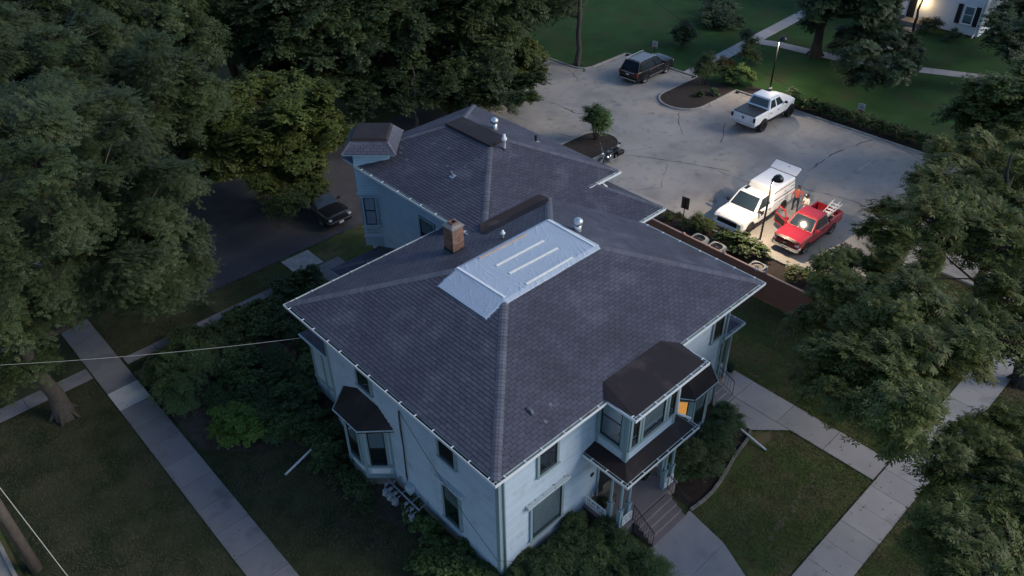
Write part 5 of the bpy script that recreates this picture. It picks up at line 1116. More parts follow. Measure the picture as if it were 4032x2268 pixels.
J.update({'hipL': ((0, .10, .90), .10), 'kneeL': ((.04, .11, .50), .07), 'ankL': ((0, .12, .09), .045), 'toeL': ((.16, .14, .04), .038), 'hipR': ((0, -.10, .90), .10), 'kneeR': ((.03, -.11, .50), .07), 'ankR': ((-.02, -.12, .09), .045), 'toeR': ((.14, -.14, .04), .038),
          'shoL': ((.01, .19, 1.40), .072), 'elbL': ((.06, .25, 1.12), .05), 'wriL': ((.28, .12, 1.16), .033), 'palmL': ((.35, .07, 1.18), .034), 'shoR': ((.01, -.19, 1.40), .072), 'elbR': ((.05, -.26, 1.12), .05), 'wriR': ((.26, -.12, 1.12), .033), 'palmR': ((.33, -.06, 1.15), .034)})
p2, b2_ = call_person('person in white clothes and a black and white cap looking at a phone', (29.48, 5.38, .008), rad(155), J, [M_skin, M_whiteshirt, M_pinkshirt, M_black], M_cap)
ph = MB(); a_ = rad(155); fw_ = V((math.cos(a_), math.sin(a_), 0)); lf_ = V((-fw_.y, fw_.x, 0))
ph.obox(V((29.48, 5.38, 1.225)) + fw_ * .40, (fw_ * .5 + V((0, 0, .85))) * .07, lf_ * .038, (V((0, 0, .5)) - fw_ * .85) * .006); tag(ph.build('phone', M_black), 'small black phone held by the person in white', 'phone')
# ------------------------------------------------------------------ fence, lamps, signs, equipment
fn = thing('privacy_fence', 'solid brown panel fence between the lawn and the parking lot', 'fence', (20.9, 6, 0))
fy = [-1.5, 0.45, 2.85, 5.35, 7.95, 10.55, 13.15]; FX, FZ = 20.92, 1.62
for a, b in zip(fy[:-1], fy[1:]):
    MB().box(FX - .03, FX + .03, a + .07, b - .07, .05, FZ).build('fence_panel', M_fence, fn); MB().box(FX - .06, FX + .06, a + .07, b - .07, FZ, FZ + .05).build('cap_rail', M_fencecap, fn)
for y in fy:
    MB().box(FX - .07, FX + .07, y - .07, y + .07, 0, FZ + .08).build('fence_post', M_fence, fn)
    MB().frust([(FX - .09, y - .09, FZ + .08), (FX + .09, y - .09, FZ + .08), (FX + .09, y + .09, FZ + .08), (FX - .09, y + .09, FZ + .08)], [(FX - .02, y - .02, FZ + .14), (FX + .02, y - .02, FZ + .14), (FX + .02, y + .02, FZ + .14), (FX - .02, y + .02, FZ + .14)]).build('post_cap', M_fencecap, fn)
cmr = thing('security_camera', 'small white security camera mounted on top of the brown fence', 'camera', (20.88, 3.3, 1.67))
MB().box(20.84, 20.92, 3.25, 3.35, 1.672, 1.72).build('camera_base', M_white, cmr); MB().lathe([(.001, .09), (.05, .07), (.06, 0), (.05, -.06), (.001, -.07)], (20.82, 3.3, 1.72), 12, axis=(-1, 0, -.5)).build('camera_head', M_white, cmr, smooth=True)
def ac(y, label):
    r0 = thing('ac_unit', label, 'air conditioner', (22.32, y, 0), 'air conditioners behind the brown fence')
    x0, x1, y0, y1 = 21.92, 22.74, y - .41, y + .41
    MB().box(x0 - .08, x1 + .08, y0 - .08, y1 + .08, 0, .08).build('pad', M_kerb, r0)
    c = MB()
    for i in range(14): z = .12 + i * .045; c.box(x0, x1, y0, y1, z, z + .030)
    c.box(x0 + .03, x1 - .03, y0 + .03, y1 - .03, .08, .74); c.build('cabinet', M_meter, r0)
    k = 24; t = MB(); cx, cy = (x0 + x1) / 2, y
    pts_o = []; 
    for i in range(k):
        a = 2 * math.pi * i / k; ca, sa = math.cos(a), math.sin(a); m_ = .41 / max(abs(ca), abs(sa)); m_ = min(m_, .52); pts_o.append((cx + ca * m_, cy + sa * m_))
    for i in range(k):
        a, b = i, (i + 1) % k; ia, ib = [(cx + .34 * math.cos(2 * math.pi * q / k), cy + .34 * math.sin(2 * math.pi * q / k)) for q in (a, b)]
        t.frust([(*pts_o[a], .75), (*pts_o[b], .75), (*ib, .75), (*ia, .75)], [(*pts_o[a], .80), (*pts_o[b], .80), (*ib, .80), (*ia, .80)])
    t.build('top_ring', mat('ac_top_grey', (.22, .225, .23), .6), r0)
    MB().lathe([(.34, .742), (.001, .742)], (cx, cy, 0), 20).build('fan_well', M_black, r0)
    g_ = MB()
    for rr_ in (.07, .12, .17, .22, .27, .32): g_.tube([(cx + rr_ * math.cos(2 * math.pi * i / 20), cy + rr_ * math.sin(2 * math.pi * i / 20), .785) for i in range(21)], .006, 4)
    for i in range(4): a = math.pi * i / 4; g_.tube([(cx + .34 * math.cos(a), cy + .34 * math.sin(a), .78), (cx - .34 * math.cos(a), cy - .34 * math.sin(a), .78)], .006, 4)
    g_.build('fan_guard', M_plastic, r0); MB().lathe([(.09, .75), (.09, .77), (.001, .77)], (cx, cy, 0), 12).build('fan_motor', M_flash, r0)
ac(7.81, 'air conditioner behind the fence farthest from the tree'); ac(6.64, 'middle air conditioner of the three behind the fence'); ac(4.04, 'air conditioner behind the fence beside the small white camera')
def lamp_post(base, label, h=4.2, tilt=(0, 0), watt=700):
    r0 = thing('lamp_post', label, 'lamp post', (*base, 0), 'parking lot lamp posts'); bx_, by_ = base; tx, ty = bx_ + tilt[0], by_ + tilt[1]
    MB().lathe([(.17, 0), (.17, .25), (.11, .30), (.06, .30)], (bx_, by_, 0), 16).build('base', M_kerb, r0)
    MB().tube([(bx_, by_, .28), (tx, ty, h)], [.062, .05], 10).build('pole', M_black, r0, smooth=True)
    MB().lathe([(.001, .30), (.16, .27), (.26, .16), (.30, .02), (.29, -.02), (.001, -.03)], (tx + .16, ty - .22, h - .03), 20).build('lamp_head', M_black, r0, smooth=True)
    MB().lathe([(.20, -.045), (.001, -.06)], (tx + .16, ty - .22, h - .03), 16).build('lamp_lens', mat('lot_lamp_lens', (1, .9, .7), .4, 0, emit=((1.0, .80, .52), 2.5)), r0)
    sd = bpy.data.lights.new('lot_lamp_bulb', 'SPOT'); sd.energy = watt; sd.color = (1.0, .80, .56); sd.spot_size = rad(165); sd.spot_blend = .6; sd.shadow_soft_size = .06
    so = bpy.data.objects.new('lot_lamp_bulb', sd); col.objects.link(so); so.location = (tx + .16, ty - .22, h - .12)
    MB().tube([(tx, ty, h - .05), (tx + .16, ty - .22, h - .02)], .05, 8).build('arm', M_black, r0); MB().box(tx - .05, tx + .05, ty - .05, ty + .05, h - .1, h + .04).build('pole_cap', M_flash, r0)
lamp_post((25.35, 5.72), 'black lamp post with round head standing between the work truck and the red truck', 4.3, (-.18, -.10), 1250); lamp_post((44.5, 17.1), 'black lamp post with round head at the lawn edge behind the lifted pickup', 4.1, (0, 0), 700)
def sign(base, label, h, w, hh, face, nz=0, m=M_sign, back=False):
    r0 = thing('sign', label, 'sign', (*base, 0)); x, y = base; n = V((math.cos(nz), math.sin(nz), 0)); t = V((-n.y, n.x, 0)); Z = V((0, 0, 1)); c = V((x, y, h - hh / 2))
    MB().obox((x, y, h / 2), n * .02, t * .025, Z * h / 2).build('post', M_black, r0)
    MB().obox(c + n * .03, n * .006, t * w / 2, Z * hh / 2).build('plate', m, r0, bevel=.004)
    if face:
        q = c + n * .0385; tm = MB(); tm.obox(q - Z * hh * .38, n * .002, t * w * .46, Z * hh * .09); tm.build('red_band', M_signred, r0)
        k = MB()
        for zz, ww in ((.36, .12), (.20, .38), (.11, .40), (.02, .36), (-.08, .40), (-.17, .30)): k.obox(q + Z * hh * zz, n * .0015, t * w * ww, Z * hh * .022)
        for s in (-.2, .2): k.obox(q + Z * hh * .36 + t * w * s, n * .002, t * w * .09, Z * hh * .05)
        k.build('print', M_signtext, r0)
    return r0
PI_ = math.pi
sign((43.9, 28.1), 'white notice sign on a post in front of the black SUV', 1.32, .46, .62, True, PI_ + .25)
sign((44.5, 9.7), 'white notice sign on a post above the back hedge', 1.28, .46, .60, True, PI_ + .25)
sign((24.0, 10.1), 'dark back of a parking sign standing in the bed by the work truck', 1.75, .50, .78, False, 0.15, M_signback)
# gas meters on the street wall
mf = thing('gas_manifold', 'grey gas pipe manifold on the street wall below the bay', 'pipe', (-.5, 5, 0))
MB().tube([(-.50, 5.95, .92), (-.52, 3.95, .92)], .035, 10).build('header_pipe', M_meter, mf, smooth=True)
for y in (5.7, 5.05, 4.45, 4.0): MB().tube([(-.51, y, .92), (-.06, y + .05, .92), (-.05, y + .05, .70)], .018, 6).build('branch_pipe', M_meter, mf)
for i, (y, w_) in enumerate(((5.72, 'first'), (5.42, 'second'), (5.12, 'third'), (4.45, 'fourth'), (4.10, 'fifth'))):
    gm = thing('gas_meter', f'{w_} grey gas meter from the bay window in the row under the wall', 'gas meter', (-.78, y, .45), 'gas meters on the pipe manifold')
    MB().box(-.90, -.70, y - .115, y + .115, .46, .78).build('meter_body', M_meter, gm, bevel=.04, seg=3); MB().lathe([(.001, .05), (.06, .045), (.065, 0)], (-.90, y, .60), 14, axis=(-1, 0, .3)).build('dial', mat('meter_dial', (.36, .37, .40), .3), gm)
    MB().tube([(-.78, y + .07, .76), (-.78, y + .07, .90), (-.66, y + .07, .96), (-.52, y + .07, .93)], .018, 6).build('inlet_pipe', M_meter, gm); MB().tube([(-.78, y - .07, .76), (-.74, y - .08, .86), (-.60, y - .08, .88)], .018, 6).build('outlet_pipe', M_meter, gm)
    MB().lathe([(.001, .05), (.07, .045), (.075, .01), (.03, 0)], (-.70, y + .07, .95), 12).build('regulator', M_meter, gm)
# loose downspouts on the grass
def spout(a, b, label):
    a, b = V(a), V(b); t = (b - a).normalized(); n = V((-t.y, t.x, 0)).normalized(); u = t.cross(n); r0 = thing('downspout', label, 'downspout', tuple((a + b) / 2))
    MB().obox((a + b) / 2, t * (b - a).length / 2, n * .04, u * .03).build('pipe', M_white, r0, bevel=.012); rb_ = MB()
    for s in (-.022, 0, .022): rb_.obox((a + b) / 2 + n * s + V((0, 0, .031)), t * (b - a).length / 2, n * .004, V((0, 0, .003)))
    rb_.build('rib', M_white, r0); MB().obox(b, t * .02, n * .045, u * .035).build('end_lip', M_galv, r0)
spout((12.3, -1.62, .22), (12.18, -3.08, .05), 'white downspout extension lying over the bed edging onto the lawn')
spout((-1.35, 10.05, .24), (-3.0, 9.72, .05), 'white downspout extension lying in the dark grass by the street bay')
# pots
def pot(p, label, r=.2, h=.22, grp=None, plant=True):
    r0 = thing('flower_pot', label, 'flower pot', p, grp); MB().lathe([(.001, 0), (r * .7, 0), (r, h), (r * .9, h), (r * .85, h - .04), (.001, h - .04)], p, 14).build('pot', M_ceramic, r0); return r0
POTS = [pot((15.18, .74, .045), 'dark flower pot on the walk beside the side steps', .2, .24), pot((4.75, -.55, .70), 'dark planter on the porch floor by the left balustrade', .24, .2), pot((6.9, -.75, .70), 'dark planter in the middle of the porch floor', .22, .2)]
chr_ = thing('porch_chair', 'small wooden folding chair on the porch behind the left posts', 'chair', (5.05, -.55, .7))
MB().obox((5.05, -.6, 1.10), (.20, 0, 0), (0, .2, 0), (0, 0, .015)).build('seat', M_wood, chr_); MB().obox((5.05, -.40, 1.38), (.20, 0, 0), (0, .02, .05), (0, -.01, .2)).build('backrest', M_wood, chr_)
for x in (4.88, 5.22):
    for y in (-.78, -.42): MB().tube([(x, y, .7), (x, y, 1.1)], .016, 6).build('leg', M_wood, chr_)
# utility pole and cables on the street corner
up_ = thing('utility_pole', 'thick weathered wooden utility pole on the grass near the street', 'utility pole', (-11.85, 12.2, 0))
MB().tube([(-11.85, 12.2, -.1), (-11.85, 12.2, 5), (-11.85, 12.2, 10.5)], [.20, .18, .14], 14).build('shaft', M_wood, up_, smooth=True); MB().box(-11.93, -11.77, 11.0, 13.4, 9.9, 10.05).build('crossarm', M_wood, up_)
MB().tube([(-12.0, 12.05, 3), (-12.02, 12.02, 0)], .02, 5).build('ground_wire', M_darkwire, up_)
def cable(label, a, b, sag, r, m, dash=False):
    a, b = V(a), V(b); pts = [lerp(a, b, i / 40) - V((0, 0, sag * 4 * (i / 40) * (1 - i / 40))) for i in range(41)]
    o = MB().tube(pts, r, 6).build('cable', m, None); tag(o, label, 'cable'); return o
sv_ = cable('pale twisted service cable running from the street pole to the house corner', tuple(at(-260, 930, 7.4)), tuple(at(757, 850, 6.3)), .22, .007, M_wire)
cable('thin dark cable crossing above the upper lawn behind the trucks', tuple(at(1560, -60, 6)), tuple(at(2576, 530, 5.0)), .8, .010, M_darkwire)
gw = at(0, 1143, 2.0); gw2 = at(180, 1455, 2.0)
cable('pale guy wire slanting down to the grass beside the utility pole', tuple(at(186, 1470, .0)), (-11.85, 12.2, 9.3), .0, .014, M_wire)

# ------------------------------------------------------------------ far white building
FH = thing('far_house', 'white clapboard house with black shutters beyond the upper lawn', 'house', (72, 12, 0))
fw_ = MB(); siding(fw_, (67.6, 17.2), (67.6, 10.5), .1, 6.4, (-1, 0), .16); siding(fw_, (67.6, 10.5), (76, 10.5), .1, 6.4, (0, -1), .16); siding(fw_, (67.6, 26), (67.6, 17.2), .5, 6.4, (-1, 0), .16); fw_.build('wall', [M_barnwhite, M_lap], FH)
MB().box(67.7, 76, 10.6, 26, 0, .5).build('foundation', M_found, FH)
rf = MB(); rf.add([(67.0, 9.9, 6.4), (77, 9.9, 6.4), (77, 26.6, 6.4), (67.0, 26.6, 6.4), (72, 9.9, 9.2), (72, 26.6, 9.2)], [(0, 4, 5, 3), (1, 2, 5, 4), (0, 1, 4), (2, 3, 5)]); rf.build('roof', M_shingle, FH)
window(FH, (67.6, 11.75, 1.0), (0, -1), (-1, 0), .85, 1.5, trim=M_white, darktrim=M_white, blind=.9)
for y in (12.6, 11.05): MB().box(67.5, 67.57, y - .20, y + .20, .9, 2.6).build('shutter', M_shutter, FH)
MB().box(67.5, 67.59, 10.5, 10.62, .5, 6.4).build('corner_board', M_white, FH); MB().tube([(67.5, 10.75, 6.3), (67.5, 10.75, .35), (66.9, 10.7, .12)], .05, 8).build('downpipe', M_white, FH)
MB().box(66.2, 67.58, 15.0, 17.0, 0, .45).build('entry_step', M_found, FH); MB().box(67.52, 67.6, 16.4, 17.1, .45, 2.6).build('door', M_shutter, FH); MB().box(67.50, 67.6, 16.25, 16.4, .45, 2.75).build('door_casing', M_white, FH)
ln = MB(); ln.lathe([(.001, 0), (.09, 0), (.09, .22), (.001, .30)], (67.36, 15.75, 2.10), 8); ln.build('wall_lantern', M_bulb, FH)
ld_ = bpy.data.lights.new('lantern_light', 'POINT'); ld_.energy = 55; ld_.color = (1.0, .66, .30); ld_.shadow_soft_size = .1; lo_ = bpy.data.objects.new('lantern_light', ld_); lo_.location = (67.0, 15.75, 2.05); col.objects.link(lo_)
# lamp behind the back trees
yl = thing('yard_light', 'small lit yard light glowing through the trees at the lot edge', 'lamp', (27.6, 30.2, 0))
MB().tube([(27.6, 30.2, 0), (27.6, 30.2, 2.4)], .05, 8).build('pole', M_black, yl); MB().lathe([(.001, 0), (.12, .02), (.14, .14), (.001, .2)], (27.6, 30.2, 2.4), 10).build('lamp_globe', M_bulb, yl)
l2 = bpy.data.lights.new('yard_bulb', 'POINT'); l2.energy = 160; l2.color = (1.0, .80, .42); l2.shadow_soft_size = .12; lo2 = bpy.data.objects.new('yard_bulb', l2); lo2.location = (27.6, 30.0, 2.25); col.objects.link(lo2)
l3 = bpy.data.lights.new('bay_lamp', 'POINT'); l3.energy = 6; l3.color = (1.0, .6, .25); l3.shadow_soft_size = .1; lo3 = bpy.data.objects.new('bay_lamp', l3); lo3.location = (10.2, -1.05, 2.3); 

# ------------------------------------------------------------------ vegetation
def unit(a): return a / np.maximum(np.linalg.norm(a, axis=-1, keepdims=True), 1e-9)
def clump_mesh(name, seed, leaf_m, bark_m, ntwig, nleaf, pairs, leaf_len, lw, ll, droop=.25, low=-.45, jit=.35):
    """one bough of foliage, radius about 1: twigs fanning out of a common base, each set with leaves of several leaflets"""
    r = np.random.default_rng(seed); k = np.arange(ntwig) + .5
    z = low + (1 - low) * (k / ntwig); ph = k * 2.399963; s = np.sqrt(np.maximum(0, 1 - z * z)); d = np.stack([s * np.cos(ph), s * np.sin(ph), z], 1); M_ = max(9, ntwig // 9); md = d[np.linspace(0, ntwig - 1, M_).astype(int)]; md = unit(md + r.normal(0, .25, md.shape)); who = r.integers(0, M_, ntwig); mr = r.uniform(.62, 1.12, M_)
    d = unit(np.where(r.random((ntwig, 1)) < .8, md[who], d) + r.normal(0, .20, d.shape))
    R_ = mr[who] * r.uniform(.72, 1.06, ntwig); t = np.linspace(.38, 1.0, nleaf)
    P = d[:, None] * R_[:, None, None] * t[None, :, None]; P[..., 2] -= droop * (t ** 2)[None] * R_[:, None]
    T = d[:, None] * np.ones((1, nleaf, 1)); T = T.copy(); T[..., 2] -= 2 * droop * t[None]; T = unit(T)
    side = unit(np.cross(T, np.array([0, 0, 1.0]) + r.normal(0, .25, T.shape))); sg = np.where(np.arange(nleaf) % 2 == 0, 1, -1)[None, :, None]
    a = unit(T * r.uniform(.3, .9, T.shape[:2] + (1,)) + side * sg + np.array([0, 0, -.22]) + r.normal(0, jit, T.shape))
    n = unit(np.array([0, 0, 1.0]) + d[:, None] * .55 + r.normal(0, .30, T.shape)); c = unit(np.cross(n, a)); n = np.cross(a, c)
    P = P.reshape(-1, 3); a = a.reshape(-1, 3); c = c.reshape(-1, 3); n = n.reshape(-1, 3); m = len(P); ln_ = leaf_len * r.uniform(.7, 1.2, m)
    B, Dr = [], []
    for j in range(pairs):
        sfrac = (j + 1) / (pairs + 1)
        for q in (-1, 1): B.append(P + a * (ln_ * sfrac)[:, None]); Dr.append(unit(a * .55 + c * q + n * -.18 + r.normal(0, .12, a.shape)))
    B.append(P + a * (ln_ * (pairs / (pairs + 1.0)))[:, None]); Dr.append(unit(a + r.normal(0, .1, a.shape)))
    B = np.concatenate(B); Dr = np.concatenate(Dr); nn_ = np.tile(n, (2 * pairs + 1, 1)); W_ = unit(np.cross(nn_, Dr)); LL = ll * r.uniform(.75, 1.2, len(B))[:, None]; WW = lw * r.uniform(.8, 1.2, len(B))[:, None]
    q0 = B; q1 = B + Dr * LL * .45 + W_ * WW * .5; q2 = B + Dr * LL - nn_ * LL * .12; q3 = B + Dr * LL * .45 - W_ * WW * .5
    verts = np.stack([q0, q1, q2, q3], 1).reshape(-1, 3); nl = len(B)
    # twigs: three-sided
    tt = np.linspace(0, 1, 5); tp = d[:, None] * R_[:, None, None] * tt[None, :, None]; tp[..., 2] -= droop * (tt ** 2)[None] * R_[:, None]; rad_ = .012 * (1.1 - tt)
    u1 = unit(np.cross(d, [0.3, .2, 1.0])); u2 = np.cross(d, u1); tw_ = np.stack([tp + (u1 * math.cos(2.094 * i) + u2 * math.sin(2.094 * i))[:, None] * rad_[None, :, None] for i in range(3)], 2)
    tv_ = tw_.reshape(-1, 3); nv0 = len(verts); idx = (np.arange(ntwig * 5 * 3).reshape(ntwig, 5, 3)) + nv0
    qs = np.stack([np.stack([idx[:, :-1, i], idx[:, :-1, (i + 1) % 3], idx[:, 1:, (i + 1) % 3], idx[:, 1:, i]], -1) for i in range(3)], 2).reshape(-1, 4)
    V_ = np.concatenate([verts, tv_]); Fq = np.concatenate([np.arange(nl * 4).reshape(-1, 4), qs]); me = bpy.data.meshes.new(name)
    me.vertices.add(len(V_)); me.vertices.foreach_set('co', V_.astype(np.float32).ravel()); me.loops.add(Fq.size); me.loops.foreach_set('vertex_index', Fq.astype(np.int32).ravel())
    me.polygons.add(len(Fq)); me.polygons.foreach_set('loop_start', np.arange(0, Fq.size, 4, dtype=np.int32)); me.polygons.foreach_set('loop_total', np.full(len(Fq), 4, dtype=np.int32))
    me.materials.append(leaf_m); me.materials.append(bark_m); mi = np.zeros(len(Fq), dtype=np.int32); mi[nl:] = 1; me.polygons.foreach_set('material_index', mi); me.update(calc_edges=True); return me
LM = leafmat('leaf_green', (0.034, 0.054, 0.022), (0.115, 0.140, 0.052)); LS = leafmat('leaf_shrub', (0.026, 0.046, 0.018), (0.085, 0.115, 0.044), .2)
SPEC = {
 'locust': [clump_mesh('locust_bough', 10 + i, LM, M_bark, 120, 8, 5, .26, .028, .072, .34) for i in range(3)],
 'ash': [clump_mesh('ash_bough', 20 + i, LM, M_bark, 64, 7, 3, .28, .054, .150, .32) for i in range(3)],
 'maple': [clump_mesh('maple_bough', 30 + i, LM, M_bark, 130, 10, 1, .10, .070, .115, .20) for i in range(3)],
 'shrub': [clump_mesh('shrub_bough', 40 + i, LS, M_bark, 150, 10, 1, .08, .050, .085, .10, -.1) for i in range(3)],
 'fine': [clump_mesh('fine_bough', 50 + i, LS, M_bark, 150, 12, 4, .16, .022, .045, .35, -.2) for i in range(2)],
 'broad': [clump_mesh('broad_bough', 60 + i, LS, M_bark, 70, 7, 1, .16, .12, .17, .12, -.1) for i in range(2)],
}
vr = random.Random(11)
def foliage(par, spec, p, s, colr, squash=.8, name='foliage'):
    o = bpy.data.objects.new(name, vr.choice(SPEC[spec])); col.objects.link(o); adopt(o, par); o.color = (*colr, 1)
    o.matrix_basis = Matrix.LocRotScale(V(p), Matrix.Rotation(vr.uniform(0, 6.28), 3, 'Z') @ Matrix.Rotation(vr.uniform(-.5, .5), 3, 'X'), V((s * vr.uniform(.9, 1.15), s * vr.uniform(.8, 1.15), s * squash * vr.uniform(.7, 1.1))))
    return o
def tree(label, base, height, trunk_r, crowns, spec, colr, clump=(1.3, 1.8), lean=(0, 0), name='tree', bark=M_bark, group=None, zmin=1.5, extra=()):
    """crowns: ellipsoids (cx, cy, cz, rx, ry, rz, count); boughs sit on and inside each, joined to the trunk by limbs"""
    r0 = thing(name, label, 'tree', (*base, 0), group); b = V((*base, 0)); top = b + V((lean[0], lean[1], height))
    n = 9; pts = [b + (top - b) * (i / n) + V((vr.gauss(0, .10), vr.gauss(0, .10), 0)) * (1 if 0 < i else 0) for i in range(n + 1)]
    t = MB(); t.tube([b + V((0, 0, -.15))] + pts, [trunk_r * 1.7] + [trunk_r * (1.25 if i == 0 else 1 - .78 * i / n) for i in range(n + 1)], 12)
    for k in range(5): a = k * 1.257 + .4; t.tube([b + V((math.cos(a), math.sin(a), 0)) * trunk_r * 1.9 + V((0, 0, -.06)), b + V((math.cos(a), math.sin(a), 0)) * trunk_r * .85 + V((0, 0, .45))], [trunk_r * .15, trunk_r * .35], 6)
    t.build('trunk', bark, r0, smooth=True); lb = MB(); cl = []
    for (cx, cy, cz, rx, ry, rz, cnt) in crowns:
        for k in range(cnt):
            z = -0.75 + 1.72 * ((k + .5) / cnt); ph = k * 2.399963 + vr.uniform(-.3, .3); s = math.sqrt(max(0, 1 - z * z)); q = vr.uniform(.55, 1.0) ** .6 if k % 4 else vr.uniform(.25, .6)
            p = V((cx + rx * s * math.cos(ph) * q, cy + ry * s * math.sin(ph) * q, cz + rz * z * q))
            if p.z > zmin: cl.append(p)
    cl += list(extra)
    nodes = [(pts[i], .0, trunk_r * (1 - .7 * i / n)) for i in range(3, n + 1)]; axis_ = b + V((lean[0] * .5, lean[1] * .5, height * .5))
    for p in cl: foliage(r0, spec, p, vr.uniform(clump[0] * .7, clump[1] * 1.08), jitter(colr))
    for p in sorted(cl, key=lambda q: (q - axis_).length):
        q, dep, r_ = min(nodes, key=lambda w: (w[0] - p).length + .55 * w[1] + (1.5 if w[0].z > p.z + .3 else 0))
        L = (p - q).length; r1 = max(.022, r_ * (.62 if dep == 0 else .74)); bend = V((vr.gauss(0, .10), vr.gauss(0, .10), -.10)) * L
        m1, m2 = lerp(q, p, .35) + bend * .8, lerp(q, p, .7) + bend * .6; lb.tube([q, m1, m2, p], [r1, r1 * .85, r1 * .7, r1 * .5], 6)
        nodes += [(m2, dep + L * .7, r1 * .7), (p, dep + L, r1 * .5)]
    lb.build('limbs', bark, r0, smooth=True); return r0
def jitter(c): k = vr.uniform(.82, 1.18); w = vr.uniform(-.05, .05); return (c[0] * k * (1 + w), c[1] * k, c[2] * k * (1 - w))
def inside(poly, x, y):
    c = False; k = len(poly)
    for i in range(k):
        (x0, y0), (x1, y1) = poly[i], poly[i - 1]
        if (y0 > y) != (y1 > y) and x < (x1 - x0) * (y - y0) / (y1 - y0) + x0: c = not c
    return c
def surveyed(polys, holes, n, zr, seed, spread=60):
    """bough positions surveyed from the outline of a crown: points spread inside it, each at a height of its own"""
    r = random.Random(seed); out = []; us = [p[0] for q in polys for p in q]; vs = [p[1] for q in polys for p in q]; tries = 0; pts = []
    while len(out) < n and tries < n * 400:
        tries += 1; u, v = r.uniform(min(us), max(us)), r.uniform(min(vs), max(vs))
        if not any(inside(q, u, v) for q in polys) or any(inside(q, u, v) for q in holes): continue
        if any((u - a) ** 2 + (v - b) ** 2 < spread ** 2 for a, b in pts): continue
        pts.append((u, v)); p = at(u, v, zr(u, v) + r.uniform(-1.0, 1.0)); out.append(p)
    return out
def bush(label, base, blobs, spec, colr, cat='shrub', name='shrub', group=None, stem=True):
    r0 = thing(name, label, cat, (base[0], base[1], 0), group)
    if stem:
        s_ = MB()
        for bl_ in blobs: s_.tube([(base[0] + vr.gauss(0, .06), base[1] + vr.gauss(0, .06), -.05), (lerp(base[0], bl_[0], .5), lerp(base[1], bl_[1], .5), bl_[2] * .5), (bl_[0], bl_[1], bl_[2])], [.035, .025, .012], 5)
        s_.build('stems', M_darkbark, r0)
    for (x, y, z, s) in blobs: foliage(r0, spec, (x, y, z), s, jitter(colr), .85)
    return r0
def gb(u, v, z, s): p = at(u, v, z); return (p.x, p.y, z, s)
G1, G2, G3, G4 = (1, 1, 1), (.75, .85, .8), (1.55, 1.35, .8), (.6, .72, .68)
# left, street trees
tree('tall feathery locust tree with grey trunk between street and sidewalk', (-8.3, 19.4), 13, .36, [(-7.0, 21.0, 9.5, 6.6, 6.5, 5.2, 95), (-3.0, 19.6, 6.5, 2.8, 2.4, 1.8, 14), (-2.0, 21.5, 8.0, 2.6, 2.6, 1.8, 12)], 'locust', (.84, .92, .94), (1.15, 1.65), (-.8, .6), zmin=3.4,
     extra=surveyed([[(-80, 640), (60, 660), (130, 740), (90, 860), (40, 960), (-80, 1000)]], [], 12, lambda u, v: 3.6, 14, 50) + surveyed([[(220, 640), (500, 560), (500, 700), (430, 760), (300, 740)]], [], 14, lambda u, v: 5.0, 15, 45))
tree('unseen tree added for shade across the road opposite the utility pole', (-19.5, 13.0), 13, .34, [(-19.5, 13.0, 9.0, 4.6, 4.6, 5.0, 46)], 'locust', (.9, .95, .9), (1.6, 2.1), group='unseen trees added for shade across the road')  # out of view, added to block sky light from the lower left
tree('unseen tree added for shade across the road opposite the near house corner', (-18.5, 2.5), 13, .34, [(-18.5, 2.5, 9.0, 4.6, 4.6, 5.0, 46)], 'locust', (.9, .95, .9), (1.6, 2.1), group='unseen trees added for shade across the road')  # also out of view, added to darken the street side
tree('second locust tree standing behind the first along the sidewalk', (-3.2, 30.5), 13, .34, [(-1.8, 31.5, 9.5, 6.2, 6.0, 4.6, 70), (2.5, 29.0, 8.5, 3.0, 3.0, 2.6, 16)], 'locust', (.82, .90, .90), (1.3, 1.8), zmin=3)
tree('big leafy tree filling the upper left behind the locusts', (-2.5, 44), 13, .4, [(-1, 43, 10, 7, 6, 5.5, 60)], 'locust', (.75, .82, .76), (1.6, 2.1), zmin=2)
tree('dark broad tree rising left of the yellow green tree', (5.2, 38.6), 12, .36, [(5.0, 38.5, 9, 4.6, 4.4, 4.6, 46)], 'ash', G2, (1.4, 1.9), zmin=2)
tree('dark tree with pale bare limbs behind the yellow green tree', (12.5, 41.5), 13, .4, [(12.0, 41.0, 9.5, 5.0, 4.6, 5.0, 50)], 'ash', G2, (1.5, 2.0), zmin=2.5)
tree('yellow green maple tree hanging over the parked station wagon', (7.3, 30.0), 7.5, .26, [(8.3, 28.6, 5.0, 4.1, 3.6, 3.0, 62)], 'maple', (1.35, 1.30, .80), (1.1, 1.5), (.6, -.8), zmin=1.9,
     extra=surveyed([[(640, 400), (770, 400), (800, 470), (760, 520), (680, 500)]], [], 9, lambda u, v: 2.6, 41, 34))
BT = 'trees in the dark row behind the rear house'
tree('dark dense tree in the back row right behind the turret', (15.5, 36), 12, .34, [(15.5, 35.5, 7.5, 4.2, 4.0, 5.2, 56)], 'maple', G4, (1.4, 1.9), group=BT)
tree('dark dense tree in the back row above the rear roof panel', (21.5, 35.5), 13, .34, [(21.5, 35.0, 8, 4.4, 4.2, 5.6, 62)], 'maple', G2, (1.4, 1.9), group=BT)
tree('dark dense tree in the back row reaching the lot drive', (27.2, 33.0), 12, .32, [(26.4, 32.2, 6.6, 3.8, 3.6, 5.2, 56), (24.6, 29.6, 3.2, 2.2, 2.0, 2.4, 14)], 'maple', (.8, .85, .72), (1.3, 1.8), group=BT)
tree('small tree with lamplit yellow leaves overhanging the lot edge', (28.3, 31.2), 6, .16, [(28.9, 29.6, 2.9, 2.4, 1.6, 1.9, 20)], 'maple', (1.3, 1.2, .6), (.9, 1.2), zmin=1.2)
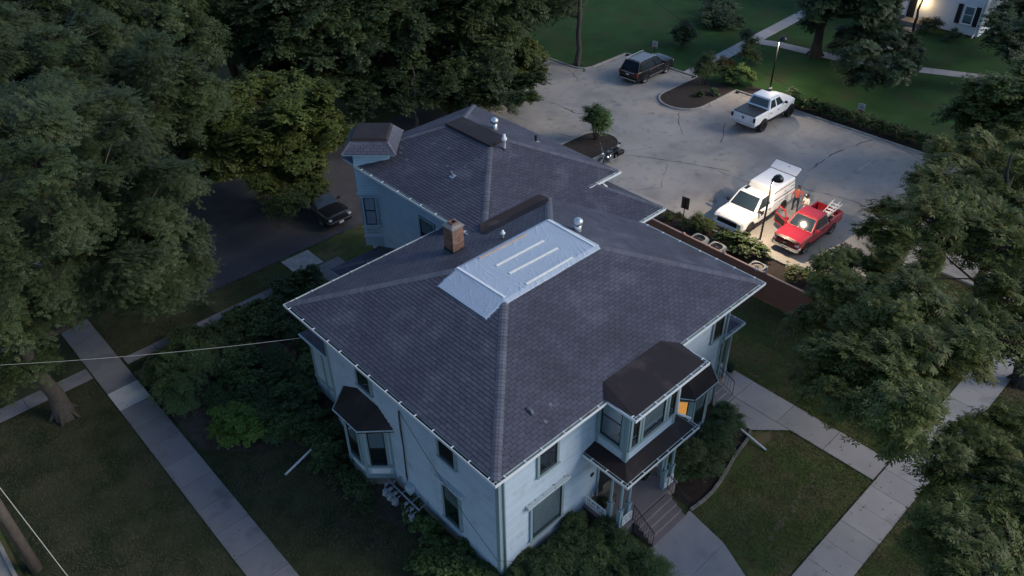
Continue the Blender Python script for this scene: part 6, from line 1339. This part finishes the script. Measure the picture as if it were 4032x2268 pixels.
tree('low dark tree crowding the back eave of the rear house', (20.0, 30.5), 5, .16, [], 'maple', G4, (1.2, 1.6), extra=surveyed([[(880, 130), (1060, 130), (1120, 240), (1000, 275), (905, 270), (870, 200)]], [], 26, lambda u, v: 3.2, 31, 34))
tree('low dark tree filling the gap between back row and lot', (24.4, 30.0), 5, .16, [], 'maple', (.72, .8, .7), (1.1, 1.5), extra=surveyed([[(1060, 130), (1330, 150), (1370, 210), (1290, 265), (1190, 235), (1110, 235)]], [], 28, lambda u, v: 3.2, 32, 34))
tree('low black shaded tree between the locusts and the maple', (2.6, 34.5), 5, .16, [], 'maple', (.5, .6, .56), (1.2, 1.6), extra=surveyed([[(430, 250), (540, 230), (560, 330), (520, 430), (460, 420)]], [], 12, lambda u, v: 3.0, 33, 34))
tree('tall dark tree at the far end of the back row', (32.5, 35.5), 13, .34, [(32.0, 35.0, 7.6, 4.2, 3.8, 5.4, 52)], 'maple', G4, (1.4, 1.9), group=BT)
tree('grey green tree with straight pale trunk at the lot corner', (37.6, 31.3), 12, .24, [(38.6, 35.2, 6.5, 3.6, 3.2, 4.6, 36)], 'locust', (.95, .98, 1.05), (1.3, 1.8), zmin=2.2)
for i, (x, y, hgt_) in enumerate(((2, 52, 12), (10, 53, 12), (18, 48, 12), (26, 45, 12), (36, 48, 12))):
    tree(('farthest dark tree behind the left locusts', 'far dark tree behind the pale limbed tree', 'far dark tree deep behind the turret', 'far dark tree behind the rear roof ridge', 'far dark tree behind the lot corner trunk')[i], (x, y), hgt_, .35, [(x, y, 8, 5, 5, 5.5, 36)], 'maple', G4, (1.8, 2.4))
# right, near trees
R1 = [[(2310, 430), (2240, 520), (2200, 600), (2120, 640), (2060, 690), (2075, 770), (2040, 850), (2060, 930), (2045, 985), (2120, 1020), (2220, 1040), (2300, 1060), (2340, 1000), (2390, 930), (2440, 870), (2600, 860), (2600, 440), (2440, 420)]]
R1H = [[(2345, 650), (2500, 600), (2520, 720), (2460, 790), (2340, 800), (2310, 720)], [(2400, 900), (2520, 850), (2520, 960), (2420, 1000)]]
tree('large ash tree spreading over the sidewalk at the right', (24.0, -8.9), 9, .34, [], 'ash', (1.42, 1.28, .78), (.95, 1.4), (-1.6, 2.0), bark=M_darkbark,
     extra=surveyed(R1, R1H, 96, lambda u, v: 5.6 + (2300 - abs(u - 2300) - 2000) * .006, 3, 46) + surveyed(R1, R1H, 26, lambda u, v: 3.8, 4, 80))
tree('second ash tree with forked trunk beside the lot entry', (27.4, -5.4), 8, .24, [], 'ash', (1.5, 1.32, .78), (1.0, 1.4), (1.6, 1.4), bark=M_darkbark,
     extra=surveyed([[(2330, 400), (2400, 340), (2600, 330), (2600, 560), (2420, 580)]], [], 26, lambda u, v: 5.8, 5, 42))
tree('near ash tree at the lower right corner over the front sidewalk', (12.6, -11.4), 7.5, .26, [], 'ash', (1.45, 1.32, .76), (.9, 1.2), bark=M_darkbark,
     extra=surveyed([[(2400, 1090), (2350, 1150), (2330, 1230), (2370, 1330), (2370, 1400), (2450, 1500), (2620, 1500), (2620, 1050), (2520, 1060)]], [], 46, lambda u, v: 5.4, 6, 42))
tree('bright green tree at the right edge beyond the lot', (43.5, -1.0), 7, .2, [(42.5, -.4, 4.2, 3.6, 3.0, 2.8, 34)], 'maple', (1.25, 1.25, .8), (1.2, 1.6), zmin=1.4)
# far lawn
tree('dark drooping tree on the upper lawn beside the path', (53.6, 18.4), 11, .42, [(54.5, 17.0, 6.0, 3.8, 3.6, 4.4, 46)], 'ash', (.62, .78, .80), (1.4, 1.9), zmin=1.6, bark=M_darkbark)
tree('dark tree in front of the far white house', (58.0, 12.6), 5.5, .22, [], 'ash', (.62, .76, .78), (1.0, 1.4), bark=M_darkbark,
     extra=surveyed([[(2110, 70), (2270, 60), (2310, 110), (2340, 150), (2280, 190), (2180, 210), (2120, 160)]], [], 26, lambda u, v: 2.9, 8, 22))
bush('leafy bush lit warm by the far house lantern', (66.0, 14.4), [(66.0, 14.6, .9, .9), (66.2, 13.8, .9, .9), (65.6, 14.0, .7, .8)], 'shrub', (.9, 1.0, .8))
bush('dark bush at the corner of the far white house', (65.9, 12.0), [(65.9, 12.0, .5, .7), (65.6, 11.4, .45, .7), (65.0, 11.8, .4, .7)], 'shrub', (.8, 1.0, .95))
tree('black shaded tree at the upper right corner by the far house', (66.0, 6.0), 9, .3, [], 'maple', G4, (1.3, 1.7), bark=M_darkbark,
     extra=surveyed([[(2500, -40), (2620, -60), (2620, 150), (2540, 150), (2510, 80)]], [], 26, lambda u, v: 4.0, 9, 20))
bush('round dark shrub on the upper lawn behind the notice sign', (47.6, 27.9), [(47.2, 28.2, 1.0, 1.1), (47.9, 27.6, 1.0, 1.1), (47.6, 27.9, 1.7, 1.0), (47.0, 27.5, .8, .9)], 'shrub', (.75, .9, .95))
bush('wide grey green spreading juniper on the upper lawn', (54.5, 28.8), [(53.2, 29.4, .6, 1.3), (54.4, 28.6, .8, 1.4), (55.6, 29.2, .6, 1.3), (53.8, 27.6, .5, 1.2), (55.0, 27.4, .5, 1.1), (54.6, 30.2, .8, 1.3), (56.6, 31.0, .8, 1.4), (57.4, 29.9, .7, 1.3)], 'shrub', (.95, 1.1, 1.25))
bush('small rounded shrub at the upper frame edge of the lawn', (60.5, 33.6), [(60.5, 33.6, 1.0, 1.4), (61.4, 32.8, .8, 1.2)], 'shrub', (.7, .85, .8))
bush('airy grey green shrub at the head of the far planting island', (41.6, 21.2), [(41.5, 21.3, 1.9, .95), (41.9, 20.9, 1.5, .8), (41.2, 21.5, 1.4, .8), (41.7, 21.2, 2.5, .7)], 'locust', (1.2, 1.2, 1.0))
bush('tall dark shrub behind the far planting island', (47.0, 21.2), [(47.0, 21.2, 1.1, 1.0), (47.2, 21.0, 2.0, 1.0), (46.9, 21.3, 2.8, .8), (47.5, 20.6, 1.0, .9)], 'shrub', (.6, .75, .7))
bush('dark red brown leaved shrub beside the far planting island', (44.6, 21.8), [(44.6, 21.8, .9, .8), (45.1, 21.4, .8, .8)], 'shrub', (.95, .62, .6))
bush('bright green leafy plants filling the far planting island root', (43.4, 19.6), [(43.0, 20.0, .7, .8), (43.6, 19.4, .9, .9), (44.2, 19.0, .8, .8), (43.5, 20.4, 1.0, .8), (44.4, 19.8, .9, .8)], 'broad', (1.5, 1.6, .9))
bush('low green weeds on the far planting island mulch', (39.6, 20.2), [(39.6, 20.2, .25, .45), (40.6, 19.6, .3, .5)], 'broad', (1.0, 1.1, .8), stem=False)
sh = bush('small bushy round tree on the near planting island', (28.3, 20.9), [(28.1, 21.1, 1.5, .95), (28.6, 20.7, 1.5, .95), (28.3, 20.9, 2.1, .95), (27.9, 20.7, 1.9, .8), (28.7, 21.2, 1.9, .8), (28.35, 20.5, 1.2, .8), (28.0, 21.3, 2.2, .7)], 'shrub', (1.4, 1.6, 1.25))
hp = [(42.9, 14.3), (43.3, 13.2), (43.3, 12.1), (43.4, 11.0), (43.4, 9.9), (43.5, 8.8), (43.5, 7.7), (43.5, 6.6), (43.6, 5.5), (43.7, 4.4), (43.7, 3.3)]
hn = ('hedge shrub with tall light shoots at the nose of the lifted pickup', 'second hedge shrub from the lifted pickup', 'third hedge shrub from the lifted pickup', 'hedge shrub left of the hedge notice sign', 'hedge shrub right under the hedge notice sign', 'first hedge shrub right of the hedge notice sign', 'second hedge shrub right of the hedge notice sign', 'third hedge shrub right of the hedge notice sign', 'fourth hedge shrub right of the hedge notice sign', 'fifth hedge shrub right of the hedge notice sign', 'last hedge shrub at the right end of the back hedge')
for (x, y), lb_ in zip(hp, hn): bush(lb_, (x, y), [(x, y + .25, .45, .72), (x + .35, y - .3, .45, .72), (x, y - .1, .68, .6)] + ([(x + .2, y, 1.1, .6)] if y > 14 else []), 'broad' if y > 11.5 else 'shrub', (1.2, 1.35, .9) if y > 11.5 else (1.05, 1.15, .9), group='back hedge shrubs')
for lb_, x, y, cc, s in (('yellowish fine leaved shrub in the bed at the work truck nose', 23.9, 9.0, (1.6, 1.4, .8), .75), ('low greenish shrub in the bed by the dark sign back', 23.6, 10.8, (1.3, 1.2, .8), .4)):
    bush(lb_, (x, y), [(x, y, .5 * s / .6, s), (x + .3, y - .5, .45, s * .9), (x - .2, y + .45, .4, s * .8)], 'shrub', cc)
bush('broad leaved green shrub behind the fence under the lamp post', (23.7, 6.2), [(23.6, 7.0, .6, .75), (23.9, 6.3, .75, .85), (23.6, 5.6, .7, .85), (24.0, 5.0, .6, .7), (23.3, 6.2, .5, .6)], 'broad', (1.15, 1.25, .9))
bush('yellow green small shrub behind the fence near the red truck', (23.6, 2.6), [(23.6, 2.6, .5, .65), (23.9, 2.0, .5, .6)], 'broad', (1.5, 1.4, .7))
# beds round the house
bush('big dark spreading shrub overhanging the sidewalk edge', (-3.9, 17.6), [(-4.3, 17.0, 1.0, 1.05), (-3.8, 18.2, 1.1, 1.1), (-3.0, 17.2, 1.2, 1.1), (-4.4, 15.9, .8, .9), (-3.3, 19.0, .9, 1.0), (-3.6, 16.3, 1.3, 1.0), (-2.6, 18.3, 1.0, 1.0), (-4.5, 18.8, .7, .8)], 'fine', (1.4, 1.6, 1.45))
bush('round bright green shrub beside the sidewalk', (-3.3, 13.0), [(-3.3, 13.0, .85, .85), (-3.0, 12.5, .6, .75), (-3.7, 12.8, .6, .75), (-3.5, 13.5, .6, .75), (-2.9, 13.3, .7, .75), (-3.3, 12.9, 1.2, .75), (-3.9, 13.3, .7, .8), (-2.7, 12.8, .6, .8), (-3.2, 13.8, .6, .8)], 'maple', (1.4, 1.9, .85))
for k, (lb_, x, y, s, cc, sp_) in enumerate((
    ('dark leafy perennials under the near corner of the left roof eave', 2.4, 17.2, 1.0, (.7, .85, .75), 'broad'), ('dark leafy perennials along the narrow side path', 1.0, 19.4, .9, (.62, .75, .68), 'broad'), ('dark plant clump at the street end of the side path', -1.8, 19.6, .9, (.7, .82, .75), 'shrub'),
    ('green plant clump between big shrub and garden flowers', -1.2, 16.4, 1.0, (.85, 1.0, .85), 'broad'), ('dark plants beside the sun porch wall', .0, 13.6, .9, (.75, .9, .75), 'broad'), ('low plants behind the round green shrub', -2.2, 14.6, .9, (.75, .95, .85), 'shrub'),
    ('dark leafy plants between the round shrub and the street bay', -1.5, 12.2, .9, (.75, .95, .8), 'shrub'), ('low dark plants along the sun porch corner', -.9, 11.0, .8, (.7, .85, .75), 'broad'), ('dark plants at the paver end of the garden bed', 4.2, 19.6, .8, (.6, .72, .66), 'broad'), ('low dark plants in the middle of the garden bed', .8, 15.2, .8, (.65, .8, .7), 'shrub'))):
    bush(lb_, (x, y), [(x + vr.uniform(-1.3, 1.3), y + vr.uniform(-1.1, 1.1), .22 + .2 * (q % 3), s * vr.uniform(.5, .95)) for q in range(15)], sp_, tuple(1.35 * q for q in cc), stem=False, cat='plants', name='garden_plants')
fl_ = leafmat('flower_yellow', (.50, .30, .03), (.60, .38, .05), .1); SPEC['flower'] = [clump_mesh('flower_head', 70, fl_, M_bark, 26, 2, 1, .05, .07, .07, .05, .2)]
for lb_, (u, v) in (('yellow orange flowers near the sun porch corner', (735, 885)), ('yellow orange flowers lower in the garden bed', (715, 925)), ('pale flowers beside the path in the garden bed', (640, 800))):
    p = at(u, v, .5); bush(lb_, (p.x, p.y), [(p.x + vr.gauss(0, .25), p.y + vr.gauss(0, .25), .5, .22) for q in range(5)], 'flower', (1, 1, 1) if 'yellow' in lb_ else (.6, .9, 3.0), cat='flowers', name='flowers')
bush('green shrub against the street bay foundation', (-1.3, 8.2), [(-1.3, 8.4, .5, .75), (-1.5, 7.6, .5, .7), (-1.2, 9.2, .5, .7), (-1.7, 8.9, .35, .6)], 'broad', (.85, 1.0, .8))
bush('low leafy plants beside the gas meters', (-1.5, 6.5), [(-1.4, 6.7, .3, .6), (-1.7, 6.0, .25, .5), (-1.3, 7.2, .35, .6)], 'broad', (.8, .95, .8), stem=False)
bush('upright green plants at the street wall near the house corner', (-.75, 2.2), [(-.7, 2.9, .45, .55), (-.75, 2.2, .5, .65), (-.8, 1.4, .5, .7), (-.65, .7, .5, .7), (-.6, .1, .55, .7), (-1.1, 1.0, .4, .6)] + [gb(u, v, .45, .65) for u, v in ((1080, 1330), (1100, 1390), (1060, 1420), (1120, 1440), (1180, 1370), (1040, 1290))], 'broad', (1.1, 1.3, .9))
bush('big arching barberry shrub below the front window and corner', (1.6, -1.3), [(.2, -.7, .9, .75), (.9, -1.0, 1.0, .85), (1.7, -1.1, 1.05, .9), (2.5, -1.0, 1.0, .9), (3.2, -1.3, .9, .85), (1.2, -1.8, .7, .85), (2.1, -1.9, .8, .9), (3.0, -2.0, .75, .85), (3.7, -2.1, .6, .75), (.3, -1.5, .7, .75), (-.4, -.8, .6, .7), (3.9, -1.4, .5, .6), (1.6, -2.5, .5, .7), (2.6, -2.6, .5, .7), (.5, -2.2, .5, .7), (-.9, -.3, .5, .6)] + [gb(u, v, z, .75) for u, v, z in ((1320, 1400, .8), (1400, 1380, .9), (1480, 1360, .9), (1560, 1370, .9), (1620, 1400, .7), (1660, 1430, .5), (1300, 1450, .5), (1390, 1450, .6), (1470, 1440, .7), (1550, 1440, .7), (1620, 1460, .5), (1240, 1430, .5), (1160, 1420, .5), (1440, 1320, 1.0), (1520, 1320, .9))], 'fine', (1.3, 1.45, 1.25))
bush('big arching barberry shrub between porch and side walk', (9.8, -1.2), [(8.5, -1.2, .9, .85), (9.3, -1.4, 1.0, .9), (10.1, -1.5, 1.0, .9), (10.9, -1.5, .95, .85), (11.6, -1.2, .9, .85), (12.2, -.9, .8, .75), (8.7, -1.9, .6, .75), (9.6, -2.0, .65, .8), (10.6, -1.95, .6, .75), (12.3, -1.4, .5, .6), (8.2, -1.6, .6, .6)], 'fine', (1.3, 1.45, 1.3))
for r0, (x, y, z) in zip(POTS, ((15.18, .74, .35), (4.75, -.55, .98), (6.9, -.75, .98))): foliage(r0, 'broad', (x, y, z), .28, (.8, .8, .8))
# grass blades breaking the straight edges of walks and kerbs: one mass nobody could count
def tufts(lines, per_m=26, name='edge_grass'):
    r = np.random.default_rng(5); Vs, Fs = [], []; o = 0
    for (x0, y0, x1, y1) in lines:
        L = math.hypot(x1 - x0, y1 - y0); k = int(L * per_m); t = r.uniform(0, 1, k); px_, py_ = x0 + (x1 - x0) * t + r.normal(0, .035, k), y0 + (y1 - y0) * t + r.normal(0, .035, k)
        for x, y in zip(px_, py_):
            for q in range(3):
                a = r.uniform(0, 6.28); h = r.uniform(.03, .09); w = .012; dx, dy = math.cos(a), math.sin(a)
                Vs += [(x - dy * w, y + dx * w, 0), (x + dy * w, y - dx * w, 0), (x + dx * h * .8, y + dy * h * .8, h)]; Fs.append((o, o + 1, o + 2)); o += 3
    mb = MB(); mb.v = Vs; mb.f = [list(f) for f in Fs]; mb.m = [0] * len(Fs); ob_ = mb.build(name, mat('grass_blade', (.045, .065, .022), .8, .4, 2.0, isl=.3)); tag(ob_, 'short grass fringing the walks and kerbs', 'grass', None, 'stuff')
tufts([(-6.45, 0, -6.45, 30), (-5.05, 0, -5.05, 30), (-5, 20.85, 5.5, 20.85), (-5, 21.45, 5.5, 21.45), (1.6, -8.5, 25, -8.5), (1.6, -6.95, 25, -6.95), (13.9, -6.9, 13.9, -3.2), (15.35, -6.9, 15.35, 1.4), (7.35, -2.8, 7.1, -4.5), (7.1, -4.5, 6.1, -6.9), (4.9, -2.8, 4.3, -4.5), (24.45, 0, 24.45, 18), (42.62, 3, 42.62, 18.5), (-.02, 23.4, 9, 23.4), (12.7, -2.0, 13.9, -3.2), (21.1, -1, 21.1, 10)])

def meadow(areas, dens, name, label, m, h=(.04, .09), seed=9):
    r = np.random.default_rng(seed); B = []
    for (x0, x1, y0, y1) in areas:
        k = int((x1 - x0) * (y1 - y0) * dens); B.append(np.stack([r.uniform(x0, x1, k), r.uniform(y0, y1, k), np.zeros(k)], 1))
    B = np.concatenate(B); k = len(B); a = r.uniform(0, 6.283, k); hh = r.uniform(*h, k); w = r.uniform(.008, .016, k); d = np.stack([np.cos(a), np.sin(a), np.zeros(k)], 1); s_ = np.stack([-d[:, 1], d[:, 0], d[:, 2]], 1)
    Vv = np.stack([B - s_ * w[:, None], B + s_ * w[:, None], B + d * (hh * .9)[:, None] + np.array([0, 0, 1.0]) * (hh * .7)[:, None]], 1).reshape(-1, 3)
    me = bpy.data.meshes.new(name); me.vertices.add(len(Vv)); me.vertices.foreach_set('co', Vv.astype(np.float32).ravel()); me.loops.add(3 * k); me.loops.foreach_set('vertex_index', np.arange(3 * k, dtype=np.int32)); me.polygons.add(k)
    me.polygons.foreach_set('loop_start', np.arange(0, 3 * k, 3, dtype=np.int32)); me.polygons.foreach_set('loop_total', np.full(k, 3, dtype=np.int32)); me.materials.append(m); me.update(calc_edges=True)
    tag(link_mesh(name, me, None), label, 'grass', None, 'stuff')
M_blade = mat('turf_blade', (.080, .116, .036), .8, .40, .9, isl=.35, spec=.15, hue=.05, stain=[((.18, .135, .075), .5, .48, .66)])
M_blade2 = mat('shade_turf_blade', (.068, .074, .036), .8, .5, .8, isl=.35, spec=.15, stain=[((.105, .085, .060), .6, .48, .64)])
meadow([(7.2, 13.9, -6.9, -2.9), (15.4, 21.0, -6.8, 8.0), (6.0, 24, -12, -8.5), (21.4, 29.8, -6.8, -1.9)], 700, 'lawn_grass', 'short patchy turf of the sunny lawns', M_blade)
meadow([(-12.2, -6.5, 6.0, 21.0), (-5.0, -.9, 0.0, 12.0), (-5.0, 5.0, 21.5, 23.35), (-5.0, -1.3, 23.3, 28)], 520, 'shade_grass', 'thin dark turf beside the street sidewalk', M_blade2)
rl = np.random.default_rng(21); mb = MB()
for i in range(420):
    if i % 3: x, y = rl.uniform(8, 24), rl.uniform(-8.6, -3)
    else: x, y = rl.uniform(-12, 3), rl.uniform(6, 26)
    a = rl.uniform(0, 6.28); s_ = rl.uniform(.02, .05); c_, n_ = math.cos(a) * s_, math.sin(a) * s_; mb.add([(x - c_, y - n_, .062), (x + n_ * .5, y - c_ * .5, .066), (x + c_, y + n_, .072), (x - n_ * .5, y + c_ * .5, .060)], [(0, 1, 2, 3)])
tag(mb.build('fallen_leaves', mat('dry_leaf', (.10, .07, .03), .8, .4, 2.0, isl=.4)), 'scattered fallen leaves on walks and lawns', 'leaves', None, 'stuff')
